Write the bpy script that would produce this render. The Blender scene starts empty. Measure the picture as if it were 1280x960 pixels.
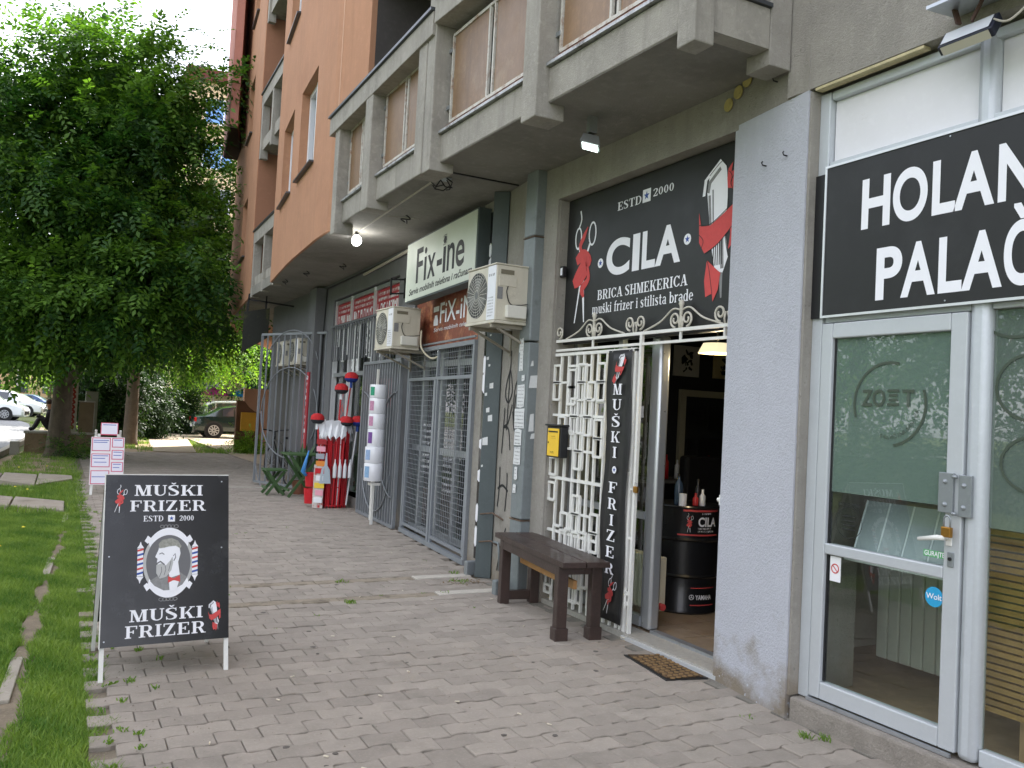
import bpy, bmesh, math, random
import numpy as np
from mathutils import Matrix, Vector
SC = bpy.context.scene
COL = SC.collection
random.seed(7)
RNG = np.random.default_rng(11)
PI = math.pi

# ------------------------------------------------------------ camera
RM = ((0.88290667,-0.46671516,0.05150513),(0.06176636,0.00670281,-0.99806813),(0.46546829,0.88438229,0.03474525))
cam_d = bpy.data.cameras.new('camera'); cam = bpy.data.objects.new('camera', cam_d); COL.objects.link(cam)
cam_d.sensor_width = 36.0; cam_d.lens = 36.0 * 1070.0 / 1280.0; cam_d.clip_start = 0.05; cam_d.clip_end = 2000.0
_r, _d, _f = RM
cam.matrix_world = Matrix(((_r[0], -_d[0], -_f[0], 0.0), (_r[1], -_d[1], -_f[1], 0.0), (_r[2], -_d[2], -_f[2], 1.5), (0, 0, 0, 1)))
SC.camera = cam
# ------------------------------------------------------------ world, sun, exposure
SUN_EL, SUN_AZ = 52.0, 40.0          # azimuth measured from +Y (along the street) towards +X
w = bpy.data.worlds.new('World'); SC.world = w; w.use_nodes = True
nt = w.node_tree; nt.nodes.clear()
out = nt.nodes.new('ShaderNodeOutputWorld'); bg = nt.nodes.new('ShaderNodeBackground')
sky = nt.nodes.new('ShaderNodeTexSky'); sky.sky_type = 'NISHITA'; sky.sun_disc = False
sky.sun_elevation = math.radians(SUN_EL); sky.sun_rotation = math.radians(SUN_AZ)
sky.air_density = 1.0; sky.dust_density = 2.5; sky.ozone_density = 1.0
tc = nt.nodes.new('ShaderNodeTexCoord'); nz = nt.nodes.new('ShaderNodeTexNoise')
nz.inputs['Scale'].default_value = 2.2; nz.inputs['Detail'].default_value = 7.0; nz.inputs['Roughness'].default_value = 0.55
mp = nt.nodes.new('ShaderNodeMapping'); mp.inputs['Scale'].default_value = (1, 1, 2.6)
rp = nt.nodes.new('ShaderNodeValToRGB'); rp.color_ramp.elements[0].position = 0.34; rp.color_ramp.elements[1].position = 0.62
mx = nt.nodes.new('ShaderNodeMixRGB'); mx.inputs[2].default_value = (8.3, 8.3, 8.9, 1)
mlt = nt.nodes.new('ShaderNodeMath'); mlt.operation = 'MULTIPLY_ADD'; mlt.inputs[1].default_value = 0.84; mlt.inputs[2].default_value = 0.10
L = nt.links
L.new(tc.outputs['Generated'], mp.inputs[0]); L.new(mp.outputs[0], nz.inputs['Vector']); L.new(nz.outputs['Fac'], rp.inputs[0])
L.new(rp.outputs[0], mlt.inputs[0]); L.new(mlt.outputs[0], mx.inputs[0]); L.new(sky.outputs[0], mx.inputs[1]); L.new(mx.outputs[0], bg.inputs[0]); L.new(bg.outputs[0], out.inputs[0])
bg.inputs[1].default_value = 0.11
sd = bpy.data.lights.new('sun', 'SUN'); sd.energy = 4.2; sd.angle = math.radians(0.6); sd.color = (1.0, 0.95, 0.86)
so = bpy.data.objects.new('sun', sd); COL.objects.link(so)
_se, _sa = math.radians(SUN_EL), math.radians(SUN_AZ)
_sv = Vector((math.sin(_sa) * math.cos(_se), math.cos(_sa) * math.cos(_se), math.sin(_se)))
so.rotation_euler = _sv.to_track_quat('Z', 'Y').to_euler()
SC.view_settings.view_transform = 'Standard'; SC.view_settings.look = 'None'
SC.view_settings.exposure = 1.75; SC.view_settings.gamma = 1.0
SC.cycles.max_bounces = 8; SC.cycles.transparent_max_bounces = 16

# ------------------------------------------------------------ helpers
GY, GZ = [-50, 12, 40, 150, 1000], [0, 0, -.22, -.6, -1.0]
def gz(y):
    return float(np.interp(y, GY, GZ))
def wx(y):   # front of the ground floor wall, which curves back with the building
    return float(np.interp(y, [7.02, 7.6, 10.0, 14.2, 20], [3.56, 3.6, 3.80, 3.97, 4.0]))  # positions along this stretch and beyond were scaled by hand about the camera

def s2l(c):
    return tuple((v / 12.92 if v <= .04045 else ((v + .055) / 1.055) ** 2.4) for v in c)
def hexc(h):
    return s2l(tuple(int(h[i:i + 2], 16) / 255 for i in (0, 2, 4)))

MATS = {}
def mat(name, col, rough=.6, metal=0.0, var=.0, scale=6.0, bump=0.0, bscale=60.0, col2=None, spec=.5, stain=None, streak=0.0, rnd=0.0, emit=None, detail=6.0, coat=0.0, tint=False, splash=0.0, pos=False, speck=.72):
    """procedural principled: base colour broken up by noise, optional blotches, vertical streaks and bump"""
    if name in MATS: return MATS[name]
    m = bpy.data.materials.new(name); m.use_nodes = True; n = m.node_tree.nodes; l = m.node_tree.links
    b = n['Principled BSDF']
    b.inputs['Roughness'].default_value = rough; b.inputs['Metallic'].default_value = metal
    b.inputs['Specular IOR Level'].default_value = spec; b.inputs['Coat Weight'].default_value = coat
    t = n.new('ShaderNodeTexCoord'); src = t.outputs['Object']
    if pos: src = n.new('ShaderNodeNewGeometry').outputs['Position']
    c = n.new('ShaderNodeRGB'); c.outputs[0].default_value = (*col, 1); cur = c.outputs[0]
    def mixn(fac, a, bb, mode='MIX'):
        x = n.new('ShaderNodeMixRGB'); x.blend_type = mode
        for i, v in ((0, fac), (1, a), (2, bb)):
            if hasattr(v, 'is_linked') or isinstance(v, bpy.types.NodeSocket): l.new(v, x.inputs[i])
            elif i == 0: x.inputs[0].default_value = v
            else: x.inputs[i].default_value = (*v, 1)
        return x.outputs[0]
    def noise(sc, det=detail, ro=.6, vec=None, mapscale=None):
        q = n.new('ShaderNodeTexNoise'); q.inputs['Scale'].default_value = sc; q.inputs['Detail'].default_value = det; q.inputs['Roughness'].default_value = ro
        if mapscale:
            mm = n.new('ShaderNodeMapping'); mm.inputs['Scale'].default_value = mapscale; l.new(src, mm.inputs[0]); l.new(mm.outputs[0], q.inputs['Vector'])
        else: l.new(src, q.inputs['Vector'])
        return q.outputs['Fac']
    def ramp(v, a, bb):
        r = n.new('ShaderNodeMapRange'); r.inputs[1].default_value = a; r.inputs[2].default_value = bb; l.new(v, r.inputs[0]); return r.outputs[0]
    if var:
        c2 = col2 or tuple(max(0, x * (1 - var)) for x in col)
        cur = mixn(ramp(noise(scale), .32, .68), cur, c2)
        c3 = tuple(min(1, x * (1 + .5 * var)) for x in col)
        cur = mixn(ramp(noise(scale * 9, 3), .52, .8), cur, c3)
    if stain:
        scol, ssc, lo, hi = stain
        cur = mixn(ramp(noise(ssc, 8, .7), lo, hi), cur, scol)
    if streak:
        cur = mixn(ramp(noise(1.0, 5, .65, mapscale=(9, 9, .8)), .5, .78), cur, tuple(x * (1 - streak) for x in col))
    if splash:
        ge = n.new('ShaderNodeNewGeometry'); sx_ = n.new('ShaderNodeSeparateXYZ'); l.new(ge.outputs['Position'], sx_.inputs[0])
        hgt = n.new('ShaderNodeMath'); hgt.operation = 'MULTIPLY_ADD'; hgt.inputs[1].default_value = 1.1; hgt.inputs[2].default_value = -.30; l.new(noise(5, 5), hgt.inputs[0])
        df_ = n.new('ShaderNodeMath'); df_.operation = 'SUBTRACT'; l.new(hgt.outputs[0], df_.inputs[0]); l.new(sx_.outputs[2], df_.inputs[1])
        cur = mixn(ramp(df_.outputs[0], -.06, .30), cur, tuple(a * splash for a in s2l((.62, .57, .5))))
        sp = ramp(noise(38, 2, .5), .66, .72); cur = mixn(sp, cur, tuple(x * speck for x in col))
    if rnd:
        oi = n.new('ShaderNodeObjectInfo'); hs = n.new('ShaderNodeHueSaturation'); l.new(cur, hs.inputs['Color'])
        v = oi.outputs['Random']
        if tint:
            at = n.new('ShaderNodeAttribute'); at.attribute_name = 'tint'; ad = n.new('ShaderNodeMath'); ad.operation = 'ADD'; l.new(at.outputs['Fac'], ad.inputs[0]); l.new(v, ad.inputs[1])
            fr = n.new('ShaderNodeMath'); fr.operation = 'FRACT'; l.new(ad.outputs[0], fr.inputs[0]); v = fr.outputs[0]
        mr = n.new('ShaderNodeMapRange'); mr.inputs[3].default_value = 1 - rnd; mr.inputs[4].default_value = 1 + rnd; l.new(v, mr.inputs[0]); l.new(mr.outputs[0], hs.inputs['Value']); cur = hs.outputs[0]
    l.new(cur, b.inputs['Base Color'])
    rr = n.new('ShaderNodeMapRange'); rr.inputs[3].default_value = max(0, rough - .08); rr.inputs[4].default_value = min(1, rough + .1); l.new(noise(scale * 2.3 + 1, 3), rr.inputs[0]); l.new(rr.outputs[0], b.inputs['Roughness'])
    if bump:
        bp = n.new('ShaderNodeBump'); bp.inputs['Strength'].default_value = min(1, bump); bp.inputs['Distance'].default_value = .004 * max(1, bump)
        l.new(noise(bscale, 6, .7), bp.inputs['Height']); l.new(bp.outputs[0], b.inputs['Normal'])
    if emit:
        b.inputs['Emission Color'].default_value = (*emit[0], 1); b.inputs['Emission Strength'].default_value = emit[1]
    MATS[name] = m
    return m

def glass_mat(name, tintc=(.9, .95, .93), frost=0.0, frostcol=(.6, .7, .65)):
    if name in MATS: return MATS[name]
    m = bpy.data.materials.new(name); m.use_nodes = True; n = m.node_tree.nodes; l = m.node_tree.links; n.clear()
    o = n.new('ShaderNodeOutputMaterial'); fr = n.new('ShaderNodeFresnel'); fr.inputs[0].default_value = 1.75
    tr = n.new('ShaderNodeBsdfTransparent'); tr.inputs[0].default_value = (*tintc, 1)
    gl = n.new('ShaderNodeBsdfGlossy'); gl.inputs['Roughness'].default_value = .01; gl.inputs['Color'].default_value = (1, 1, 1, 1)
    base = tr.outputs[0]
    if frost:
        df = n.new('ShaderNodeBsdfDiffuse'); df.inputs[0].default_value = (*frostcol, 1)
        mm = n.new('ShaderNodeMixShader'); mm.inputs[0].default_value = frost; l.new(tr.outputs[0], mm.inputs[1]); l.new(df.outputs[0], mm.inputs[2]); base = mm.outputs[0]
    mxx = n.new('ShaderNodeMixShader'); ge = n.new('ShaderNodeNewGeometry'); ib = n.new('ShaderNodeMath'); ib.operation = 'SUBTRACT'; ib.inputs[0].default_value = 1.0; l.new(ge.outputs['Backfacing'], ib.inputs[1]); mu_ = n.new('ShaderNodeMath'); mu_.operation = 'MULTIPLY'; l.new(fr.outputs[0], mu_.inputs[0]); l.new(ib.outputs[0], mu_.inputs[1]); l.new(mu_.outputs[0], mxx.inputs[0]); l.new(base, mxx.inputs[1]); l.new(gl.outputs[0], mxx.inputs[2]); l.new(mxx.outputs[0], o.inputs[0])
    MATS[name] = m
    return m

def leaf_mat(name, c1, c2, trans=.45):
    m = bpy.data.materials.new(name); m.use_nodes = True; n = m.node_tree.nodes; l = m.node_tree.links; n.clear()
    o = n.new('ShaderNodeOutputMaterial'); at = n.new('ShaderNodeAttribute'); at.attribute_name = 'tint'
    mxr = n.new('ShaderNodeMixRGB'); mxr.inputs[1].default_value = (*c1, 1); mxr.inputs[2].default_value = (*c2, 1); l.new(at.outputs['Fac'], mxr.inputs[0])
    d = n.new('ShaderNodeBsdfPrincipled'); d.inputs['Roughness'].default_value = .55; d.inputs['Specular IOR Level'].default_value = .3
    t = n.new('ShaderNodeBsdfTranslucent'); l.new(mxr.outputs[0], d.inputs['Base Color'])
    br = n.new('ShaderNodeMixRGB'); br.blend_type = 'MULTIPLY'; br.inputs[0].default_value = 1; br.inputs[2].default_value = (1.5, 1.6, .7, 1); l.new(mxr.outputs[0], br.inputs[1]); l.new(br.outputs[0], t.inputs[0])
    ms = n.new('ShaderNodeMixShader'); ms.inputs[0].default_value = trans; l.new(d.outputs[0], ms.inputs[1]); l.new(t.outputs[0], ms.inputs[2]); l.new(ms.outputs[0], o.inputs[0])
    MATS[name] = m
    return m

WM = {}      # world matrix of every object we make
def thing(name, label, cat, loc=(0, 0, 0), rz=0.0, group=None, kind=None):
    o = bpy.data.objects.new(name, None); COL.objects.link(o); o.empty_display_size = .1
    o.location = loc; o.rotation_euler = (0, 0, rz)
    if label: o['label'] = label
    if cat: o['category'] = cat
    if group: o['group'] = group
    if kind: o['kind'] = kind
    WM[o.name] = Matrix.Translation(loc) @ Matrix.Rotation(rz, 4, 'Z')
    return o
def tag(o, label=None, cat=None, group=None, kind=None):
    for k, v in (('label', label), ('category', cat), ('group', group), ('kind', kind)):
        if v: o[k] = v
    return o

class MB:
    def __init__(s): s.v = []; s.f = []
    def add(s, vs, fs):
        k = len(s.v); s.v += [tuple(p) for p in vs]; s.f += [tuple(i + k for i in q) for q in fs]; return s
    def box(s, x0, x1, y0, y1, z0, z1):
        return s.add([(x0, y0, z0), (x1, y0, z0), (x1, y1, z0), (x0, y1, z0), (x0, y0, z1), (x1, y0, z1), (x1, y1, z1), (x0, y1, z1)],
                     [(3, 2, 1, 0), (4, 5, 6, 7), (0, 1, 5, 4), (1, 2, 6, 5), (2, 3, 7, 6), (3, 0, 4, 7)])
    def bar(s, p, q, w=.02, h=None, up=(0, 0, 1)):
        """box-section bar from p to q, w across, h along 'up'"""
        h = h or w; p = Vector(p); q = Vector(q); d = (q - p).normalized(); u = Vector(up)
        if abs(d.dot(u)) > .97: u = Vector((1, 0, 0)) if abs(d.x) < .9 else Vector((0, 1, 0))
        a = d.cross(u).normalized(); b = a.cross(d).normalized()
        vs = []
        for c in (p, q):
            for i, j in ((-1, -1), (1, -1), (1, 1), (-1, 1)): vs.append(c + a * (w / 2 * i) + b * (h / 2 * j))
        return s.add(vs, [(3, 2, 1, 0), (4, 5, 6, 7), (0, 1, 5, 4), (1, 2, 6, 5), (2, 3, 7, 6), (3, 0, 4, 7)])
    def tube(s, pts, r, n=8, cap=True):
        pts = [Vector(p) for p in pts]; rs = r if isinstance(r, (list, tuple)) else [r] * len(pts)
        vs = []; ref = None
        for i, p in enumerate(pts):
            d = (pts[min(i + 1, len(pts) - 1)] - pts[max(i - 1, 0)]).normalized()
            if ref is None: ref = Vector((0, 0, 1)) if abs(d.z) < .9 else Vector((1, 0, 0))
            a = d.cross(ref).normalized(); ref = a.cross(d).normalized()
            for k in range(n):
                t = 2 * PI * k / n; vs.append(p + (a * math.cos(t) + ref * math.sin(t)) * rs[i])
        fs = []
        for i in range(len(pts) - 1):
            for k in range(n): fs.append((i * n + k, i * n + (k + 1) % n, (i + 1) * n + (k + 1) % n, (i + 1) * n + k))
        if cap: fs += [tuple(range(n - 1, -1, -1)), tuple((len(pts) - 1) * n + k for k in range(n))]
        return s.add(vs, fs)
    def cyl(s, p, q, r, n=12): return s.tube([p, q], r, n)
    def lathe(s, prof, c=(0, 0, 0), n=24):
        vs = []; m = len(prof)
        for k in range(n):
            t = 2 * PI * k / n
            for r, z in prof: vs.append((c[0] + r * math.cos(t), c[1] + r * math.sin(t), c[2] + z))
        fs = [(k * m + i, ((k + 1) % n) * m + i, ((k + 1) % n) * m + i + 1, k * m + i + 1) for k in range(n) for i in range(m - 1)]
        return s.add(vs, fs)
    def prism(s, poly, fr, t0=0.0, t1=.01):
        """2D polygon in frame fr=(origin,u,v,n), between offsets t0 and t1 along n"""
        o, u, v, nn = fr; k = len(poly)
        a = sum(poly[i][0] * poly[(i + 1) % k][1] - poly[(i + 1) % k][0] * poly[i][1] for i in range(k))
        if a < 0: poly = poly[::-1]
        vs = [o + u * x + v * y + nn * t0 for x, y in poly] + [o + u * x + v * y + nn * t1 for x, y in poly]
        return s.add(vs, [tuple(range(k - 1, -1, -1)), tuple(range(k, 2 * k))] + [(i, (i + 1) % k, (i + 1) % k + k, i + k) for i in range(k)])
    def flat(s, poly, fr, t=0.0):
        o, u, v, nn = fr; k = len(poly)
        a = sum(poly[i][0] * poly[(i + 1) % k][1] - poly[(i + 1) % k][0] * poly[i][1] for i in range(k))
        if a < 0: poly = poly[::-1]
        return s.add([o + u * x + v * y + nn * t for x, y in poly], [tuple(range(k))])
    def build(s, name, m, parent=None, world=True, smooth=False, bevel=0.0, **tg):
        me = bpy.data.meshes.new(name); vs = s.v
        if parent is not None and world:
            inv = WM[parent.name].inverted(); vs = [tuple(inv @ Vector(p)) for p in vs]
        me.from_pydata([tuple(p) for p in vs], [], s.f); me.update()
        o = bpy.data.objects.new(name, me); COL.objects.link(o)
        if m: me.materials.append(m)
        if smooth:
            for p in me.polygons: p.use_smooth = True
            if smooth != 'all':
                me.set_sharp_from_angle(angle=math.radians(40))
        if bevel:
            bv = o.modifiers.new('bevel', 'BEVEL'); bv.width = bevel; bv.segments = 2; bv.limit_method = 'ANGLE'; bv.angle_limit = math.radians(40)
        if parent is not None: o.parent = parent; WM[o.name] = WM[parent.name].copy()
        else: WM[o.name] = Matrix.Identity(4)
        tag(o, tg.get('label'), tg.get('cat'), tg.get('group'), tg.get('kind'))
        return o

def B(x0, x1, y0, y1, z0, z1): return MB().box(x0, x1, y0, y1, z0, z1)
def frame(o, u, v):
    u = Vector(u).normalized(); v = Vector(v).normalized(); return (Vector(o), u, v, u.cross(v).normalized())
def wallframe(x, y, z):  # a print on a wall facing -X; u runs towards the camera (-Y), v up
    return frame((x, y, z), (0, -1, 0), (0, 0, 1))
def mesh_np(name, verts, faces, m, parent=None, tint=None, **tg):
    """verts (N,3), faces (M,k) arrays"""
    me = bpy.data.meshes.new(name); M_, k = faces.shape
    me.vertices.add(len(verts)); me.vertices.foreach_set('co', np.ascontiguousarray(verts, dtype=np.float32).ravel())
    me.loops.add(M_ * k); me.loops.foreach_set('vertex_index', np.ascontiguousarray(faces, dtype=np.int32).ravel())
    me.polygons.add(M_); me.polygons.foreach_set('loop_start', np.arange(0, M_ * k, k, dtype=np.int32)); me.polygons.foreach_set('loop_total', np.full(M_, k, dtype=np.int32))
    if tint is not None:
        at = me.attributes.new('tint', 'FLOAT', 'FACE'); at.data.foreach_set('value', np.ascontiguousarray(tint, dtype=np.float32))
    me.update(); me.validate()
    me.materials.append(m); o = bpy.data.objects.new(name, me); COL.objects.link(o)
    if parent is not None:
        o.parent = parent; inv = WM[parent.name].inverted(); me.transform(inv); WM[o.name] = WM[parent.name].copy()
    tag(o, tg.get('label'), tg.get('cat'), tg.get('group'), tg.get('kind'))
    return o

# ---- lettering -------------------------------------------------
def text(body, size, fr, x, y, m, parent, name='lettering', bold=0.0, sx=1.0, t=.0012, align='LEFT', rot=0.0, width=None, shear=0.0, **tg):
    """flat print from the built-in sans face; size = cap height. width fits the run to that length."""
    c = bpy.data.curves.new('txt', 'FONT'); c.body = body; c.size = 1.0; c.offset = bold; c.resolution_u = 10; c.shear = shear
    o = bpy.data.objects.new('txt', c); COL.objects.link(o); bpy.context.view_layer.update()
    me = bpy.data.meshes.new_from_object(o.evaluated_get(bpy.context.evaluated_depsgraph_get()))
    bpy.data.objects.remove(o); bpy.data.curves.remove(c)
    co = np.zeros(len(me.vertices) * 3, dtype=np.float32); me.vertices.foreach_get('co', co); co = co.reshape(-1, 3)
    sc = size / .729; lo, hi = co[:, 0].min(), co[:, 0].max()
    wx = sc * sx if width is None else width / max(1e-6, hi - lo)
    ox = {'LEFT': lo, 'CENTER': (lo + hi) / 2, 'RIGHT': hi}[align]
    X = (co[:, 0] - ox) * wx; Y = co[:, 1] * sc
    ca, sa = math.cos(rot), math.sin(rot); X, Y = X * ca - Y * sa + x, X * sa + Y * ca + y
    o_, u, v, n = fr
    P = np.array(o_)[None] + X[:, None] * np.array(u)[None] + Y[:, None] * np.array(v)[None] + t * np.array(n)[None]
    me.vertices.foreach_set('co', P.astype(np.float32).ravel()); me.update()
    me.materials.clear(); me.materials.append(m)
    me.name = name; ob = bpy.data.objects.new(name, me); COL.objects.link(ob)
    if parent is not None: me.transform(WM[parent.name].inverted()); ob.parent = parent; WM[ob.name] = WM[parent.name].copy()
    tag(ob, tg.get('label'))
    return ob

def arcpts(cx, cy, rx, ry, a0, a1, n=14):
    return [(cx + rx * math.cos(math.radians(a0 + (a1 - a0) * i / n)), cy + ry * math.sin(math.radians(a0 + (a1 - a0) * i / n))) for i in range(n + 1)]
def ribbon(pts, ws):
    """quads of a variable-width stroke; pts 2D, ws widths"""
    if not isinstance(ws, (list, tuple)): ws = [ws] * len(pts)
    Lp, Rp = [], []
    for i, p in enumerate(pts):
        a = pts[max(0, i - 1)]; b = pts[min(len(pts) - 1, i + 1)]; dx, dy = b[0] - a[0], b[1] - a[1]; d = math.hypot(dx, dy) or 1
        nx, ny = -dy / d, dx / d; Lp.append((p[0] + nx * ws[i] / 2, p[1] + ny * ws[i] / 2)); Rp.append((p[0] - nx * ws[i] / 2, p[1] - ny * ws[i] / 2))
    return [[Lp[i], Lp[i + 1], Rp[i + 1], Rp[i]] for i in range(len(pts) - 1)]
def cr(pts, n=6):
    """Catmull-Rom through 2D/3D points (last component may be a width)"""
    out = []; P = [pts[0]] + list(pts) + [pts[-1]]
    for i in range(1, len(P) - 2):
        for k in range(n):
            t = k / n; p0, p1, p2, p3 = P[i - 1], P[i], P[i + 1], P[i + 2]
            out.append(tuple(.5 * (2 * b + (c - a) * t + (2 * a - 5 * b + 4 * c - d) * t * t + (3 * b - a - 3 * c + d) * t ** 3) for a, b, c, d in zip(p0, p1, p2, p3)))
    out.append(tuple(pts[-1])); return out
def rib3(pts, n=6):
    q = cr(pts, n); return ribbon([(a, b) for a, b, w_ in q], [max(.004, w_) for a, b, w_ in q])

S_, T_, H_ = .2, .075, .075     # stem, hairline, serif thickness (cap height 1)
def R(x0, x1, y0, y1): return [(x0, y0), (x1, y0), (x1, y1), (x0, y1)]
def stem(x, y0=0., y1=1., w_=S_, sb=True, st=True, e=.09):
    g = [R(x, x + w_, y0, y1)]
    if sb: g.append(R(x - e, x + w_ + e, y0, y0 + H_))
    if st: g.append(R(x - e, x + w_ + e, y1 - H_, y1))
    return g
def diag(xa, ya, xb, yb, w_): return [[(xa, ya), (xa + w_, ya), (xb + w_, yb), (xb, yb)]]
def bowl(x, y0, y1, wd, thick=.2, thin=.07, a0=-90, a1=90):
    cy = (y0 + y1) / 2; ry = (y1 - y0) / 2; o = arcpts(x, cy, wd, ry, a0, a1, 10); i = arcpts(x, cy, wd - thick, ry - thin, a0, a1, 10)
    return [[o[k], o[k + 1], i[k + 1], i[k]] for k in range(10)]
def ring(cx, cy, rx, ry, wx, wy, a0=0, a1=360, n=20):
    o = arcpts(cx, cy, rx, ry, a0, a1, n); i = arcpts(cx, cy, rx - wx, ry - wy, a0, a1, n)
    return [[o[k], o[k + 1], i[k + 1], i[k]] for k in range(n)]
def caron(x, y): return [[(x - .17, y + .16), (x - .06, y + .16), (x, y + .09), (x + .06, y + .16), (x + .17, y + .16), (x + .04, y), (x - .04, y)]]
def S_shape(w_, h): return rib3([(w_ * .92, h * .80, .06), (w_ * .78, h * .93, .07), (w_ * .5, h * .965, .075), (w_ * .2, h * .87, .15), (w_ * .17, h * .70, .19), (w_ * .5, h * .53, .2), (w_ * .83, h * .34, .2), (w_ * .8, h * .13, .15), (w_ * .5, h * .035, .075), (w_ * .2, h * .07, .07), (w_ * .07, h * .22, .06)]) + [R(w_ * .86, w_ * .93, h * .72, h), R(w_ * .06, w_ * .13, 0, h * .3)]
def glyph(ch):
    g = []; x = .09
    if ch == 'I': return stem(x), .42
    if ch == 'M': return stem(x, w_=.09) + diag(x + .02, 1, .42, 0, .2) + diag(.72, 1, .46, 0, .07) + stem(.74, w_=S_, st=True), 1.06
    if ch == 'U': return stem(x, .3, 1, sb=False) + stem(.66, .3, 1, w_=.08, sb=False) + ring(.415, .33, .325, .34, .2, .08, 180, 270, 10) + ring(.415, .33, .325, .34, .08, .08, 270, 360, 10), .86
    if ch == 'K': return stem(x) + diag(.3, .38, .72, 1, .09) + diag(.62, 0, .36, .56, .2) + [R(.56, .92, 0, H_), R(.6, .9, 1 - H_, 1)], .94
    if ch in 'EF':
        g = stem(x, st=False, sb=(ch == 'F')) + [R(0, .72, 1 - H_, 1), R(.28, .52, .47, .54), R(.46, .53, .36, .65), R(.65, .72, .74, 1)]
        if ch == 'E': g += [R(0, .76, 0, H_), R(.69, .76, 0, .28)]; return g, .84
        return g, .78
    if ch == 'R': return stem(x) + [R(.28, .46, 1 - T_, 1), R(.28, .46, .44, .44 + T_)] + bowl(.46, .44, 1, .32) + diag(.62, 0, .4, .48, .2) + [R(.6, .9, 0, H_)], .92
    if ch == 'P': return stem(x) + [R(.28, .46, 1 - T_, 1), R(.28, .46, .42, .42 + T_)] + bowl(.46, .42, 1, .32), .84
    if ch == 'B': return stem(x) + [R(.28, .48, 1 - T_, 1), R(.28, .48, .48, .48 + T_), R(.28, .48, 0, T_)] + bowl(.46, .5, 1, .28) + bowl(.48, 0, .53, .32), .88
    if ch == 'D': return stem(x) + [R(.28, .42, 1 - T_, 1), R(.28, .42, 0, T_)] + bowl(.42, 0, 1, .44), .94
    if ch == 'Z': return [R(.04, .74, 1 - H_, 1), R(.02, .76, 0, H_), R(.04, .11, .74, 1), R(.69, .76, 0, .28)] + diag(.03, .03, .5, .97, .23), .84
    if ch == 'T': return stem(.31, st=False) + [R(.02, .8, 1 - H_, 1), R(.02, .09, .72, 1), R(.73, .8, .72, 1)], .86
    if ch in 'SŠ': return [p for p in S_shape(.66, 1)] + (caron(.34, 1.06) if ch == 'Š' else []), .74
    if ch == 'C': return ring(.46, .5, .43, .5, .2, .07, 35, 325, 20) + [R(.74, .81, .68, .98), R(.76, .82, .1, .3)], .88
    if ch == 'A': return diag(.1, 0, .4, 1, .08) + diag(.66, 0, .36, 1, .22) + [R(.24, .66, .28, .35), R(0, .3, 0, H_), R(.56, .98, 0, H_)], .98
    if ch == 'H': return stem(x) + stem(.66) + [R(.28, .67, .47, .54)], .98
    if ch == 'L': return stem(x, sb=False) + [R(0, .74, 0, H_), R(.67, .74, 0, .3)], .8
    if ch == '2': return rib3([(.1, .72, .1), (.12, .86, .12), (.34, .95, .1), (.56, .82, .18), (.5, .58, .16), (.28, .3, .1), (.08, .08, .09)]) + [R(.05, .62, 0, .14), R(.58, .64, .02, .28)], .72
    if ch == '0': return ring(.33, .5, .3, .5, .17, .06), .7
    # lower case, x-height .68
    xh = .68
    if ch in 'mn':
        g = stem(.06, 0, xh, .15, st=False, e=.06) + [R(0, .1, xh - .07, xh)]; k = 2 if ch == 'm' else 1; xx = .06
        for i in range(k): g += ring(xx + .26, xh - .2, .26, .2, .15, .07, 0, 125, 8) + stem(xx + .37, 0, xh - .2, .15, st=False, e=.06); xx += .37
        return g, xx + .28
    if ch == 'u': return stem(.06, .2, xh, .15, sb=False, e=.0) + [R(0, .1, xh - .07, xh), R(.34, .44, xh - .07, xh)] + ring(.3, .22, .24, .22, .15, .07, 180, 320, 10) + stem(.4, 0, xh, .15, sb=False, st=False) + [R(.5, .62, 0, .07)], .66
    if ch in 'sš': return [[(a * .72, b) for a, b in p] for p in S_shape(.6, xh)] + (caron(.22, .74) if ch == 'š' else []), .5
    if ch == 'k': return stem(.06, 0, 1, .15, st=False, e=.06) + [R(0, .1, .93, 1)] + diag(.2, .26, .44, xh, .08) + diag(.42, 0, .26, .4, .15) + [R(.38, .64, 0, .07), R(.38, .6, xh - .07, xh)], .66
    if ch == 'i': return stem(.06, 0, xh, .15, st=False, e=.06) + [R(0, .1, xh - .07, xh), arcpts(.135, .86, .09, .09, 0, 330, 8)], .33
    if ch == 'f': return stem(.1, 0, .8, .15, st=False, e=.06) + [R(0, .4, xh - .07, xh)] + ring(.32, .78, .22, .22, .15, .08, 60, 180, 8), .42
    if ch == 'r': return stem(.06, 0, xh, .15, st=False, e=.06) + [R(0, .1, xh - .07, xh)] + ring(.38, xh - .26, .22, .26, .1, .1, 50, 150, 6), .5
    if ch == 'z': return [R(.03, .46, xh - .07, xh), R(.02, .48, 0, .07), R(.41, .48, 0, .2), R(.03, .09, .5, xh)] + diag(.03, .02, .28, xh - .02, .18), .54
    if ch == 'e': return ring(.28, xh / 2, .27, xh / 2, .15, .06, 5, 318, 16) + [R(.12, .54, .33, .39)], .6
    if ch == 't': return stem(.1, .12, .9, .15, sb=False, st=False) + [R(0, .36, xh - .07, xh)] + ring(.28, .16, .18, .16, .14, .07, 180, 320, 8), .42
    if ch == 'l': return stem(.06, 0, 1, .15, st=False, e=.06) + [R(0, .1, .93, 1)], .33
    if ch == 'a': return ring(.26, .2, .24, .2, .14, .06, 0, 360, 14) + stem(.38, 0, .5, .14, sb=False, st=False) + ring(.28, .46, .24, .22, .12, .08, 0, 160, 8) + [R(.46, .58, 0, .07)], .6
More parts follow.
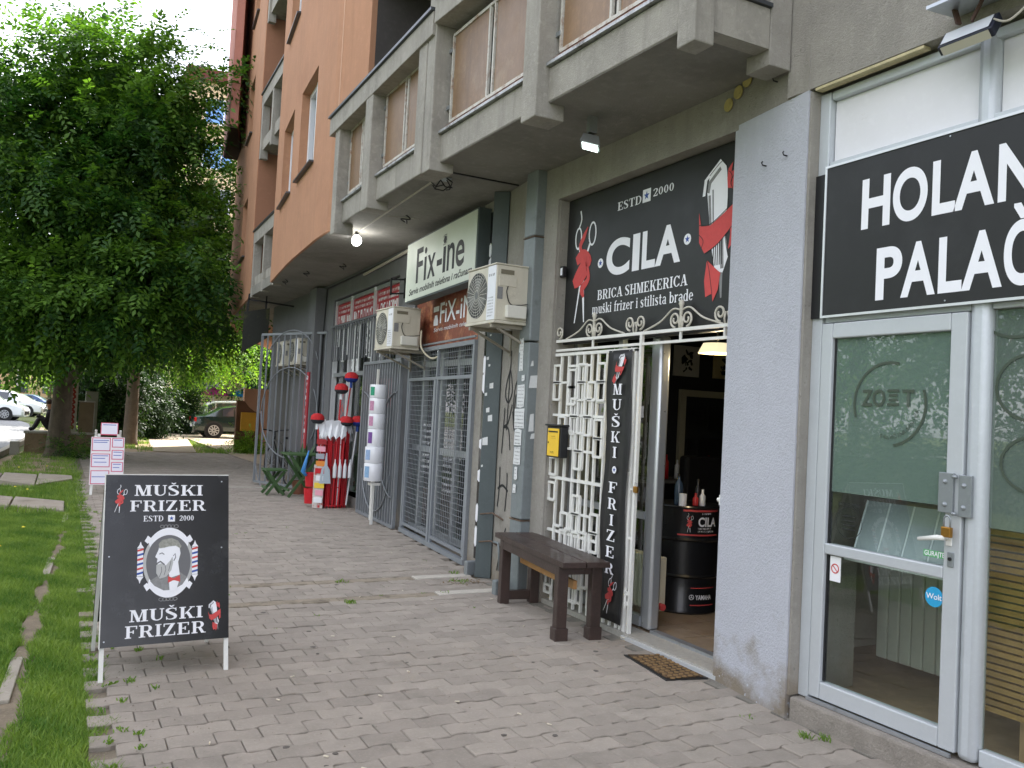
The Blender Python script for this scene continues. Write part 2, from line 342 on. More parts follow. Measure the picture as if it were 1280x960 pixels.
    if ch in 'bd':
        X0 = .06 if ch == 'b' else .42
        return stem(X0, 0, 1, .15, sb=False, st=False) + [R(X0 - .06, X0 + .04, .93, 1)] + ring(.34 if ch == 'b' else .29, .33, .28, .34, .15, .06, 0, 360, 16) + ([R(.5, .63, 0, .07)] if ch == 'd' else []), .66
    return [], .34
def serif(body, size, fr, x, y, m, parent, align='LEFT', width=None, t=.0012, gap=.05, vertical=0.0, **tg):
    run = []; px = 0.0; py = 0.0
    for ch in body:
        g, wd = glyph(ch)
        if vertical:
            run += [[(a - wd / 2, b + py) for a, b in p] for p in g]; py -= vertical if ch != ' ' else vertical * .5
        else:
            run += [[(a + px, b) for a, b in p] for p in g]; px += wd + (gap if ch != ' ' else 0)
    total = px - gap; k = size if width is None else width / total
    off = 0 if vertical else {'LEFT': 0, 'CENTER': -total / 2, 'RIGHT': -total}[align]
    mb = MB()
    for i, p in enumerate(run):
        mb.flat([(x + (a + off) * k, y + b * size) for a, b in p], fr, t + (i % 7) * .00012)
    return mb.build('lettering', m, parent, **tg)
# ------------------------------------------------------------ materials
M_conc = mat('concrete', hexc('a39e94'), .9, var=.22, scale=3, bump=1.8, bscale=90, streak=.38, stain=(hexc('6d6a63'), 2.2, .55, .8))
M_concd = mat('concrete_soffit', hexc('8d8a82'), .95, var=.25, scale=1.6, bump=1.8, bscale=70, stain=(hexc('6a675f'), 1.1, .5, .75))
M_plast = mat('grey_plaster', hexc('a39e95'), .95, splash=.75, var=.18, scale=4, bump=2.6, bscale=110, streak=.22, stain=(hexc('77736b'), 3, .56, .8))
M_dark = mat('slate_wall_paint', hexc('6d6e70'), .8, splash=.6, var=.14, scale=3, bump=1.4, bscale=90, streak=.15)
M_white = mat('pale_pillar_render', hexc('c6c8d0'), .85, splash=.8, speck=.96, var=.07, scale=3, bump=3.4, bscale=75, streak=.07, stain=(hexc('a4a29c'), 1.6, .64, .85))
M_orange = mat('orange_render', hexc('b58667'), .92, var=.12, scale=1.3, bump=1.8, bscale=70, streak=.2, stain=(hexc('a07257'), 1.2, .56, .8))
M_orange2 = mat('shaded_orange_render', hexc('a2745a'), .92, var=.1, scale=1.5, bump=1.5, bscale=70)  # darker orange copy, the side face's shade is in its colour
M_pink = mat('red_pink_render', hexc('ab7264'), .9, var=.1, scale=2, bump=1)
M_alu = mat('brushed_aluminium', hexc('b9bdc1'), .38, metal=.75, var=.1, scale=5, stain=(hexc('8b8c8a'), 8, .6, .8))
M_aluw = mat('anodised_white_frame', hexc('c6cbcf'), .42, metal=.25, var=.07, scale=6, stain=(hexc('8f9088'), 14, .68, .85), bump=.3, bscale=120)
M_wpaint = mat('white_metal_paint', hexc('e6e5df'), .45, var=.08, scale=14, stain=(hexc('a08f7c'), 22, .66, .8), bump=.5, bscale=160)
M_gpaint = mat('grey_metal_paint', hexc('6b6e72'), .5, var=.12, scale=12, stain=(hexc('5c5148'), 18, .68, .85), bump=.4)
M_bluegrey = mat('bluegrey_sheet_metal', hexc('82898a'), .5, metal=.15, var=.16, scale=4, streak=.22, stain=(hexc('5a6160'), 5, .58, .8), bump=.5, bscale=40)
M_postdk = mat('dark_green_grey_metal', hexc('525b5c'), .55, var=.15, scale=5, streak=.2, stain=(hexc('7b8282'), 9, .66, .8))
M_black = mat('black_plastic', hexc('1c1c1e'), .45, var=.2, scale=20)
M_signblk = mat('black_sign_sheet', hexc('2a2a2a'), .42, var=.12, scale=1.5, spec=.35, stain=(hexc('343435'), 2.5, .5, .8))
M_signblk2 = mat('glossy_black_board', hexc('17181a'), .22, var=.1, scale=2.5, stain=(hexc('3a3b3d'), 2.0, .52, .75), coat=.1)
M_print = mat('white_print', hexc('eeeef2'), .6, var=.03, scale=20)
M_ink = mat('black_print', hexc('1b1c1d'), .6)
M_redp = mat('red_print', hexc('cf4a48'), .6, var=.12, scale=30)
M_bluep = mat('blue_print', hexc('2f4f9e'), .6)
M_greyp = mat('grey_print', hexc('8d8d8d'), .6, var=.3, scale=40)
M_pave = mat('concrete_paver', hexc('a0968b'), .92, pos=True, streak=0, var=.2, scale=7, bump=1.6, bscale=130, stain=(hexc('837c72'), 1.5, .56, .76), col2=hexc('938b80'), rnd=.11, tint=True)
M_sand = mat('paver_bed_sand', hexc('857a69'), .98, var=.35, scale=14, bump=2, bscale=100)
M_dirt = mat('dry_dirt', hexc('b39c80'), .98, var=.3, scale=2.2, bump=3, bscale=40, stain=(hexc('7e6a50'), 1.1, .5, .7))
M_soil = mat('grassy_soil', hexc('6a6a3c'), .98, var=.4, scale=6, bump=3, bscale=60, stain=(hexc('4a6324'), 3, .42, .6))
M_asph = mat('asphalt', hexc('8b8c8d'), .92, var=.12, scale=1.2, bump=1.6, bscale=160, stain=(hexc('747372'), .5, .5, .7))
M_kerb = mat('kerb_concrete', hexc('a8a093'), .92, var=.2, scale=5, bump=1.6, bscale=90)
M_slab = mat('path_slab_concrete', hexc('a59b8d'), .92, var=.22, scale=4, bump=1.8, bscale=90, stain=(hexc('77705f'), 2.4, .55, .75))

def strip(xs, ys, dz, name, m, parent=None, **tg):
    """a sheet following the rise of the street; xs=(x0,x1) or functions of y"""
    mb = MB(); fx = [x if callable(x) else (lambda y, x=x: x) for x in xs]
    for a, b in zip(ys[:-1], ys[1:]):
        mb.add([(fx[0](a), a, gz(a) + dz), (fx[1](a), a, gz(a) + dz), (fx[1](b), b, gz(b) + dz), (fx[0](b), b, gz(b) + dz)], [(0, 1, 2, 3)])
    return mb.build(name, m, parent, **tg)
YS = [-60, -20, 0, 3, 7, 12, 18, 26.5, 40, 60, 90, 150, 400, 1000]
strip((-700, 700), YS, -.05, 'ground', M_soil, kind='structure')
kx = lambda y: -2.0 + .04 * (y - 5) if y < 40 else -.6 - .12 * (y - 40)       # near kerb line of the road
road = strip((lambda y: -4.7 if y < 30 else (-4.7 - 1.6 * (y - 30) if y < 44 else -27), kx), [-40, -10, 0, 5, 12, 20, 30, 36, 40, 44, 60, 90], -.02, 'road', M_asph, kind='structure')
pk = strip((-60, lambda y: kx(y) + .5 if y > 44 else kx(y)), [40, 44, 50, 60, 75], -.014, 'parking_lot', M_asph, kind='structure')
far_road = strip((-200, 220), [84, 92], -.004, 'far_road', M_asph, kind='structure')
lane = strip((lambda y: 2.5 + .07 * (y - 27), lambda y: 3.7 + .10 * (y - 27)), [27, 34, 40, 60, 84], -.008, 'footpath', mat('path_gravel', hexc('b9aa95'), .95, var=.2, scale=3, bump=2), kind='structure')
yard = strip((lambda y: 4.4 + .02 * (y - 18), 15), [18.1, 26.4, 36, 40, 52], -.016, 'side_yard', mat('yard_paving', hexc('b7a78f'), .95, var=.2, scale=2, bump=2), kind='structure')  # one even pale paving colour for the yard
dirt = strip((lambda y: -1.15 if y < 25 else -.7, lambda y: .8 if y < 26.5 else 4.3), [18.6, 22, 26.5, 26.52, 32, 40, 50], -.026, 'dirt_path', M_dirt, kind='structure')
# kerbs: real steps with single stones
kerb = thing('road_kerb', None, None, (0, 0, 0), kind='structure')
def kerbstone(y0, y1, x, parent, w_=.14):
    mb = MB(); a, b = gz(y0), gz(y1); xa, xb = x(y0 + .006), x(y1 - .006)
    mb.add([(xa, y0 + .006, a - .2), (xa + w_, y0 + .006, a - .2), (xb + w_, y1 - .006, b - .2), (xb, y1 - .006, b - .2), (xa, y0 + .006, a + .09), (xa + w_, y0 + .006, a + .09), (xb + w_, y1 - .006, b + .09), (xb, y1 - .006, b + .09)],
           [(3, 2, 1, 0), (4, 5, 6, 7), (0, 1, 5, 4), (1, 2, 6, 5), (2, 3, 7, 6), (3, 0, 4, 7)])
    return mb.build('kerb_stone', M_kerb, parent)
for i in range(46): kerbstone(-2 + i * .9, -2 + (i + 1) * .9, kx, kerb)
kerb2 = thing('far_kerb', None, None, (0, 0, 0), kind='structure')
for i in range(28): kerbstone(-3 + i * .9, -3 + (i + 1) * .9, lambda y: -4.84, kerb2)
# kerb strip buried in the grass
edge = thing('lawn_edging', None, None, (0, 0, 0), kind='structure')
for i in range(18):
    y0 = 3.2 + i * .8
    if 11.2 < y0 < 13.2 or i not in (0, 2, 6, 10): continue
    mb = MB(); xx = lambda y: -.22 + .045 * (y - 4)
    y1 = y0 + .78; za = gz(y0) - .006 + random.uniform(-.006, .008); zb = gz(y1) - .006 + random.uniform(-.006, .008)
    mb.add([(xx(y0), y0, za - .1), (xx(y0) + .06, y0, za - .1), (xx(y1) + .06, y1, zb - .1), (xx(y1), y1, zb - .1), (xx(y0), y0, za), (xx(y0) + .06, y0, za), (xx(y1) + .06, y1, zb), (xx(y1), y1, zb)],
           [(3, 2, 1, 0), (4, 5, 6, 7), (0, 1, 5, 4), (1, 2, 6, 5), (2, 3, 7, 6), (3, 0, 4, 7)])
    mb.build('edging_stone', M_kerb, edge, bevel=.006)
dst = MB(); ys_ = [3 + .12 * k for k in range(66)]; er = lambda y, s: .03 + .012 * math.sin(y * 5 + s) + .01 * math.sin(y * 11 + 2 * s)
for a, b in zip(ys_[:-1], ys_[1:]):
    c0_, c1_ = -.19 + .045 * (a - 4), -.19 + .045 * (b - 4); dst.add([(c0_ - er(a, 1), a, gz(a) - .022), (c0_ + .06 + er(a, 4), a, gz(a) - .022), (c1_ + .06 + er(b, 4), b, gz(b) - .022), (c1_ - er(b, 1), b, gz(b) - .022)], [(0, 1, 2, 3)])
dst.build('bare_earth', mat('grey_brown_earth', hexc('8d806c'), .98, var=.35, scale=8, bump=3, bscale=60), edge)
# two slab paths across the lawn
path = thing('slab_path', None, None, (0, 0, 0), kind='structure')
def slab(p, dz=.016):
    mb = MB(); n_ = len(p); mb.add([(x, y, gz(y) - .08) for x, y in p] + [(x, y, gz(y) + dz) for x, y in p], [tuple(range(n_ - 1, -1, -1)), tuple(range(n_, 2 * n_))] + [(i, (i + 1) % n_, (i + 1) % n_ + n_, i + n_) for i in range(n_)])
    mb.build('slab', M_slab, path, bevel=.008)
for i in range(4):
    a = .13 - i * .62
    slab([(a - .6, 12.6 + .5 * i), (a, 12.02 + .5 * i), (a + .01, 13.1 + .5 * i), (a - .59, 13.7 + .5 * i)], .02 + .006 * (i % 2))
for i in range(4):
    a = .28 - i * .55
    slab([(a - .53, 15.5 + .8 * i), (a, (16.6 if i == 0 else 14.72 + .8 * i)), (a, 17.3 + .2 * i), (a - .53, 17.8 + .2 * i)], .03 - .005 * (i % 2))

# ------------------------------------------------------------ pavement of wavy-edged pavers
pav = thing('pavement', None, None, (0, 0, 0), kind='structure')
PX0, PX1, PL, PW = .0, 3.62, .2, .132
strip((lambda y: .18 + .03 * min(4, max(0, y - 4.5)), lambda y: wx(y) + .05 if y < 18 else 4.1), [1.0, 3, 7, 7.6, 10, 12, 14.2, 17.9, 18, 26.5], -.022, 'bedding_sand', M_sand, pav)
def wave(x): return .0095 * (lambda t: max(-1, min(1, 2.2 * math.sin(t))))(2 * PI * x / PL)
def paver_outline(odd, g=.0022):
    x0, x1 = -PL / 2 + g, PL / 2 - g; sg = 1 if odd else -1; n_ = 5
    xs = [x0 + (x1 - x0) * i / (n_ - 1) for i in range(n_)]
    xs = [x0, -.035, -.018, .018, .035, x1]
    lo = [(x, -PW / 2 + g + sg * wave(x)) for x in xs]; hi = [(x, PW / 2 - g - sg * wave(x)) for x in reversed(xs)]
    # the row joint is one wave shared by both rows: staggered rows see it in opposite phase
    hi = [(x, PW / 2 - g + sg * wave(x)) for x in reversed(xs)]
    return lo + hi
def paver_mesh(odd):
    o = paver_outline(odd); k = len(o); c = .94
    vs = [(x, y, -.03) for x, y in o] + [(x, y, -.004) for x, y in o] + [(x * .965, y * .95, 0) for x, y in o]
    fs = [(i, (i + 1) % k, (i + 1) % k + k, i + k) for i in range(k)] + [(i + k, (i + 1) % k + k, (i + 1) % k + 2 * k, i + 2 * k) for i in range(k)] + [tuple(range(2 * k, 3 * k))]
    return vs, fs
PM = []
for odd in (0, 1):
    vs, fs = paver_mesh(odd); me = bpy.data.meshes.new('paver'); me.from_pydata(vs, [], fs); me.materials.append(M_pave); PM.append((me, vs, fs))
cells = []
ry = 0; y = 1.6
skip = [(6.47, 6.50), (7.13, 7.16)]
while y < 26.4:
    for c_ in range(-1, 30):
        # column phase keeps the shared wave: both rows use the same global x phase, shifted half a paver
        x = PX0 + c_ * PL + (PL / 2 if ry % 2 else 0)
        if x - PL / 2 < (random.gauss(.14, .012) + .03 * min(4, max(0, y - 4.5)) if y < 17 else .5) or x + PL / 2 > (wx(y) + .06 if y < 18.8 else 4.5) or any(a < y < b for a, b in skip): continue
        if x > 3.42 and y < 7.2: continue
        cells.append((x, y, ry % 2))
    ry += 1; y += PW
def seen(x, y, z):
    p = (x, y, z - 1.5); c_ = [sum(r[i] * p[i] for i in range(3)) for r in RM]
    return c_[2] > .2 and abs(c_[0] / c_[2] * 1070) < 650 and abs(c_[1] / c_[2] * 1070) < 490
vis = sorted([c_ for c_ in cells if seen(c_[0], c_[1], 0)], key=lambda c_: math.hypot(c_[0], c_[1]))[:300]
vset = set(vis)
def jig():
    return random.uniform(-.0035, .0035), random.uniform(-.02, .02), random.uniform(-.018, .018)
for x, y, o in vis:
    ob = bpy.data.objects.new('paver', PM[o][0]); COL.objects.link(ob); dz, rx, ryy = jig()
    ob.location = (x, y, gz(y) + dz); ob.rotation_euler = (rx, ryy, random.uniform(-.012, .012)); ob.parent = pav
V, F, Tn = [], [], []
faces_by = {}
base = 0; Vs = []; polys = []; tints = []
for x, y, o in cells:
    if (x, y, o) in vset: continue
    dz, rx, ryy = jig(); vs = PM[o][1]; t = random.random(); sl = -.0079 if y > 12 else 0
    Vs += [(x + a, y + b, gz(y) + sl * b + c_ + dz + rx * b - ryy * a) for a, b, c_ in vs]
    for f in PM[o][2]: polys.append(tuple(i + base for i in f)); tints.append(t)
    base += len(vs)
me = bpy.data.meshes.new('pavers'); me.from_pydata(Vs, [], polys); me.materials.append(M_pave)
at = me.attributes.new('tint', 'FLOAT', 'FACE'); at.data.foreach_set('value', tints)
ob = bpy.data.objects.new('paver_field', me); COL.objects.link(ob); ob.parent = pav; ob['kind'] = 'stuff'
# concrete joint strips let into the paving, the wall-foot screed, the far pale joint
for y0, x0 in ((6.484, .9), (7.144, 1.0)):
    x = x0 - .7
    while x < 3.35:
        ln = min(random.uniform(.75, 1.0), 3.42 - x)
        B(x + .004, x + ln - .004, y0 - .061, y0 + .061, -.03, (.001 if x < 2.3 else .006) + random.uniform(0, .003)).build('joint_strip', mat('dirty_joint', hexc('9d917f'), .95, var=.3, scale=9, bump=2.5, stain=(hexc('5d5446'), 6, .5, .68)) if x < 2.3 else mat('pale_joint_mortar', hexc('c5beb2'), .9, var=.2, scale=12, bump=2), pav, bevel=.006)
        x += ln
B(1.9, 3.45, 15.4, 15.46, gz(15.4) - .02, gz(15.4) + .008).build('joint_strip', mat('pale_joint_mortar', (1, 1, 1)), pav)
B(3.42, 3.60, 1.0, 7.0, -.03, -.0015).build('foot_screed', mat('screed', hexc('8a857b'), .95, var=.3, scale=7, bump=3, bscale=60), pav)

# ------------------------------------------------------------ grass
M_grass = leaf_mat('grass_blades', hexc('4c742c'), hexc('97ad56'), .3)
M_verge = leaf_mat('verge_blades', hexc('5f6e45'), hexc('8c9468'), .15)
def nz2(x, y):
    return (np.sin(x * 7.1 + 1.3 * np.sin(y * 3.7)) + np.sin(y * 5.3 + 1.7 * np.sin(x * 4.1)) + .6 * np.sin(x * 17 + y * 13)) / 2.6
def blades(name, x0, x1, y0, y1, n, h0, h1, wd, keep, **tg):
    x = RNG.uniform(x0, x1, n); y = RNG.uniform(y0, y1, n); k = keep(x, y); x, y = x[k], y[k]; n = len(x)
    z = np.interp(y, GY, GZ) - .045
    h = RNG.uniform(h0, h1, n) * (1 + .35 * nz2(x * .7, y * .7)) + .03; a = RNG.uniform(0, 2 * PI, n); ln = RNG.uniform(.2, .75, n) * h; b = RNG.uniform(0, 2 * PI, n)
    dx, dy = np.cos(a) * wd / 2, np.sin(a) * wd / 2; lx, ly = np.cos(b) * ln, np.sin(b) * ln
    V = np.empty((n, 5, 3)); V[:, 0] = np.stack([x - dx, y - dy, z], 1); V[:, 1] = np.stack([x + dx, y + dy, z], 1)
    V[:, 2] = np.stack([x + dx * .8 + lx * .35, y + dy * .8 + ly * .35, z + h * .6], 1); V[:, 3] = np.stack([x - dx * .8 + lx * .35, y - dy * .8 + ly * .35, z + h * .6], 1)
    V[:, 4] = np.stack([x + lx, y + ly, z + h * .93], 1)
    i = np.arange(n)[:, None] * 5
    F = np.concatenate([i + np.array([[0, 1, 2]]), i + np.array([[0, 2, 3]]), i + np.array([[3, 2, 4]])])
    t = np.clip(.45 + .35 * nz2(x * 1.5, y * 1.5) + RNG.normal(0, .22, n), 0, 1); t = np.concatenate([t, t, t])
    return mesh_np(name, V.reshape(-1, 3), F, M_verge if x1 < -4 else M_grass, None, t, kind='stuff', **tg)
def keep_near(x, y):
    edge_ = .255 + .035 * np.clip(y - 4.5, 0, 4) + .055 * nz2(x * 3, y * 2.3) + .05 * np.sin(y * 9)
    k = x < edge_
    stripx = -.19 + .045 * (y - 4)
    bare = (np.abs(x - stripx - .02) < .035 + .05 * nz2(x * 2 + 5, y * 1.3)) & (y < 10.5)
    path1 = (x < .16) & (y > 12.02 + (.15 - x) * .93) & (y < 13.05 + (.14 - x) * 1.0)
    path2 = (x < .3) & (y > np.where(x > -.25, 16.6, 15.6)) & (y < 17.3 + (.3 - x) * .45)
    thin = RNG.random(len(x)) < np.where(y > 18.4, np.where((nz2(x, y) > .15), .5, .06), 1)
    return k & ~bare & ~path1 & ~path2 & thin & (x > np.interp(y, [0, 40], [-2.0, 0]) )
blades('grass', -1.1, .45, 3.0, 12.0, 230000, .012, .042, .0046, keep_near)
blades('grass', -2.2, .75, 12.0, 26.5, 80000, .03, .085, .008, keep_near)
blades('grass', -2.2, -1.1, 2.5, 12.0, 30000, .03, .085, .008, keep_near)
far_keep = lambda x, y: (nz2(x * .5, y * .35) > .12) & ~((x > 2.5 + .07 * (y - 27)) & (x < 3.7 + .1 * (y - 27))) & (x > np.interp(y, [20, 40, 60], [-.9, -.3, -2])) & (x < 4.9)
blades('grass', -1.5, 4.9, 26.6, 52.0, 30000, .05, .14, .018, far_keep)
blades('grass', -9.5, -4.95, -2.0, 24.0, 60000, .05, .12, .014, lambda x, y: x > -20)
# weeds and clover tufts between the pavers
def tuft(x, y, n, r, h, name='weed_tuft'):
    V, F = [], []
    for i in range(n):
        a = random.uniform(0, 2 * PI); rr = r * random.random(); px_, py_ = x + rr * math.cos(a), y + rr * math.sin(a); b = random.uniform(0, 2 * PI); hh = h * random.uniform(.5, 1)
        w_ = .0032; lx, ly = math.cos(b) * hh * .7, math.sin(b) * hh * .7; k = len(V); z = gz(y) - .004
        V += [(px_ - w_, py_, z), (px_ + w_, py_, z), (px_ + w_ + lx * .6, py_ + ly * .6, z + hh * .7), (px_ - w_ + lx * .6, py_ + ly * .6, z + hh * .7), (px_ + lx, py_ + ly, z + hh * .75)]
        F += [(k, k + 1, k + 2), (k, k + 2, k + 3), (k + 3, k + 2, k + 4)]
    return V, F
V, F = [], []
spots = [(3.31, 3.02, 26, .035, .05), (3.36, 2.96, 20, .03, .05), (.42, 4.9, 14, .03, .04), (.36, 4.6, 10, .03, .03), (.33, 4.2, 12, .04, .03), (2.05, 6.34, 26, .05, .05), (2.2, 7.1, 20, .06, .04), (3.2, 6.9, 40, .1, .04), (3.3, 7.25, 26, .07, .04), (1.25, 7.12, 20, .06, .03), (2.9, 6.5, 12, .05, .03), (3.24, 3.35, 12, .05, .02)]
for i in range(60): spots.append((.25 + random.random() ** 2 * .35 + .02 * 0, random.uniform(3.6, 12), random.randint(4, 14), .025, .035))
for i in range(16): spots.append((random.uniform(.6, 3.3), random.uniform(3.4, 11), random.randint(3, 7), .02, .018))
for s_ in spots:
    v_, f_ = tuft(*s_); k = len(V); V += v_; F += [tuple(i + k for i in q) for q in f_]
mesh_np('weeds', np.array(V), np.array(F), M_grass, None, np.random.default_rng(3).random(len(F)) * .7, kind='stuff')
# dandelions
yel = mat('dandelion_yellow', hexc('e8d33a'), .7)
mb = MB()
for x, y in ((-.5, 14.6), (-.33, 14.2), (-.25, 10.2), (-.14, 19.0), (-.4, 9.0), (-.9, 14.8), (-.6, 18.6)):
    z = gz(y) + .07; mb.lathe([(0, .012), (.014, .008), (.018, 0), (0, -.004)], (x, y, z), 8)
mb.build('dandelions', yel, kind='stuff')
# crumbs: gravel, leaves on the paving
V, F = [], []
for i in range(900):
    x = .2 + abs(random.gauss(0, .35)) if i < 500 else random.uniform(.3, 3.4); y = random.uniform(3.2, 11) if i < 500 else random.uniform(3.2, 8)
    if i > 800: x, y = random.gauss(2.4, .5), random.gauss(5.2, .6)
    if x > 3.38: continue
    r = random.uniform(.0015, .006); z = gz(y) + .002; k = len(V)
    V += [(x - r, y - r * .6, z), (x + r, y - r * .3, z), (x + r * .3, y + r, z), (x, y, z + r)]; F += [(0 + k, 1 + k, 3 + k), (1 + k, 2 + k, 3 + k), (2 + k, 0 + k, 3 + k)]
mesh_np('grit', np.array(V), np.array(F), mat('grit', hexc('8c8172'), .95, var=.4, scale=30), None, None, kind='stuff')
# ------------------------------------------------------------ trees
M_bark = mat('tree_bark', hexc('6e6154'), .95, var=.4, scale=5, bump=5, bscale=30, streak=.4)
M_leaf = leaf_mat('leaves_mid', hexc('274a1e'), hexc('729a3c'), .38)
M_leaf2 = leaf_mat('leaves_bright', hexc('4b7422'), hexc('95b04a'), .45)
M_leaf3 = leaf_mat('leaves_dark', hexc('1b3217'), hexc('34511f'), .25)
def foliage(ells, clumps, per, leafl, size, seed, sig=.42, droop=.5):
    r = np.random.default_rng(seed); w_ = np.array([e[6] for e in ells]); w_ = w_ / w_.sum(); which = r.choice(len(ells), clumps, p=w_)
    E_ = np.array([e[:6] for e in ells])[which]
    d = r.normal(size=(clumps, 3)); d /= np.linalg.norm(d, axis=1)[:, None]; rad = r.random(clumps) ** .42
    C_ = E_[:, :3] + d * rad[:, None] * E_[:, 3:6]
    per_c = np.maximum(3, (per * r.uniform(.35, 1.6, clumps))).astype(int)
    ci = np.repeat(np.arange(clumps), per_c); n = len(ci)
    sg = sig * r.uniform(.5, 1.35, clumps)[ci][:, None]
    tw = C_[ci] + r.normal(size=(n, 3)) * sg * np.array([1.15, 1.15, .55])
    dr = (tw - E_[ci][:, :3]) / E_[ci][:, 3:6]; dr = dr + r.normal(size=(n, 3)) * .7; dr[:, 2] -= droop; dr /= np.linalg.norm(dr, axis=1)[:, None] + 1e-6
    ln = size * 3.6 * r.uniform(.7, 1.3, n)
    up = np.tile([0, 0, 1.], (n, 1)) + r.normal(size=(n, 3)) * .35; side = np.cross(dr, up); side /= np.linalg.norm(side, axis=1)[:, None] + 1e-6; nrm = np.cross(side, dr)
    tt = np.linspace(.15, 1, leafl); sgn = np.where(np.arange(leafl) % 2, 1, -1.); sgn[-1] = 0
    P = tw[:, None] + dr[:, None] * (ln[:, None] * tt)[..., None]; P[..., 2] -= (ln[:, None] * tt ** 2) * .25
    ld = side[:, None] * sgn[None, :, None] + dr[:, None] * .55 + r.normal(size=(n, leafl, 3)) * .18; ld /= np.linalg.norm(ld, axis=2)[..., None]
    wv = np.cross(ld, nrm[:, None]); sz = size * r.uniform(.7, 1.25, (n, leafl, 1))
    a = P; b = P + ld * sz * .5 + wv * sz * .26; c = P + ld * sz; e = P + ld * sz * .5 - wv * sz * .26
    c[..., 2] -= sz[..., 0] * .18
    V = np.stack([a, b, c, e], 2).reshape(-1, 3); m_ = n * leafl; F = np.arange(m_ * 4).reshape(m_, 4)
    t = np.clip(r.normal(.30, .26, clumps)[ci][:, None] + r.normal(0, .16, (n, leafl)), 0, 1).ravel()
    return V, F, t, C_
def limbs(base, top, r0, targets, seed, forks=7, lean=(0, 0)):
    rr = random.Random(seed); mb = MB(); b = Vector(base); H = top
    trunk = [b + Vector((0, 0, -.1)), b + Vector((.0, 0, .12)), b + Vector((lean[0] * .25, lean[1] * .25, H * .3)), b + Vector((lean[0] * .6, lean[1] * .6, H * .65)), b + Vector((lean[0], lean[1], H))]
    mb.tube(trunk, [r0 * 1.45, r0 * 1.12, r0, r0 * .9, r0 * .78], 14)
    br = MB(); tp = trunk[-1]; T = [Vector(t) for t in targets]; rr.shuffle(T); mains = T[:forks]
    for q in mains:
        mid = tp.lerp(q, .5) + Vector((rr.uniform(-.3, .3), rr.uniform(-.3, .3), rr.uniform(0, .5))); s_ = tp - Vector((0, 0, rr.uniform(0, H * .25)))
        br.tube([tuple(x) for x in cr([tuple(s_), tuple(mid), tuple(q)], 5)], [r0 * (.52 - .042 * i) for i in range(11)], 7)
        for t in sorted(T[forks:], key=lambda t: (t - mid).length)[:7]:
            br.tube([tuple(x) for x in cr([tuple(mid.lerp(q, rr.random() * .7)), tuple(mid.lerp(t, .6) + Vector((0, 0, rr.uniform(-.1, .3)))), tuple(t)], 3)], [r0 * (.2 - .025 * i) for i in range(7)], 5)
    return mb, br
def tree(name, label, base, top, r0, ells, clumps, per, size, seed, m, leafl=9, group=None, cat='tree', lean=(0, 0), sig=.42, forks=7):
    t = thing(name, label, cat, base, 0, group)
    V, F, ti, C_ = foliage(ells, clumps, per, leafl, size, seed, sig)
    if r0:
        a, b = limbs(base, top, r0, [tuple(c) for c in C_[:min(len(C_), 70)]], seed, forks, lean)
        a.build('trunk', M_bark, t, smooth='all'); b.build('limbs', M_bark, t, smooth='all')
    cr_ = mesh_np('crown', V, F, m, t, ti)
    return t
tree('roadside_tree', 'large leafy tree with thick trunk on the bare dirt beside the lawn', (0.03, 23.5, gz(23.5)), 2.2, .25,
     [(-1.9, 22.0, 5.0, 2.9, 2.6, 3.0, 3.2), (.4, 22.4, 5.8, 2.4, 2.4, 3.0, 3), (1.15, 21.6, 7.1, 1.4, 1.5, 1.6, 1.0), (1.6, 21.0, 4.1, 1.6, 2.0, 1.8, 1.7), (-.3, 21.4, 3.4, 2.2, 1.8, 1.1, 1.4), (-2.1, 22, 7.7, 1.7, 1.6, 1.5, 1.2), (1.2, 21.6, 8.9, 1.1, 1.0, 1.0, .4), (.2, 22, 8.9, 1.3, 1, 1.1, .5), (2.3, 21.0, 8.6, .8, .8, .5, .10)], 350, 50, .145, 5, M_leaf, leafl=9, lean=(.05, 0))
tree('roadside_tree', 'second leafy tree whose trunk rises right behind the white price board', (2.13, 31.0, gz(31)), 3.2, .21,
     [(2.5, 30.2, 6.0, 2.4, 2.6, 3.3, 2.5), (1.0, 31, 6.6, 2.7, 2.4, 3.4, 2), (3.4, 28.4, 4.9, 1.7, 2.0, 2.3, 1.7), (3.9, 28.4, 8.2, 1.5, 1.4, 1.9, .6)], 240, 40, .15, 9, M_leaf, leafl=8)
# sunlit trees further off
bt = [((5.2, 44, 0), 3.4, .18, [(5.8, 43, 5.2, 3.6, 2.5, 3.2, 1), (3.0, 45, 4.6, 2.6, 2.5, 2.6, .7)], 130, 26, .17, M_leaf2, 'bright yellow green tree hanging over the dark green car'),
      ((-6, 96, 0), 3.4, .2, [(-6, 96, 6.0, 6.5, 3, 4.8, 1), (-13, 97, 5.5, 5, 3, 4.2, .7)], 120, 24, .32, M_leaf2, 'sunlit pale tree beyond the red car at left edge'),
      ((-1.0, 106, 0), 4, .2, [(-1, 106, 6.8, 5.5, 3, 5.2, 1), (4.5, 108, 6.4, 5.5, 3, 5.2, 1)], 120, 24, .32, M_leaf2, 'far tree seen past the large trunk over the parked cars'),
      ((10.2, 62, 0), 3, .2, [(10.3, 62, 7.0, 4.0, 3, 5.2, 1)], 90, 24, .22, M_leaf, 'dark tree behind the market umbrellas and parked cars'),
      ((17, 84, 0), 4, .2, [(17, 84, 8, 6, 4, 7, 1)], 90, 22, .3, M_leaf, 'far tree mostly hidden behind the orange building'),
      ((12.5, 56.5, 0), 3, .2, [(11.5, 56, 6.0, 4.5, 2.4, 4.6, 1), (6.4, 57, 5.6, 2.6, 2, 3.6, .5)], 190, 34, .2, M_leaf, 'wide leafy tree directly before the beige block')]
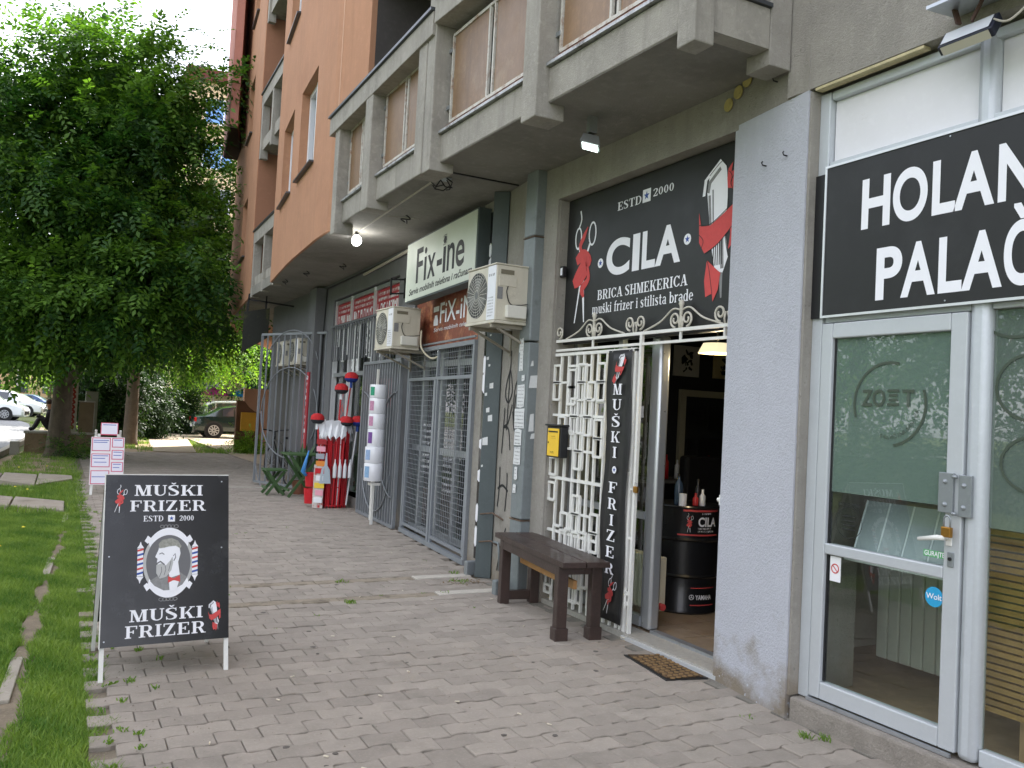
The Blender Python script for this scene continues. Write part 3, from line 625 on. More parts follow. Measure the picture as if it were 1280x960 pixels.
for i, (b, top, r0, el, cl, per, sz, mm, lb) in enumerate(bt):
    b = (b[0], b[1], gz(b[1])); tree('tree', lb, b, top, r0, el, cl, per, sz, 40 + i, mm, leafl=7, sig=.7)
# shrubs
def shrub(label, x, y, r, h, n, size, seed, m, group=None):
    return tree('shrub', label, (x, y, gz(y)), 0, 0, [(x, y, gz(y) + h * .5, r, r, h * .5, 1)], n * 2, 34, size, seed, m, leafl=7, cat='shrub', sig=.25, group=group)
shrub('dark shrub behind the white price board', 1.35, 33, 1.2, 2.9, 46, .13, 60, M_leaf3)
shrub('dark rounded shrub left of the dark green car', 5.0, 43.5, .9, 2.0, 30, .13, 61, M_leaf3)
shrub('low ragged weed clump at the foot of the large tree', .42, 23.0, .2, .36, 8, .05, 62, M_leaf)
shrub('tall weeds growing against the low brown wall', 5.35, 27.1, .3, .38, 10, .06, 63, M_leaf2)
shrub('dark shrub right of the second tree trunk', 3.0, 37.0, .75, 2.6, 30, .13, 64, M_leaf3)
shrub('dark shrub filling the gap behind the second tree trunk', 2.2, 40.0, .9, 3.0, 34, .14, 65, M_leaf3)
# trees and hedge across the street, seen in the shop glass
for i in range(7):
    y = -1 + i * 4.4; x = -11.6 - (i % 3) * .9
    tree('street_tree', None, (x, y, gz(y)), 2.6, .17, [(x, y, 5.2, 2.6, 2.6, 3.0, 1)], 70, 26, .2, 80 + i, M_leaf if i % 2 else M_leaf2, leafl=6, group='trees across the street, mirrored in the shop glass', sig=.6)
for o, w_ in zip([o for o in COL.objects if o.name.startswith('street_tree')], ('first', 'second', 'third', 'fourth', 'fifth', 'sixth', 'last')): o['label'] = w_ + ' tree of the row across the street, counted from the near end'; o['category'] = 'tree'
V, F, ti, C_ = foliage([(-9.9, 11, .9, .8, 14, .9, 1)], 260, 26, 6, .13, 99, .3)
h = mesh_np('hedge', V, F, M_leaf3, None, ti); tag(h, 'long clipped dark hedge across the street', 'hedge')
# ------------------------------------------------------------ the apartment block
bld = thing('apartment_building', 'long curved orange apartment block with concrete balconies over a grey row of shops', 'building', (3.6, 6.0, 0))
def wall(p, q, z0, z1, holes, name, m, th=.14, parent=bld, reveal=None, **tg):
    """vertical wall from p to q (plan), front on the street side, holes=(s0,s1,z0,z1) with reveals th deep"""
    p = Vector((p[0], p[1], 0)); q = Vector((q[0], q[1], 0)); d = q - p; Ln = d.length; d.normalize(); n = Vector((d.y, -d.x, 0))
    if n.x < 0: n = -n          # into the building
    us = sorted({0., Ln} | {v for h in holes for v in h[:2]}); vs_ = sorted({z0, z1} | {v for h in holes for v in h[2:4]})
    us = [u for u in us if 0 <= u <= Ln]; vs_ = [v for v in vs_ if z0 <= v <= z1]
    mb = MB(); P = lambda u, z, t=0: p + d * u + n * t + Vector((0, 0, z))
    for a, b in zip(us[:-1], us[1:]):
        for c_, e in zip(vs_[:-1], vs_[1:]):
            um, vm = (a + b) / 2, (c_ + e) / 2
            if any(h[0] < um < h[1] and h[2] < vm < h[3] for h in holes): continue
            mb.add([P(a, c_), P(b, c_), P(b, e), P(a, e)], [(0, 1, 2, 3)]); mb.add([P(a, c_, th), P(b, c_, th), P(b, e, th), P(a, e, th)], [(3, 2, 1, 0)])
    for h in holes:
        a, b, c_, e = h[:4]
        for A_, B_ in (((a, c_), (a, e)), ((a, e), (b, e)), ((b, e), (b, c_)), ((b, c_), (a, c_))):
            mb.add([P(*A_), P(*B_), P(*B_, th), P(*A_, th)], [(0, 1, 2, 3)])
    for A_, B_ in (((0, z0), (0, z1)), ((0, z1), (Ln, z1)), ((Ln, z1), (Ln, z0)), ((Ln, z0), (0, z0))):
        mb.add([P(*A_), P(*B_), P(*B_, th), P(*A_, th)], [(0, 1, 2, 3)])
    return mb.build(name, m, parent, **tg)
# --- ground floor walls
wall((3.42, -6), (3.425, 3.44), 3.305, 7.6, [], 'wall', M_plast, .35, label='grey plastered wall above the pancake shop')
wall((3.50, 3.9), (3.50, 6.0), 3.27, 3.56, [], 'wall', M_plast, .35, label='speckled grey lintel above the barber shop')
mb = MB(); mb.add([(3.5, 6.0, 0), (3.48, 6.4, 0), (3.56, 7.02, 0), (3.6, 7.6, 0), (3.95, 7.6, 0), (3.95, 6.0, 0)] + [(3.5, 6.0, 3.56), (3.48, 6.4, 3.56), (3.56, 7.02, 3.56), (3.6, 7.6, 3.56), (3.95, 7.6, 3.56), (3.95, 6.0, 3.56)],
     [(i, (i + 1) % 6, (i + 1) % 6 + 6, i + 6) for i in range(6)]); mb.build('wall', M_plast, bld, label='narrow plastered wall with black graffiti')
mb = MB().prism([(3.42, 3.28), (3.505, 3.93), (3.9, 3.93), (3.9, 3.28)], (Vector((0, 0, 0)), Vector((1, 0, 0)), Vector((0, 1, 0)), Vector((0, 0, 1))), -.02, 3.30)
mb.build('pillar', M_white, bld, label='broad pale painted pillar between the two shops')
MB().prism([(3.42, 3.28), (3.505, 3.93), (3.9, 3.93), (3.9, 3.28)], (Vector((0, 0, 0)), Vector((1, 0, 0)), Vector((0, 1, 0)), Vector((0, 0, 1))), 3.301, 3.542).build('wall', M_plast, bld)
B(3.43, 3.62, 3.262, 3.279, .12, 3.29).build('pillar_reveal', M_plast, bld)
# worn strip at the pillar foot
wall((3.60, 7.6), (3.80, 10.0), -.02, 3.56, [(.02, 2.27, .0, 2.79)], 'wall', M_dark, .2)
wall((3.80, 10.0), (3.97, 14.2), -.02, 3.56, [(.55, 4.07, .16, 3.24)], 'wall', M_dark, .2, label='slate grey wall with the household goods shop window')
wall((3.97, 14.2), (4.0, 18.9), -.1, 3.56, [], 'wall', M_dark, .2)
B(3.80, 3.97, 14.62, 15.05, -.05, 3.5).build('column', M_dark, bld)
B(4.01, 9.2, 18.7, 18.9, -.1, 3.56).build('end_wall', M_dark, bld)
# --- soffit and balcony slab
front = [(2.84, 3.43), (2.72, 3.5), (2.665, 5.0), (2.62, 6.7), (2.62, 8.2), (2.655, 9.5), (2.672, 10.0), (2.69, 10.6), (2.73, 11.16), (2.775, 11.9), (2.83, 12.6), (2.93, 13.7), (3.08, 15.0)]
def slabpoly(pts, back, z0, z1, name, m, **tg):
    poly = pts + [(back, pts[-1][1]), (back, pts[0][1])]
    return MB().prism(poly, (Vector((0, 0, 0)), Vector((1, 0, 0)), Vector((0, 1, 0)), Vector((0, 0, 1))), z0, z1).build(name, m, bld, **tg)
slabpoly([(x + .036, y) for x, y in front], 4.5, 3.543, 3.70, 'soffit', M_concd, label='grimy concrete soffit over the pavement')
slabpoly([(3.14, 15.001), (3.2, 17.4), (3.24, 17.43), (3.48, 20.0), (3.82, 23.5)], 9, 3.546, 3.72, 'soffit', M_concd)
for y in (6.72,): B(2.66, 3.5, y - .008, y + .008, 3.532, 3.5425).build('expansion_joint', M_ink, bld)
# --- balcony parapet: band, sill flashing, posts, top beam, railing panels
FX = lambda y: float(np.interp(y, [a[1] for a in front], [a[0] for a in front]))
for y0, y1 in ((3.56, 4.84), (5.03, 6.54), (6.9, 8.15), (8.36, 9.42)):
    x0, x1 = FX(y0) + .03, FX(y1) + .03; n_ = 1
    mb = MB(); mb.prism([(x0, y0), (x1, y1), (x1 + .16, y1), (x0 + .16, y0)], (Vector((0, 0, 0)), Vector((1, 0, 0)), Vector((0, 1, 0)), Vector((0, 0, 1))), 3.548, 3.775)
    mb.build('parapet_band', M_conc, bld, bevel=.006)
    MB().prism([(x0 - .03, y0 + .003), (x1 - .03, y1 - .003), (x1 + .16, y1 - .003), (x0 + .16, y0 + .003)], (Vector((0, 0, 0)), Vector((1, 0, 0)), Vector((0, 1, 0)), Vector((0, 0, 1))), 3.779, 3.80).build('sill_flashing', mat('weathered_flashing', hexc('b3b5b4'), .45, metal=.5, var=.3, scale=9, stain=(hexc('5e5950'), 12, .5, .65)), bld)
    MB().prism([(x0 + .02, y0 + .003), (x1 + .02, y1 - .003), (x1 + .1, y1 - .003), (x0 + .1, y0 + .003)], (Vector((0, 0, 0)), Vector((1, 0, 0)), Vector((0, 1, 0)), Vector((0, 0, 1))), 3.802, 3.845).build('parapet_core', mat('old_red_core', hexc('8d5f52'), .95, var=.35, scale=14, bump=2), bld)
    # railing frame: two sheet panels in a white steel frame standing off the posts
    rf = thing('railing_frame', None, None, (x0, y0, 3.85)); rf.parent = bld; rf.matrix_parent_inverse = WM[bld.name].inverted()
    M_rust = mat('white_paint_rusting', hexc('c9c5bb'), .55, var=.2, scale=18, stain=(hexc('8a5a34'), 10, .5, .68), bump=.6)
    P = lambda s, z, o=0.0: (x0 + (x1 - x0) * s + .05 + o, y0 + (y1 - y0) * s, z)
    zt, zb = 4.60, 3.88
    # a child of the building: bars are built straight under the building to keep to two levels
    COL.objects.unlink(rf); bpy.data.objects.remove(rf)
    mb = MB()
    for s in (.045, .47, .525, .955): mb.bar(P(s, zb), P(s, zt), .022)
    for z in (zb, zt): mb.bar(P(.045, z), P(.955, z), .024)
    fr_ = mb.build('railing_frame', M_rust, bld)
    for s in (.0, .045):
        pass
    mb = MB()
    for z in (zb + .12, zt - .12):
        for s0, s1 in ((0.0, .045), (.955, 1.0)): mb.bar(P(s0, z), P(s1, z), .035, .03)
    mb.build('railing_bracket', mat('galvanised', hexc('9a9fa2'), .4, metal=.6, var=.1), bld)
    M_pan = mat('stained_brown_panel', hexc('8c6e50'), .45, var=.22, scale=2.2, streak=.4, stain=(hexc('a38d6e'), 1.6, .54, .8), bump=.3, rnd=.1)
    for s0, s1 in ((.06, .455), (.54, .94)):
        a, b, c_, e = P(s0, zb + .012), P(s1, zb + .012), P(s1, zt - .012), P(s0, zt - .012)
        mb = MB(); mb.add([a, b, c_, e] + [(v[0] + .012, v[1], v[2]) for v in (a, b, c_, e)], [(0, 1, 2, 3), (7, 6, 5, 4), (0, 4, 5, 1), (1, 5, 6, 2), (2, 6, 7, 3), (3, 7, 4, 0)])
        mb.build('railing_panel', M_pan, bld)
for y0, y1, zb in ((3.41, 3.555, 3.45), (4.83, 5.03, 3.44), (6.53, 6.70, 3.47), (6.715, 6.9, 3.475), (8.14, 8.36, 3.46), (9.40, 9.56, 3.42)):
    x = FX((y0 + y1) / 2) - .06 if y0 > 4 else 2.74
    B(x, x + (.22 if y0 > 4 else .13), y0, y1, zb, 5.0 if y0 < 6.6 else 4.62).build('balcony_post', M_conc, bld, bevel=.008)
def beam(y0, y1, z0, z1):
    x0, x1 = FX(y0) - .09, FX(y1) - .09
    U = (Vector((0, 0, 0)), Vector((1, 0, 0)), Vector((0, 1, 0)), Vector((0, 0, 1)))
    MB().prism([(x0, y0), (x1, y1), (x1 + .22, y1), (x0 + .22, y0)], U, z0, z1).build('balcony_top_beam', M_conc, bld, bevel=.006)
    MB().prism([(x0 - .025, y0 - .005), (x1 - .025, y1 + .005), (x1 + .25, y1 + .005), (x0 + .25, y0 - .005)], U, z1 + .002, z1 + .028).build('beam_flashing', mat('dark_flashing', hexc('55585c'), .4, metal=.6, var=.15), bld)
beam(6.55, 9.75, 4.60, 4.80); beam(3.40, 6.52, 4.68, 4.88)
# near end return of the balcony
B(2.875, 3.26, 3.425, 3.53, 3.535, 3.755).build('parapet_return', M_conc, bld)
B(2.875, 3.262, 3.405, 3.55, 3.758, 3.78).build('sill_flashing', mat('dark_flashing', (1, 1, 1)), bld)
B(3.265, 3.418, 3.42, 3.60, 3.45, 7.6).build('wall_pier', M_plast, bld, bevel=.006)
# loggia behind the balcony
M_logg = mat('shade_dark_plaster', hexc('4a4643'), .95, var=.2, scale=2)  # dark colour stands in for deep shade inside the loggia and bay
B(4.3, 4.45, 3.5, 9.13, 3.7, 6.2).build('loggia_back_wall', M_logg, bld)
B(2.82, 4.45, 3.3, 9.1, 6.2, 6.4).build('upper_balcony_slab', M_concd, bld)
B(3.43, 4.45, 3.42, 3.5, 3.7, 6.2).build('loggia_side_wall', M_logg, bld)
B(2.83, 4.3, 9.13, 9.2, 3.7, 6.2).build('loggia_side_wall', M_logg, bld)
# --- orange upper storeys
TOP = 15.4
def win(p, q, s0, s1, z0, z1, th=.16, mull=1, parent=bld):
    """white window set in the hole of a wall"""
    p = Vector((p[0], p[1], 0)); q = Vector((q[0], q[1], 0)); d = (q - p).normalized(); n = Vector((d.y, -d.x, 0)); n = n if n.x > 0 else -n
    P = lambda u, z, t: tuple(p + d * u + n * t + Vector((0, 0, z))); t = th - .05; m_ = mat('upvc_white', hexc('e4e6ea'), .35, var=.03)
    mb = MB()
    for a, b in (((s0 + .035, z0), (s0 + .035, z1)), ((s1 - .035, z0), (s1 - .035, z1)), ((s0, z0 + .035), (s1, z0 + .035)), ((s0, z1 - .035), (s1, z1 - .035))): mb.bar(P(*a, t), P(*b, t), .07)
    for k in range(mull):
        u = s0 + (s1 - s0) * (k + 1) / (mull + 1); mb.bar(P(u, z0, t - .006), P(u, z1, t - .006), .08)
    f = mb.build('window', m_, parent)
    g = MB().add([P(s0, z0, th - .02), P(s1, z0, th - .02), P(s1, z1, th - .02), P(s0, z1, th - .02)], [(0, 1, 2, 3)]).build('pane', mat('window_glass_dark', hexc('3c4650'), .06, spec=.9), f, world=False); 
    g.data.transform(WM[f.name].inverted())
    mb = MB(); a, b = P(s0 - .04, z0 - .012, -.05), P(s1 + .04, z0 - .012, -.05)
    mb.add([P(s0 - .03, z0 - .03, -.06), P(s1 + .03, z0 - .03, -.06), P(s1 + .03, z0 - .03, th - .03), P(s0 - .03, z0 - .03, th - .03), P(s0 - .03, z0 - .008, -.06), P(s1 + .03, z0 - .008, -.06), P(s1 + .03, z0 + .004, th - .03), P(s0 - .03, z0 + .004, th - .03)],
           [(3, 2, 1, 0), (4, 5, 6, 7), (0, 1, 5, 4), (1, 2, 6, 5), (2, 3, 7, 6), (3, 0, 4, 7)])
    mb.build('sill', mat('dark_flashing', (1, 1, 1)), f)
orange = [(2.80, 9.12), (2.672, 9.98), (2.69, 10.6), (2.718, 11.0), (2.805, 12.25), (2.86, 12.88), (2.99, 14.14), (3.08, 15.0)]
for i, (p, q) in enumerate(zip(orange[:-1], orange[1:])):
    Ln = math.hypot(q[0] - p[0], q[1] - p[1]); hs = []
    if i in (3, 5):
        hs = [(.03, Ln - .03, 4.66 + k * 2.75, 5.92 + k * 2.75) for k in range(4)]
    wall(p, q, 3.547, TOP, hs, 'orange_wall', M_orange, .2)
    for h in hs: win(p, q, *h, th=.2, mull=1 if i == 3 else 0)
mb = MB(); mb.bar((2.689, 9.84, 3.6), (2.689, 9.84, TOP), .008); mb.build('wall_joint', mat('pale_joint', hexc('d9b79e'), .9), bld)
wall((2.80, 3.6), (2.80, 9.11), 6.41, TOP, [], 'orange_wall', M_orange, .2)
wall((3.42, -6), (3.42, 3.6), 7.61, TOP, [], 'orange_wall', M_orange, .2)
# stair bay between the blocks: concrete framed balconies
for k in range(4):
    z = 3.72 + k * 2.75
    MB().prism([(3.13, 15.02), (3.20, 17.38), (3.36, 17.38), (3.31, 15.02)], (Vector((0, 0, 0)), Vector((1, 0, 0)), Vector((0, 1, 0)), Vector((0, 0, 1))), z + .86, z + 1.1).build('stair_bay_beam', M_conc, bld)
    MB().prism([(3.10, 15.02), (3.17, 17.38), (3.36, 17.38), (3.31, 15.02)], (Vector((0, 0, 0)), Vector((1, 0, 0)), Vector((0, 1, 0)), Vector((0, 0, 1))), z + 1.103, z + 1.13).build('beam_flashing', mat('dark_flashing', (1, 1, 1)), bld)
    for y in (15.03, 16.1, 17.2):
        x = 3.14 + .025 * (y - 15); B(x, x + .14, y, y + .12, z - .2, z + .855).build('stair_bay_post', M_conc, bld)
    MB().prism([(3.2, 15.02), (3.24, 17.38), (4.2, 17.38), (4.2, 15.02)], (Vector((0, 0, 0)), Vector((1, 0, 0)), Vector((0, 1, 0)), Vector((0, 0, 1))), z - .03, z + .2).build('stair_bay_slab', M_conc, bld)
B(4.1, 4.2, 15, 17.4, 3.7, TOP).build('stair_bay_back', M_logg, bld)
# second block, set back behind a sharp corner
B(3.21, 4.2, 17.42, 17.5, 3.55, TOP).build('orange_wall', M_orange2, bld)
for i, (p, q) in enumerate((((3.2, 17.44), (3.375, 19.2)), ((3.375, 19.2), (3.49, 20.5)), ((3.49, 20.5), (3.78, 23.5)))):
    Ln = math.hypot(q[0] - p[0], q[1] - p[1]); hs = []
    if i == 1: hs = [(.12, Ln - .12, 4.66 + k * 2.75, 5.95 + k * 2.75) for k in range(4)]
    wall(p, q, 3.553, TOP, hs, 'orange_wall', M_orange, .2)
    for h in hs: win(p, q, *h, th=.2, mull=0)
# red bay with its dark underside
MB().prism([(3.29, 20.7), (3.12, 20.78), (3.42, 23.6), (3.9, 23.6)], (Vector((0, 0, 0)), Vector((1, 0, 0)), Vector((0, 1, 0)), Vector((0, 0, 1))), 7.9, TOP).build('red_bay', M_pink, bld)
MB().prism([(3.28, 20.72), (3.14, 20.79), (3.43, 23.5), (3.9, 23.5)], (Vector((0, 0, 0)), Vector((1, 0, 0)), Vector((0, 1, 0)), Vector((0, 0, 1))), 7.85, 7.897).build('bay_underside', mat('dark_brown_underside', hexc('3b2b24'), .9, var=.2), bld)
# solid unseen core behind it all, put in to block the sun
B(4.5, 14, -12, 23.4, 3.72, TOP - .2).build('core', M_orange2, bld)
for z0_, z1_ in ((3.56, TOP),): MB().prism([(3.80, 23.52), (5.1, 29), (7.4, 35), (14, 35), (14, 23.52)], (Vector((0, 0, 0)), Vector((1, 0, 0)), Vector((0, 1, 0)), Vector((0, 0, 1))), z0_, z1_).build('shadow_wing', M_orange2, bld)  # unseen wing added so its shadow covers the far pavement
for x_, y_ in ((6.2, 28.8), (8.6, 34), (12, 34)): B(x_, x_ + .5, y_, y_ + .5, -.2, 3.558).build('shadow_wing_column', M_dark, bld)  # unseen legs added to carry the shading wing
B(3.985, 4.0, 16.9, 18.3, 0, 2.3).build('dark_recess_panel', M_black, bld)  # flat black panel stands in for the dark of a recess
B(2.5, 14.2, -12.2, 23.7, TOP, TOP + .25).build('roof', M_conc, bld)
B(9.21, 14, -12, 18.9, 0, 3.7).build('core', M_dark, bld)
B(3.43, 9.2, -12, -6.0, 0, 3.7).build('core', M_dark, bld)
# --- rooms: a floor, walls and ceiling each
def room(x0, x1, y0, y1, z0, z1, mw, mf, mc=None, lb=None):
    mb = MB().box(x1, x1 + .06, y0 - .06, y1 + .06, z0 - .05, z1).box(x0, x1, y1, y1 + .06, z0 - .05, z1).box(x0, x1, y0 - .06, y0, z0 - .05, z1); mb.build('room_wall', mw, bld, label=lb)
    B(x0, x1, y0, y1, z0 - .06, z0).build('room_floor', mf, bld); B(x0, x1, y0 - .06, y1 + .06, z1, z1 + .05).build('room_ceiling', mc or mw, bld)
M_rd = mat('charcoal_room_paint', hexc('2c2d30'), .8, var=.1)
M_tile = mat('brown_floor_tile', hexc('9a8772'), .35, var=.2, scale=3, stain=(hexc('7d6a56'), 2, .5, .7), rnd=.06)
M_rg = mat('grey_room_paint', hexc('6b6a66'), .85, var=.1)
room(3.86, 9.1, 3.99, 7.4, .03, 2.95, M_rd, mat('tile_grout', hexc('4c443b'), .9), mat('room_ceiling_paint', hexc('8e8d8a'), .9), 'charcoal barber shop wall')
i = 0
for a in range(10):
    for b in range(9):
        x, y = 3.70 + a * .33, 3.96 + b * .33
        B(x + .004, x + .326, y + .004, y + .326, .022, .036).build('floor_tile', M_tile, bld); i += 1
        if x > 6.6: break
room(4.03, 8, 7.65, 9.95, .02, 2.9, M_rd, M_rg)
room(4.2, 8, 10.1, 14.3, .14, 3.3, M_rg, M_rg)
room(3.62, 8.6, -5.5, 3.84, .12, 3.25, mat('warm_room_paint', hexc('a39c90'), .85, var=.1), mat('oak_floor', hexc('aa8c6c'), .45, var=.3, scale=1.5, streak=.3))
B(3.56, 3.90, 3.262, 3.279, .0, 3.28).build('jamb', M_plast, bld)

# ------------------------------------------------------------ barber shop front
cila = thing('barber_shopfront', 'open aluminium barber shop front set back beside the pale pillar', 'shopfront', (3.7, 4.9, 0))
B(3.70, 3.76, 3.935, 5.99, 2.10, 2.18).build('head_rail', M_alu, cila, bevel=.004)
B(3.69, 3.78, 4.80, 4.90, .05, 2.10).build('door_post', mat('satin_aluminium', hexc('c3c6c9'), .3, metal=.7, var=.05), cila, smooth=True, bevel=.02)
B(3.72, 3.75, 4.905, 4.94, .05, 2.10).build('door_post', M_alu, cila)
for y in (5.30, 5.93): B(3.71, 3.76, y, y + .05, .05, 2.10).build('mullion', M_alu, cila, bevel=.004)
B(3.71, 3.76, 4.94, 5.98, .05, .12).build('bottom_rail', M_alu, cila)
B(3.711, 3.759, 4.942, 5.978, .80, .85).build('middle_rail', M_alu, cila)
for a, b in ((4.94, 5.30), (5.35, 5.93)):
    B(3.733, 3.739, a, b, .12, .80).build('pane', glass_mat('clear_glass'), cila); B(3.733, 3.739, a, b, .85, 2.10).build('pane', glass_mat('clear_glass'), cila)
B(3.52, 3.70, 3.935, 5.99, -.02, .035).build('threshold', mat('terrazzo_step', hexc('a9a59c'), .6, var=.25, scale=30), cila)
B(3.70, 3.76, 3.935, 4.80, -.02, .055).build('threshold_strip', M_alu, cila)
B(3.50, 3.519, 3.90, 4.86, -.02, .022).build('threshold_strip', mat('white_alu_edge', hexc('dcdee0'), .35, metal=.4), cila)
B(3.86, 3.93, 3.55, 3.935, .04, 2.1).build('door_edge', M_alu, cila)
for y0, y1 in ((3.93, 3.94), (5.99, 6.0)): B(3.52, 3.86, y0, y1, 0, 3.26).build('jamb', M_plast, bld)
# lever handle of the open door at the pillar edge
h = thing('door_handle', 'white lever handle poking out at the left edge of the pale pillar', 'door handle', (3.56, 3.95, 1.02))
MB().tube([(3.53, 3.94, 1.05), (3.53, 3.972, 1.05), (3.535, 3.975, 1.045), (3.62, 3.972, 1.04)], .013, 8).build('lever', M_wpaint, h, smooth='all')
MB().box(3.515, 3.55, 3.936, 3.95, 1.02, 1.08).build('plate', M_wpaint, h)

# ------------------------------------------------------------ pancake shop front
hol = thing('pancake_shopfront', 'white aluminium shop front with a padlocked glass door right of the pale pillar', 'shopfront', (3.5, 2.8, 0))
B(3.43, 3.80, -5.5, 3.262, -.05, .115).build('step', mat('rough_step_concrete', hexc('9c948a'), .95, var=.25, scale=9, bump=4, bscale=50), bld, bevel=.012)
def fr(y0, y1, z0, z1, x=3.50, d=.06, name='frame', par=None, **k): return B(x, x + d, y0, y1, z0, z1).build(name, M_aluw, par or hol, bevel=.005, **k)
fr(3.195, 3.262, .12, 3.28, 3.49, .07, 'jamb_post')
B(3.485, 3.57, 2.285, 2.375, .12, 3.28).build('mullion', M_aluw, hol, smooth=True, bevel=.03)
fr(-5.4, 3.19, 3.235, 3.28, 3.495, .06, 'head_rail')
fr(-5.4, 3.19, 2.87, 2.905, 3.495, .06, 'transom'); fr(2.378, 3.19, 2.055, 2.09, 3.505, .05, 'transom'); fr(-5.4, 2.28, 2.055, 2.085, 3.505, .05, 'transom')
fr(-5.4, 2.28, .12, .19, 3.505, .05, 'bottom_rail'); fr(1.0, 1.08, .19, 3.2, 3.49, .07, 'mullion'); fr(-1.2, -1.12, .19, 3.2, 3.49, .07, 'mullion')
M_wp = mat('white_infill_panel', hexc('e2e1e4'), .5, var=.04, scale=3, stain=(hexc('b9b5ac'), 5, .66, .8))
for a, b in ((2.378, 3.19), (1.083, 2.282), (-1.117, .997)): B(3.53, 3.54, a, b, 2.907, 3.233).build('infill_panel', M_wp, hol)
B(3.425, 3.475, 2.60, 3.24, 3.286, 3.30).build('cover_strip', mat('yellowed_strip', hexc('c3b78f'), .6, var=.3, scale=9), hol)
# wide fixed window right of the door
g_fr = glass_mat('frosted_glass', (.8, .86, .82), .55, hexc('728178'))
g_cl = glass_mat('clear_glass')
B(3.53, 3.536, 1.083, 2.282, 1.12, 2.052).build('pane', g_fr, hol, label='frosted upper window film with dark rings'); B(3.53, 3.536, 1.083, 2.282, .193, 1.119).build('pane', g_cl, hol)
B(3.53, 3.536, -1.117, .997, .193, 2.052).build('pane', g_cl, hol); B(3.53, 3.536, -5.3, -1.203, .193, 2.052).build('pane', g_cl, hol)
# the door leaf
door = thing('door', None, None, (3.5, 2.8, 0)); door.parent = hol; door.matrix_parent_inverse = WM[hol.name].inverted(); WM[door.name] = Matrix.Translation((3.5, 2.8, 0))
DF = mat('door_frame_white', hexc('c2c6c9'), .4, metal=.25, var=.05, stain=(hexc('98978f'), 12, .7, .85))
def df(y0, y1, z0, z1, **k): return B(3.485, 3.54, y0, y1, z0, z1).build('stile', DF, door, bevel=.006, **k)
df(3.12, 3.19, .14, 2.05); df(2.378, 2.458, .14, 2.05); df(2.459, 3.119, .14, .225); df(2.459, 3.119, 1.972, 2.05); df(2.459, 3.119, .872, .925)
B(3.51, 3.516, 2.458, 3.12, 1.19, 1.972).build('upper_pane', glass_mat('frosted_glass_door', (.8, .88, .84), .55, hexc('788d82')), door)
B(3.51, 3.516, 2.458, 3.12, .925, 1.189).build('middle_pane', g_cl, door); B(3.51, 3.516, 2.458, 3.12, .225, .872).build('lower_pane', g_cl, door)
B(3.506, 3.522, 3.108, 3.119, .23, 1.97).build('gasket', M_black, door)
B(3.47, 3.484, 2.39, 3.19, .118, .135).build('weather_bar', M_alu, door)
# threshold gap
# ring decals on the frosted window, logo on the door
WF = lambda x, y=0, z=0: wallframe(x, y, z)
DG = mat('dark_green_film_print', hexc('3f4a3c'), .6)
f1 = WF(3.528, 2.282, 1.1)
for i, (cx, cy) in enumerate(((.10, .93), (.33, .80), (.17, .62), (.52, .60), (.20, .30), (.56, .33), (.85, .5), (.85, .85))):
    mb = MB()
    for p in ring(cx, cy, .16, .105 + .02 * (i % 3), .012, .012, 0, 360, 28): mb.flat([(a, min(max(b, .03), .94)) for a, b in p], f1, .002 + i * .0002)
    mb.build('ring_print', DG, hol)
fd = WF(3.508, 3.12, .14)
mb = MB()
for p in ring(.335, 1.50, .205, .205, .012, .012, 75, 200, 22) + ring(.335, 1.50, .205, .205, .012, .012, -80, 20, 18): mb.flat(p, fd, .002)
mb.build('logo_ring', DG, door)
text('ZO', .082, fd, .18, 1.49, DG, door, bold=.02, t=.003, width=.135); text('T', .082, fd, .41, 1.49, DG, door, bold=.02, t=.003, width=.065)
mb = MB()
for k in range(4): mb.flat(R(.328 + (.008 if k % 3 else 0), .392 - (.008 if k % 3 else 0), 1.49 + k * .022 + .002, 1.49 + k * .022 + .014), fd, .003)
mb.build('logo_bars', DG, door)
word = 'PALAČINKARNICA'
for i, ch in enumerate(word):
    a = math.radians(-102 + i * 6.9); rr = .168
    text(ch, .0205, fd, .335 + rr * math.cos(a), 1.50 + rr * math.sin(a), DG, door, rot=a + PI / 2, t=.003, align='CENTER', name='letter')
mb = MB()
for p in ring(.13, .905, .08, .08, .003, .003, 0, 360, 26): mb.flat(p, fd, .0015)
mb.build('notice_ring', M_ink, door)
text('RADNO VREME', .018, fd, .13, .985, M_ink, door, align='CENTER', width=.14)
mb = MB()
for k in range(4): mb.flat(R(.09, .17, .935 - k * .022, .940 - k * .022), fd, .0022)
mb.build('notice_lines', M_ink, door)
B(3.505, 3.5085, 2.459, 2.57, .955, .985).build('push_sticker', mat('green_sticker', hexc('5fae6e'), .5), door); text('GURAJTE', .022, WF(3.5045, 2.57, .958), .006, .003, M_print, door, width=.1, bold=.02)
B(3.505, 3.5085, 3.03, 3.095, .74, .865).build('no_smoking_sticker', mat('sticker_white', hexc('e9e9ea'), .5), door)
mb = MB(); f2 = WF(3.504, 3.0625, .805)
for p in ring(0, 0, .025, .025, .006, .006, 0, 360, 20) + [ribbon([(-.017, .017), (.017, -.017)], .005)[0]]: mb.flat(p, f2, .0005)
mb.build('no_smoking_mark', M_redp, door)
mb = MB().flat(arcpts(0, 0, .045, .045, 0, 350, 24), WF(3.5085, 2.51, .78), .003); mb.build('round_sticker', mat('blue_sticker', hexc('2b9ccb'), .45), door)
text('Wolt', .026, WF(3.505, 2.51, .77), 0, 0, M_print, door, align='CENTER', bold=.01)
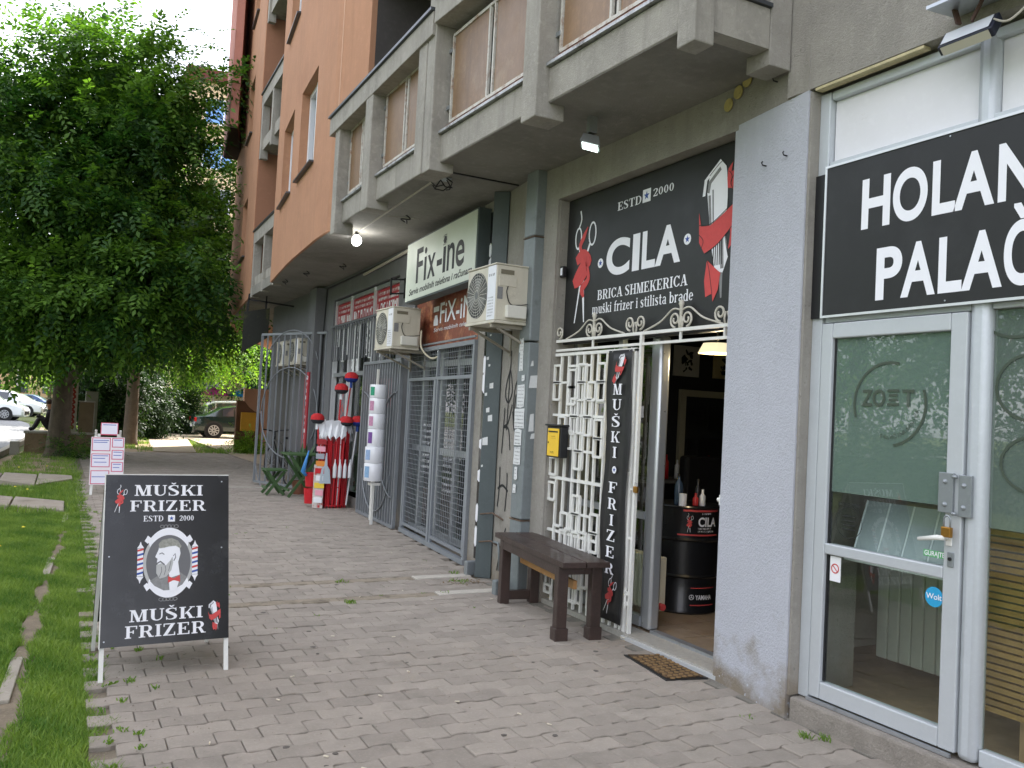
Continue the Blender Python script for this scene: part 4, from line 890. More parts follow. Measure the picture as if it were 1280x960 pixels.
# lever handle, lock, hasp plates and padlock
hd = MB().tube([(3.485, 2.44, 1.055), (3.44, 2.44, 1.055), (3.435, 2.455, 1.055), (3.44, 2.55, 1.035)], [.011, .011, .012, .009], 10); hd.build('handle', M_wpaint, door, smooth='all')
B(3.478, 3.4845, 2.415, 2.445, 1.02, 1.085).build('handle_plate', M_wpaint, door, bevel=.004)
B(3.478, 3.4845, 2.405, 2.435, .93, .995).build('lock_plate', mat('galvanised', (1, 1, 1)), door, bevel=.004); MB().cyl((3.472, 2.42, .965), (3.478, 2.42, .965), .008).build('lock_cylinder', M_black, door)
hasp = thing('hasp_plate', 'perforated steel hasp bolted across the pancake shop door', 'hasp', (3.47, 2.4, 1.25))
gal = mat('galvanised', (1, 1, 1))
B(3.470, 3.484, 2.412, 2.482, 1.165, 1.34).build('plate', gal, hasp, bevel=.002); B(3.468, 3.482, 2.325, 2.385, 1.155, 1.335).build('plate', gal, hasp, bevel=.002)
for y, z in ((2.45, 1.3), (2.45, 1.2), (2.36, 1.29), (2.36, 1.195)): MB().lathe([(0, .010), (.008, .006), (.012, 0)], (0, 0, 0), 12).build('bolt_head', gal, hasp, world=False)
k = 0
for o in list(COL.objects):
    if o.name.startswith('bolt_head') and o.parent == hasp:
        y, z = ((2.45, 1.3), (2.45, 1.2), (2.36, 1.29), (2.36, 1.195))[k]; k += 1
        o.data.transform(Matrix.Rotation(-PI / 2, 4, 'Y')); o.location = (3.468 - 3.47 if y < 2.4 else 0, y - 2.4, z - 1.25)
for z in (1.325, 1.165): MB().tube([(3.466, 2.41, z), (3.455, 2.40, z), (3.466, 2.388, z)], .008, 8).build('hasp_eye', gal, hasp, smooth='all')
lock = thing('padlock', 'brass padlock hanging from the door hasp', 'padlock', (3.455, 2.42, 1.09))
B(3.443, 3.465, 2.40, 2.445, 1.06, 1.105).build('body', mat('brass', hexc('b0813c'), .3, metal=.8, var=.15), lock, bevel=.004)
MB().tube([(3.454, 2.407, 1.10)] + [(3.454, 2.4225 + .0155 * math.cos(a), 1.135 + .018 * math.sin(a)) for a in [math.radians(d) for d in range(180, -1, -20)]][::-1][::-1] + [(3.454, 2.438, 1.10)], .004, 8).build('shackle', gal, lock, smooth='all')
# inside the pancake shop
t = thing('menu_stand', 'row of tilted grey menu boards leaning behind the door glass', 'menu board', (3.7, 2.9, .9))
for k in range(4):
    y = 3.09 - k * .14; mb = MB(); mb.add([(3.66, y, .86), (3.66, y - .13, .86), (3.80, y - .10, 1.14), (3.80, y + .03, 1.14)] + [(3.668, y, .86), (3.668, y - .13, .86), (3.808, y - .10, 1.14), (3.808, y + .03, 1.14)], [(0, 1, 2, 3), (7, 6, 5, 4), (0, 4, 5, 1), (1, 5, 6, 2), (2, 6, 7, 3), (3, 7, 4, 0)]); mb.build('board', mat('menu_grey', hexc('b4b9bd'), .5, var=.1), t)
    MB().bar((3.659, y - .0, .86), (3.797, y + .03, 1.14), .007).build('white_edge', M_print, t)
B(3.62, 3.84, 2.42, 3.11, .84, .855).build('shelf', M_wpaint, t)
rad = thing('white_radiator', 'white vertical panelled cabinet behind the lower door pane', 'radiator', (4.4, 3.2, .18))
for k in range(6): B(4.36, 4.44, 3.03 + k * .078, 3.10 + k * .078, .18, .71).build('panel', mat('cream_enamel', hexc('d9d6c8'), .4, var=.05), rad, bevel=.006)
bl = thing('bamboo_blind', 'slatted bamboo blind low behind the right shop window', 'blind', (3.72, 1.7, .3))
mbm = mat('bamboo', hexc('a8824c'), .6, var=.3, scale=9, rnd=.12)
for k in range(26): B(3.70, 3.712, 1.0, 2.44, .30 + k * .031, .322 + k * .031).build('slat', mbm, bl)
ct = thing('wooden_counter', 'plain wooden counter panel under the bamboo blind', 'counter', (3.8, 1.7, .12))
B(3.74, 3.80, .2, 2.25, .12, .88).build('front_panel', mat('light_plywood', hexc('b08d68'), .5, var=.2, scale=2, streak=.2), ct); B(3.72, 4.2, .2, 2.25, .88, .91).build('top', mat('light_plywood', (1, 1, 1)), ct)
# ------------------------------------------------------------ graphics shared by the signs
def star(cx, cy, r, ri=.4):
    return [(cx + (r if i % 2 == 0 else r * ri) * math.sin(i * PI / 5), cy + (r if i % 2 == 0 else r * ri) * math.cos(i * PI / 5)) for i in range(10)]
def starpatch(fr, cx, cy, r, parent, round_=False, t=.0012):
    MB().flat(arcpts(cx, cy, r, r, 0, 345, 22) if round_ else R(cx - r, cx + r, cy - r, cy + r), fr, t).build('star_patch', M_print, parent)
    a = star(cx, cy, r * .72); MB().flat(a, fr, t + .0006).build('star', M_bluep, parent)
def scissors(fr, ox, oy, s, parent, rot=0.0, t=.0012):
    ca, sa = math.cos(rot), math.sin(rot); T = lambda p: (ox + s * (p[0] * ca - p[1] * sa), oy + s * (p[0] * sa + p[1] * ca))
    w_ = MB(); r_ = MB()
    for poly in [[(-.02, -.02), (.05, .06), (-.17, -.98), (-.2, -.98)], [(-.06, .05), (.05, -.02), (.13, -.98), (.1, -.98)]]: w_.flat([T(p) for p in poly], fr, t)
    for p in ribbon(cr([(.0, 0), (.12, .2), (.2, .36)], 4), .05) + ribbon(cr([(0, 0), (-.08, .2), (-.14, .36)], 4), .05): w_.flat([T(q) for q in p], fr, t + .0003)
    for p in ring(.27, .52, .12, .21, .035, .035) + ring(-.17, .5, .11, .2, .035, .035): w_.flat([T(q) for q in p], fr, t + .0006)
    for p in ribbon(cr([(-.17, .68), (-.1, .82), (-.14, .98)], 4), .035): w_.flat([T(q) for q in p], fr, t)
    w_.build('scissors_print', M_print, parent)
    for i, pts in enumerate(([(.12, .66, .02), (.0, .5, .1), (-.1, .35, .09), (-.02, .22, .06)], [(-.2, .1, .16), (0, .18, .22), (.2, .05, .16), (.05, -.06, .04)], [(-.26, -.3, .16), (-.1, -.2, .3), (.12, .0, .3), (.2, -.02, .1)], [(.16, -.02, .06), (.2, -.25, .1), (.02, -.4, .14), (.08, -.55, .05)])):
        for p in rib3(pts, 5): r_.flat([T(q) for q in p], fr, t + .001 + i * .0003)
    r_.build('ribbon_print', M_redp, parent)
def clippers(fr, ox, oy, s, parent, rot=0.0, t=.0012):
    ca, sa = math.cos(rot), math.sin(rot); T = lambda p: (ox + s * (p[0] * ca - p[1] * sa), oy + s * (p[0] * sa + p[1] * ca))
    w_ = MB(); g_ = MB(); r_ = MB(); d_ = MB()
    w_.flat([T(p) for p in [(-.20, .60), (-.16, .84), (.10, 1.0), (.20, .90), (.25, .45), (.22, -.05), (.30, -.40), (.20, -.62), (.04, -.60), (-.04, -.30), (-.12, .12)]], fr, t)
    w_.flat([T(p) for p in [(-.30, .56), (-.27, .80), (.06, 1.04), (.10, 1.0), (-.21, .78), (-.24, .56)]], fr, t + .0002)
    g_.flat([T(p) for p in [(-.20, .60), (-.17, .76), (.06, .93), (.09, .88), (-.12, .72), (-.15, .58)]], fr, t + .0005)
    for x0, x1, y0, y1 in ((-.17, -.12, .08, .55), (-.09, -.06, -.1, .62), (.10, .17, -.56, .1)): g_.flat([T(p) for p in [(x0, y1), (x1, y1), (x1 + .05, y0), (x0 + .05, y0)]], fr, t + .0006)
    for k in range(5): d_.flat([T(p) for p in [(-.02 + .045 * k, -.50), (.0 + .045 * k, -.50), (.0 + .04 * k, -.1), (-.02 + .04 * k, -.1)]], fr, t + .0007)
    for p in ribbon(cr([(-.16, .84), (.10, 1.0), (.20, .9), (.25, .45), (.22, -.05), (.30, -.4)], 4), .012): d_.flat([T(q) for q in p], fr, t + .0008)
    g_.flat([T(p) for p in [(.12, -.60), (.2, -.62), (.2, -.98), (.17, -.98)]], fr, t)
    w_.build('clippers_print', M_print, parent); g_.build('clippers_shading', M_greyp, parent); d_.build('clippers_lines', M_ink, parent)
    fold = [[(.24, .86), (.33, .94), (.30, .80), (.44, .84), (.46, .62), (.42, .42), (.34, .56), (.24, .58), (.22, .72)],
            [(-.36, .34), (-.33, -.12), (-.20, -.30), (.10, -.18), (.46, .10), (.48, .40), (.20, .24), (-.10, .10), (-.30, .12)],
            [(.30, .12), (.46, .14), (.42, -.20), (.30, -.30), (.33, -.08)],
            [(-.14, -.40), (.02, -.52), (.16, -.62), (.12, -.86), (.02, -1.02), (.0, -.90), (-.14, -.94), (-.18, -.70)]]
    for i, poly in enumerate(fold): r_.flat([T(p) for p in poly], fr, t + .0012 + i * .0003)
    r_.build('ribbon_print', M_redp, parent)
    e_ = MB()
    for pts in ([(-.34, .14), (-.30, .14), (-.1, .12), (.2, .26), (.47, .42)], [(-.20, -.30), (.1, -.18), (.46, .1)], [(.34, .56), (.3, .66), (.36, .74)], [(-.14, -.40), (-.08, -.56), (.0, -.9)], [(-.34, .0), (-.24, -.1), (-.28, -.22)], [(.26, .82), (.32, .74), (.30, .62)]):
        for p in ribbon(cr(pts, 4), .012): e_.flat([T(q) for q in p], fr, t + .0026)
    e_.build('ribbon_lines', M_ink, parent)

# ------------------------------------------------------------ CILA sign over the barber shop
sg = thing('shop_sign', 'large black barber sign with big white CILA between scissors and red ribboned clippers', 'sign', (3.6, 4.96, 2.08))
B(3.60, 3.63, 3.935, 5.985, 2.085, 3.262).build('panel', M_signblk, sg)
f = wallframe(3.6, 0, 0)       # u = -Y : use negative Y as x
U = lambda y: -y
for ch, y0_, w_ in (('C', 5.405, .30), ('I', 5.07, .085), ('L', 4.955, .155), ('A', 4.80, .275)): text(ch, .262, f, U(y0_), 2.585, M_print, sg, bold=.034, width=w_, name='letter')
serif('ESTD', .062, f, U(5.285), 3.055, M_print, sg, width=.30); serif('2000', .055, f, U(4.855), 3.075, M_print, sg, width=.235)
starpatch(f, U(4.93), 3.10, .047, sg); starpatch(f, U(5.485), 2.688, .037, sg, True); starpatch(f, U(4.457), 2.712, .037, sg, True)
serif('BRICA SHMEKERICA', .075, f, U(5.505), 2.405, M_print, sg, width=1.07)
serif('muški frizer i stilista brade', .078, f, U(5.57), 2.30, M_print, sg, width=1.20)
scissors(f, U(5.74), 2.70, .46, sg); clippers(f, U(4.19), 2.72, .44, sg)
# ------------------------------------------------------------ pancake shop sign
sg = thing('shop_sign', 'wide black sign with bold white HOLAND and PALAČ over the pancake shop door', 'sign', (3.47, 2.0, 2.08))
B(3.470, 3.482, -1.1, 3.18, 2.09, 2.868).build('panel', M_signblk, sg)
al = mat('white_alu_edge', (1, 1, 1))
for a in ((3.464, 3.469, -1.1, 3.188, 2.862, 2.874), (3.464, 3.469, -1.1, 3.188, 2.078, 2.09), (3.464, 3.469, 3.176, 3.188, 2.0905, 2.8615)): B(*a).build('trim', al, sg)
f = wallframe(3.47, 0, 0)
def spaced(body, adv, y0, z, h, par):
    for ch, a in zip(body, adv):
        text(ch, h, f, U(a[0]), z, M_print, par, bold=.03, width=a[1], name='letter')
spaced('HOLANDSKE', [(2.952, .165), (2.772, .186), (2.562, .115), (2.455, .19), (2.25, .165), (2.06, .165), (1.87, .15), (1.70, .165), (1.52, .13)], 0, 2.512, .246, sg)
spaced('PALAČINKE', [(2.853, .145), (2.712, .18), (2.518, .115), (2.405, .185), (2.215, .155), (2.03, .05), (1.95, .165), (1.76, .16), (1.58, .13)], 0, 2.150, .25, sg)
for y in (2.48, 1.6): 
    for z in (2.105, 2.85): MB().cyl((3.4695, y, z), (3.467, y, z), .004, 8).build('screw', M_alu, sg)
B(3.478, 3.484, 3.19, 3.262, 2.08, 2.84).build('end_strip', M_black, sg)
# ------------------------------------------------------------ Fix-ine lightbox
sg = thing('shop_sign', 'white lightbox sign reading Fix-ine above the phone repair shop', 'sign', (3.45, 8.4, 2.72))
def skewbox(x0, x1, y0, y1, z0a, z0b, z1a, z1b):
    return MB().add([(x0, y0, z0a), (x1, y0, z0a), (x1, y1, z0b), (x0, y1, z0b), (x0, y0, z1a), (x1, y0, z1a), (x1, y1, z1b), (x0, y1, z1b)], [(3, 2, 1, 0), (4, 5, 6, 7), (0, 1, 5, 4), (1, 2, 6, 5), (2, 3, 7, 6), (3, 0, 4, 7)])
skewbox(3.452, 3.60, 7.42, 9.32, 2.77, 2.70, 3.475, 3.395).build('case', M_postdk, sg, bevel=.006)
skewbox(3.446, 3.4515, 7.44, 9.30, 2.79, 2.72, 3.455, 3.375).build('face', mat('lightbox_face', hexc('d3dacd'), .5, var=.05, scale=1.5, stain=(hexc('c3cbbd'), 1.5, .55, .8)), sg)
f = frame((3.446, 9.30, 2.72), (0, -1, .04), (0, 0, 1))
for ch, x, w_, sz in (('F', .31, .19, .40), ('i', .54, .07, .40), ('x', .64, .22, .40), ('-', .90, .14, .40), ('i', 1.06, .08, .42), ('n', 1.17, .19, .42), ('e', 1.39, .21, .40)):
    text(ch, sz, f, x, .175, mat('distressed_black_print', hexc('22252a'), .7, var=.0, stain=(hexc('a9afa8'), 70, .62, .72)) if ch != 'e' else M_ink, sg, bold=.012, width=w_, name='letter')
mb = MB()
for k in range(8): mb.flat(R(1.05 + .018 * (k % 3), 1.13 + .018 * (k % 2), .46 + k * .014, .467 + k * .014), f, .003)
mb.build('letter_flourish', M_ink, sg)
text('Servis mobilnih telefona i računara', .072, f, .12, .055, M_ink, sg, width=1.68, shear=.25, bold=.018)
# brown banner under it
bn = thing('window_banner', 'orange brown banner with white phone logo over the wire grille doors', 'banner', (3.68, 8.4, 2.18))
MB().prism([(3.635, 7.62), (3.812, 9.84), (3.83, 9.84), (3.653, 7.62)], (Vector((0, 0, 0)), Vector((1, 0, 0)), Vector((0, 1, 0)), Vector((0, 0, 1))), 2.215, 2.78).build('panel', mat('burnt_orange_print', hexc('94503a'), .5, var=.3, scale=2.5, col2=hexc('6b3a2b'), stain=(hexc('c98a63'), 5, .5, .66)), bn)
f = frame((3.8085, 9.84, 0), (-.177, -2.22, 0), (0, 0, 1))
V_ = lambda y: 9.84 - y
text('FiX-iNE', .24, f, V_(8.92), 2.48, M_print, bn, width=1.25, bold=.01); text('Servis mobilnih telefona', .048, f, V_(9.12), 2.39, M_print, bn, width=1.3, shear=.2)
MB().flat([(V_(9.14), 2.46), (V_(8.98), 2.46), (V_(8.98), 2.52), (V_(9.02), 2.58), (V_(9.10), 2.58), (V_(9.14), 2.52)], f, .002).flat(R(V_(9.16), V_(8.96), 2.62, 2.68), f, .002).build('phone_logo', M_print, bn)
# narrow black strip with white shapes
bn = thing('strip_banner', 'tall narrow black banner with cut off white letters beside the dark post', 'banner', (3.52, 7.27, .1))
MB().prism([(3.545, 7.19), (3.555, 7.36), (3.57, 7.36), (3.56, 7.19)], (Vector((0, 0, 0)), Vector((1, 0, 0)), Vector((0, 1, 0)), Vector((0, 0, 1))), .12, 3.42).build('panel', M_signblk2, bn)
f = frame((3.556, 7.37, 0), (-.058, -1, 0), (0, 0, 1))
for i, (z, s_) in enumerate(((3.05, .07), (2.9, .08), (1.95, .09), (1.78, .10), (.55, .09), (.9, .06), (.33, .1), (1.2, .05))):
    MB().flat(arcpts(.04 + .02 * (i % 2), z, s_ * .5, s_, -90, 90, 8) + [(0.015, z + s_ * .7), (.015, z - s_ * .7)], f, .004).build('white_mark', M_print, bn)
# ------------------------------------------------------------ hanging barber banner
bn = thing('vertical_banner', 'tall narrow black barber banner tied to the white lattice', 'banner', (3.52, 5.03, .08))
n_ = 24; mb = MB()
vs, fs = [], []
for i in range(n_ + 1):
    z = .075 + (1.995 - .075) * i / n_; c_ = 5.045 - .012 * math.sin(i * .5) - .0; hw = .147
    for j in range(5):
        s_ = j / 4; y = c_ + hw - 2 * hw * s_; vs.append((3.522 + .006 * math.sin(i * .55 + j) * (1 if i < n_ - 2 else .3), y, z))
for i in range(n_):
    for j in range(4): a = i * 5 + j; fs.append((a, a + 1, a + 6, a + 5))
mb.add(vs, fs); b_ = mb.build('cloth', M_signblk, bn, smooth='all'); sdf = b_.modifiers.new('solid', 'SOLIDIFY'); sdf.thickness = .002
f = wallframe(3.511, 0, 0)
letters = [('M', 1.675), ('U', 1.565), ('Š', 1.445), ('K', 1.335), ('I', 1.225), ('F', .975), ('R', .86), ('I', .745), ('Z', .635), ('E', .52), ('R', .405)]
for ch, z in letters: serif(ch, .078, f, U(5.048), z, M_print, bn, align='CENTER', width=.112 if ch != 'I' else .052)
starpatch(f, U(5.045), 1.14, .026, bn, True)
clippers(f, U(5.05), 1.86, .12, bn, rot=-.5); scissors(f, U(5.03), .27, .15, bn, rot=-.3)
mb = MB()
for y in (4.94, 5.15): mb.tube([(3.52, y, 1.985), (3.54, y + .004, 2.01), (3.55, y, 2.0)], .0025, 5)
for y in (4.895, 5.195): mb.tube([(3.52, y, 1.13), (3.545, y, 1.135)], .0025, 5)
mb.build('tie', M_wpaint, bn)

# ------------------------------------------------------------ A-boards
def aboard(name, label, o, ux, tilt_vec, W_, H_, leg, mboard, group=None):
    t = thing(name, label, 'signboard', o); return t
c0 = Vector((.262, 4.95, .17)); a0 = Vector((.255, 5.20, 1.055)); uv_ = Vector((.63, .03, .0)).normalized(); vv = (a0 - c0); vv = (vv - uv_ * vv.dot(uv_)).normalized()
ab = thing('barber_signboard', 'black folding barber board reading MUŠKI FRIZER on white metal legs', 'signboard', (.58, 5.1, 0))
f = (c0, uv_, vv, uv_.cross(vv).normalized())
if f[3].y > 0: f = (c0, uv_, vv, -f[3])
Wb, Hb = .655, .915
MB().prism(R(0, Wb, 0, Hb), f, -.006, 0).build('board', M_signblk2, ab)
MB().prism(R(-.004, .001, -.005, Hb + .006), f, -.009, .001).build('edge_trim', M_wpaint, ab)
MB().prism(R(.004, Wb, Hb + .0005, Hb + .005), f, -.009, .001).build('edge_trim', M_wpaint, ab)
P = lambda x, y, t=0: tuple(f[0] + f[1] * x + f[2] * y + f[3] * t)
for x in (.012, Wb - .012):
    MB().bar(P(x, -.0, -.018), P(x, -.185, -.018), .022, .02).build('leg', M_wpaint, ab); MB().bar(P(x, 0, -.019), P(x, Hb, -.019), .022, .02, ).build('frame_bar', M_wpaint, ab)
    top = Vector(P(x, Hb - .02, -.03)); MB().bar(top, (top.x, 5.56, .0), .02).build('leg', M_wpaint, ab)
MB().bar((c0.x + .02, 5.45, .32), (c0.x + .64, 5.47, .32), .018).build('frame_bar', M_wpaint, ab)
back = MB(); t1 = Vector(P(.0, Hb, -.035)); t2 = Vector(P(Wb, Hb, -.035)); b1 = Vector((t1.x, 5.53, .17)); b2 = Vector((t2.x, 5.54, .17))
back.add([t1, t2, b2, b1] + [v + Vector((0, .006, .002)) for v in (t1, t2, b2, b1)], [(0, 1, 2, 3), (7, 6, 5, 4), (0, 4, 5, 1), (1, 5, 6, 2), (2, 6, 7, 3), (3, 7, 4, 0)]).build('rear_board', M_signblk2, ab)
serif('MUŠKI', .060, f, .148, .799, M_print, ab, width=.365); serif('FRIZER', .060, f, .127, .712, M_print, ab, width=.402)
serif('ESTD', .031, f, .197, .656, M_print, ab, width=.105); serif('2000', .029, f, .385, .657, M_print, ab, width=.078); starpatch(f, .343, .671, .018, ab)
serif('MUŠKI', .062, f, .140, .121, M_print, ab, width=.378); serif('FRIZER', .063, f, .120, .038, M_print, ab, width=.413)
scissors(f, .075, .783, .078, ab, rot=-.15); clippers(f, .575, .125, .08, ab, rot=.1)
for x, y in ((.615, .88), (.615, .5), (.03, .47), (.02, .03)): MB().prism(arcpts(x, y, .004, .004, 0, 330, 10), f, 0, .003).build('screw', M_alu, ab)
# the portrait roundel: a plain line drawing of a bearded man in profile
cx, cy = .332, .428
G3 = mat('mid_grey_print', hexc('6a6a6c'), .6); G4 = mat('light_grey_print', hexc('b7b7b5'), .6)
MB().flat(arcpts(cx, cy, .118, .155, 0, 352, 40), f, .001).build('oval', G3, ab)
mb = MB()
for p in ring(cx, cy, .132, .172, .016, .018, 0, 360, 44): mb.flat(p, f, .0016)
mb.build('oval_frame', G4, ab)
for s_ in (1, -1):
    mb = MB(); o_ = [(cx + x, cy + s_ * y) for x, y in arcpts(0, 0, .135, .19, 38, 142, 16)]; i_ = [(cx + x, cy + s_ * y) for x, y in arcpts(0, -.02, .125, .17, 38, 142, 16)]
    for k in range(16): mb.flat([o_[k], o_[k + 1], i_[k + 1], i_[k]], f, .002)
    for x in (-.11, .11): mb.flat([(cx + x, cy + s_ * .105), (cx + x * 1.15, cy + s_ * .12), (cx + x * 1.0, cy + s_ * .15), (cx + x * .8, cy + s_ * .13)], f, .0023)
    mb.build('scroll_band', M_print, ab)
    mb = MB()
    for k in range(-2, 3):
        for p in ring(cx + k * .018, cy + s_ * .198, .013, .010, .003, .003, 0, 360, 10): mb.flat(p, f, .0013)
    mb.build('ornament', M_greyp, ab)
for s_, px_ in ((-1, .186), (1, .470)):
    MB().flat(R(px_ - .015, px_ + .015, cy - .07, cy + .08), f, .0018).flat([(px_ - .018, cy + .082), (px_ + .018, cy + .082), (px_ + .006, cy + .10), (px_, cy + .118), (px_ - .006, cy + .10)], f, .0018).flat([(px_ - .018, cy - .072), (px_ + .018, cy - .072), (px_ + .006, cy - .09), (px_, cy - .108), (px_ - .006, cy - .09)], f, .0018).build('barber_pole', M_print, ab)
    r_, b2_ = MB(), MB()
    for k in range(6):
        y = cy - .062 + k * .025; (r_ if k % 2 else b2_).flat([(px_ - .015, y), (px_ + .015, y + .008), (px_ + .015, y + .019), (px_ - .015, y + .011)], f, .0024)
    r_.build('pole_stripe', M_redp, ab); b2_.build('pole_stripe', M_bluep, ab)
T2 = lambda pts: [(cx + x * .118, cy + y * .155) for x, y in pts]
MB().flat(T2([(-.80, -.62), (-.4, -.42), (.5, -.36), (.84, -.55), (.62, -.8), (.2, -.97), (-.2, -.97), (-.6, -.8)]), f, .0021).build('coat', mat('coat_grey_print', hexc('8f8f8e'), .6, var=.3, scale=60), ab)
MB().flat(T2([(-.46, .45), (-.6, .2), (-.50, .14), (-.52, .0), (-.46, -.1), (-.5, -.22), (-.3, -.34), (.0, -.3), (.05, -.55), (.5, -.45), (.42, .0), (.52, .3), (.45, .62), (.0, .72), (-.4, .66)]), f, .0026).build('face', M_print, ab)
MB().flat(T2([(-.42, .50), (-.46, .66), (-.3, .80), (.1, .86), (.4, .76), (.56, .56), (.50, .48), (.30, .58), (0, .56), (-.2, .52)]), f, .0031).build('hair', mat('hair_grey_print', hexc('a3a399'), .6, var=.45, scale=90), ab)
MB().flat(T2([(-.54, -.08), (-.3, -.02), (-.12, -.1), (.08, .08), (.16, .2), (.2, .0), (.12, -.28), (-.1, -.5), (-.38, -.56), (-.54, -.36)]), f, .0033).build('beard', G4, ab)
mb = MB()
for p in (ribbon([(-.42, .3), (-.3, .34), (-.2, .28)], .03), ribbon([(.2, .22), (.28, .3), (.3, .16), (.22, .05)], .035), ribbon([(-.55, -.04), (-.36, .04), (-.18, -.08)], .05), ribbon([(-.4, -.5), (-.3, -.3), (-.32, -.15)], .025), ribbon([(-.2, -.45), (-.12, -.25), (-.16, -.1)], .025), ribbon([(.0, -.3), (.06, -.1), (.1, .05)], .025), ribbon([(-.62, .2), (-.5, .12)], .03)):
    for q in p: mb.flat(T2(q), f, .0037)
mb.build('ink_lines', G3, ab)
MB().flat(T2([(.02, -.62), (.06, -1.0), (.34, -1.0), (.5, -.6)]), f, .0036).build('shirt', M_print, ab)
MB().flat(T2([(-.02, -.72), (-.02, -.48), (.2, -.56), (.26, -.56), (.5, -.46), (.52, -.70), (.27, -.64), (.2, -.64)]), f, .0041).build('bow_tie', M_redp, ab)

# white price board on an easel
pb = thing('price_board', 'white board with pink bordered price cards on white legs by the grass', 'signboard', (.7, 14.2, gz(14.2)))
g0 = gz(14.2); o_ = Vector((.46, 14.1, g0 + .15)); uu = Vector((.49, .03, 0)).normalized(); vv = Vector((0, .28, .78)).normalized(); f = (o_, uu, vv, uu.cross(vv)); 
if f[3].y > 0: f = (f[0], uu, vv, -f[3])
pinkm = mat('pink_card_border', hexc('d7607c'), .6, var=.1); cardm = mat('card_paper', hexc('eeecf8'), .6, var=.03)
MB().prism(R(0, .46, 0, .74), f, -.012, 0).build('board', mat('board_white', hexc('efe9ec'), .5), pb)
MB().prism(R(.12, .36, .775, .97), f, -.012, 0).build('top_card', pinkm, pb); MB().flat(R(.13, .35, .79, .96), f, .002).build('card_face', cardm, pb)
for x0, x1, y0, y1 in ((.01, .265, .52, .73), (.01, .265, .27, .48), (.01, .265, .01, .22), (.285, .45, .58, .73), (.285, .45, .39, .54), (.285, .45, .20, .35), (.285, .45, .01, .16)):
    MB().flat(R(x0, x1, y0, y1), f, .001).build('card_border', pinkm, pb); MB().flat(R(x0 + .012, x1 - .012, y0 + .012, y1 - .012), f, .002).build('card_face', cardm, pb)
bi = mat('blue_pen', hexc('6f7fc0'), .6)
text('Lomax', .045, f, .04, .155, bi, pb, width=.19); text('140', .045, f, .08, .03, bi, pb, width=.11); text('99,-', .05, f, .09, .54, bi, pb, width=.12); text('NIVEA', .045, f, .305, .09, bi, pb, width=.125)
text('350', .05, f, .18, .81, bi, pb, width=.12); text('36 kom. 3sl', .03, f, .145, .875, M_ink, pb, width=.19)
mb = MB()
for x0, x1, yy in ((.03, .24, .68), (.03, .22, .65), (.03, .24, .44), (.03, .2, .40), (.05, .22, .34), (.31, .42, .69), (.31, .43, .50), (.31, .42, .31), (.03, .24, .115), (.31, .42, .45), (.31, .40, .26), (.15, .33, .93)): mb.flat(R(x0, x1, yy, yy + .012), f, .003)
mb.build('handwriting', bi, pb)
P = lambda x, y, t=0: f[0] + f[1] * x + f[2] * y + f[3] * t
for x in (.06, .40):
    p = P(x, 0, -.03); MB().bar(P(x, .76, -.03), (p.x - .03, p.y - .06, g0), .035, .025).build('leg', M_wpaint, pb); MB().bar(P(x, .86, -.035), (p.x, p.y + .62, g0 + .01), .03, .025).build('leg', M_wpaint, pb)
for x in (.10, .37): MB().prism(R(x - .02, x + .02, .742, .79), f, -.02, .004).build('clip', M_wpaint, pb)
IDX = (Vector((0, 0, 0)), Vector((1, 0, 0)), Vector((0, 1, 0)), Vector((0, 0, 1)))
def scribble(fr, x0, x1, y, h, m, parent, seed=1, t=.002, name='print_lines', mb=None):
    r = random.Random(seed); b = mb or MB(); x = x0
    while x < x1 - h * .3:
        w_ = h * r.uniform(.35, .6); b.flat(R(x, x + w_ * .35, y, y + h), fr, t)
        if r.random() < .8: b.flat(R(x + w_ * .35, x + w_, y + h * r.choice([0, .4, .75]), y + h * r.choice([.8, 1])), fr, t)
        x += w_ + h * r.uniform(.15, .3) + (h * .4 if r.random() < .12 else 0)
    if mb is None: b.build(name, m, parent)
# ------------------------------------------------------------ downpipe, dark post, graffiti, posters
dp = thing('downpipe_casing', 'tall blue grey sheet metal pipe casing with torn white posters', 'downpipe', (3.45, 6.28, 0))
for z0, z1 in ((.0, .62), (.63, 2.10), (2.11, 2.98), (2.99, 3.55)): B(3.40, 3.50, 6.19, 6.378, z0 + .004, z1).build('casing_section', M_bluegrey, dp, bevel=.01)
mrb = mat('rusty_band', hexc('6d5a4b'), .7, var=.4, scale=20)
for z in (.62, 2.98): B(3.396, 3.49, 6.186, 6.382, z + .001, z + .009).build('band', mrb, dp)
f = frame((3.399, 6.378, 0), (0, -1, 0), (0, 0, 1)); paper = mat('weathered_paper', hexc('dcdedd'), .8, var=.12, scale=20, stain=(hexc('a9a89f'), 14, .6, .75))
r = random.Random(4)
for i, (x, z, w_, h_) in enumerate(((.03, 2.02, .07, .12), (.04, 1.86, .06, .16), (.03, 1.56, .13, .19), (.0, 1.38, .17, .17), (.02, 1.24, .12, .13), (.03, 1.08, .11, .15), (.05, .96, .05, .1), (.04, .84, .05, .07), (.10, 1.78, .05, .05))):
    p = [(x + r.uniform(-.01, .01), z), (x + w_ * .5, z + r.uniform(-.012, .006)), (x + w_ + r.uniform(-.01, .01), z + .004), (x + w_, z + h_ * .6), (x + w_ + r.uniform(-.012, .004), z + h_), (x + w_ * .4, z + h_ + r.uniform(-.01, .012)), (x, z + h_ * .96)]
    MB().flat(p, f, .002 + .0006 * i).build('torn_poster', paper, dp)
    mb = MB()
    for k in range(int(h_ / .03)): scribble(f, x + .012, x + w_ - .012, z + .012 + k * .03, .009, None, None, i * 7 + k, .0028 + .0006 * i + .0005, mb=mb)
    if mb.v: mb.build('poster_lines', M_greyp, dp)
f = frame((3.40, 6.1895, 0), (1, 0, 0), (0, 0, 1))
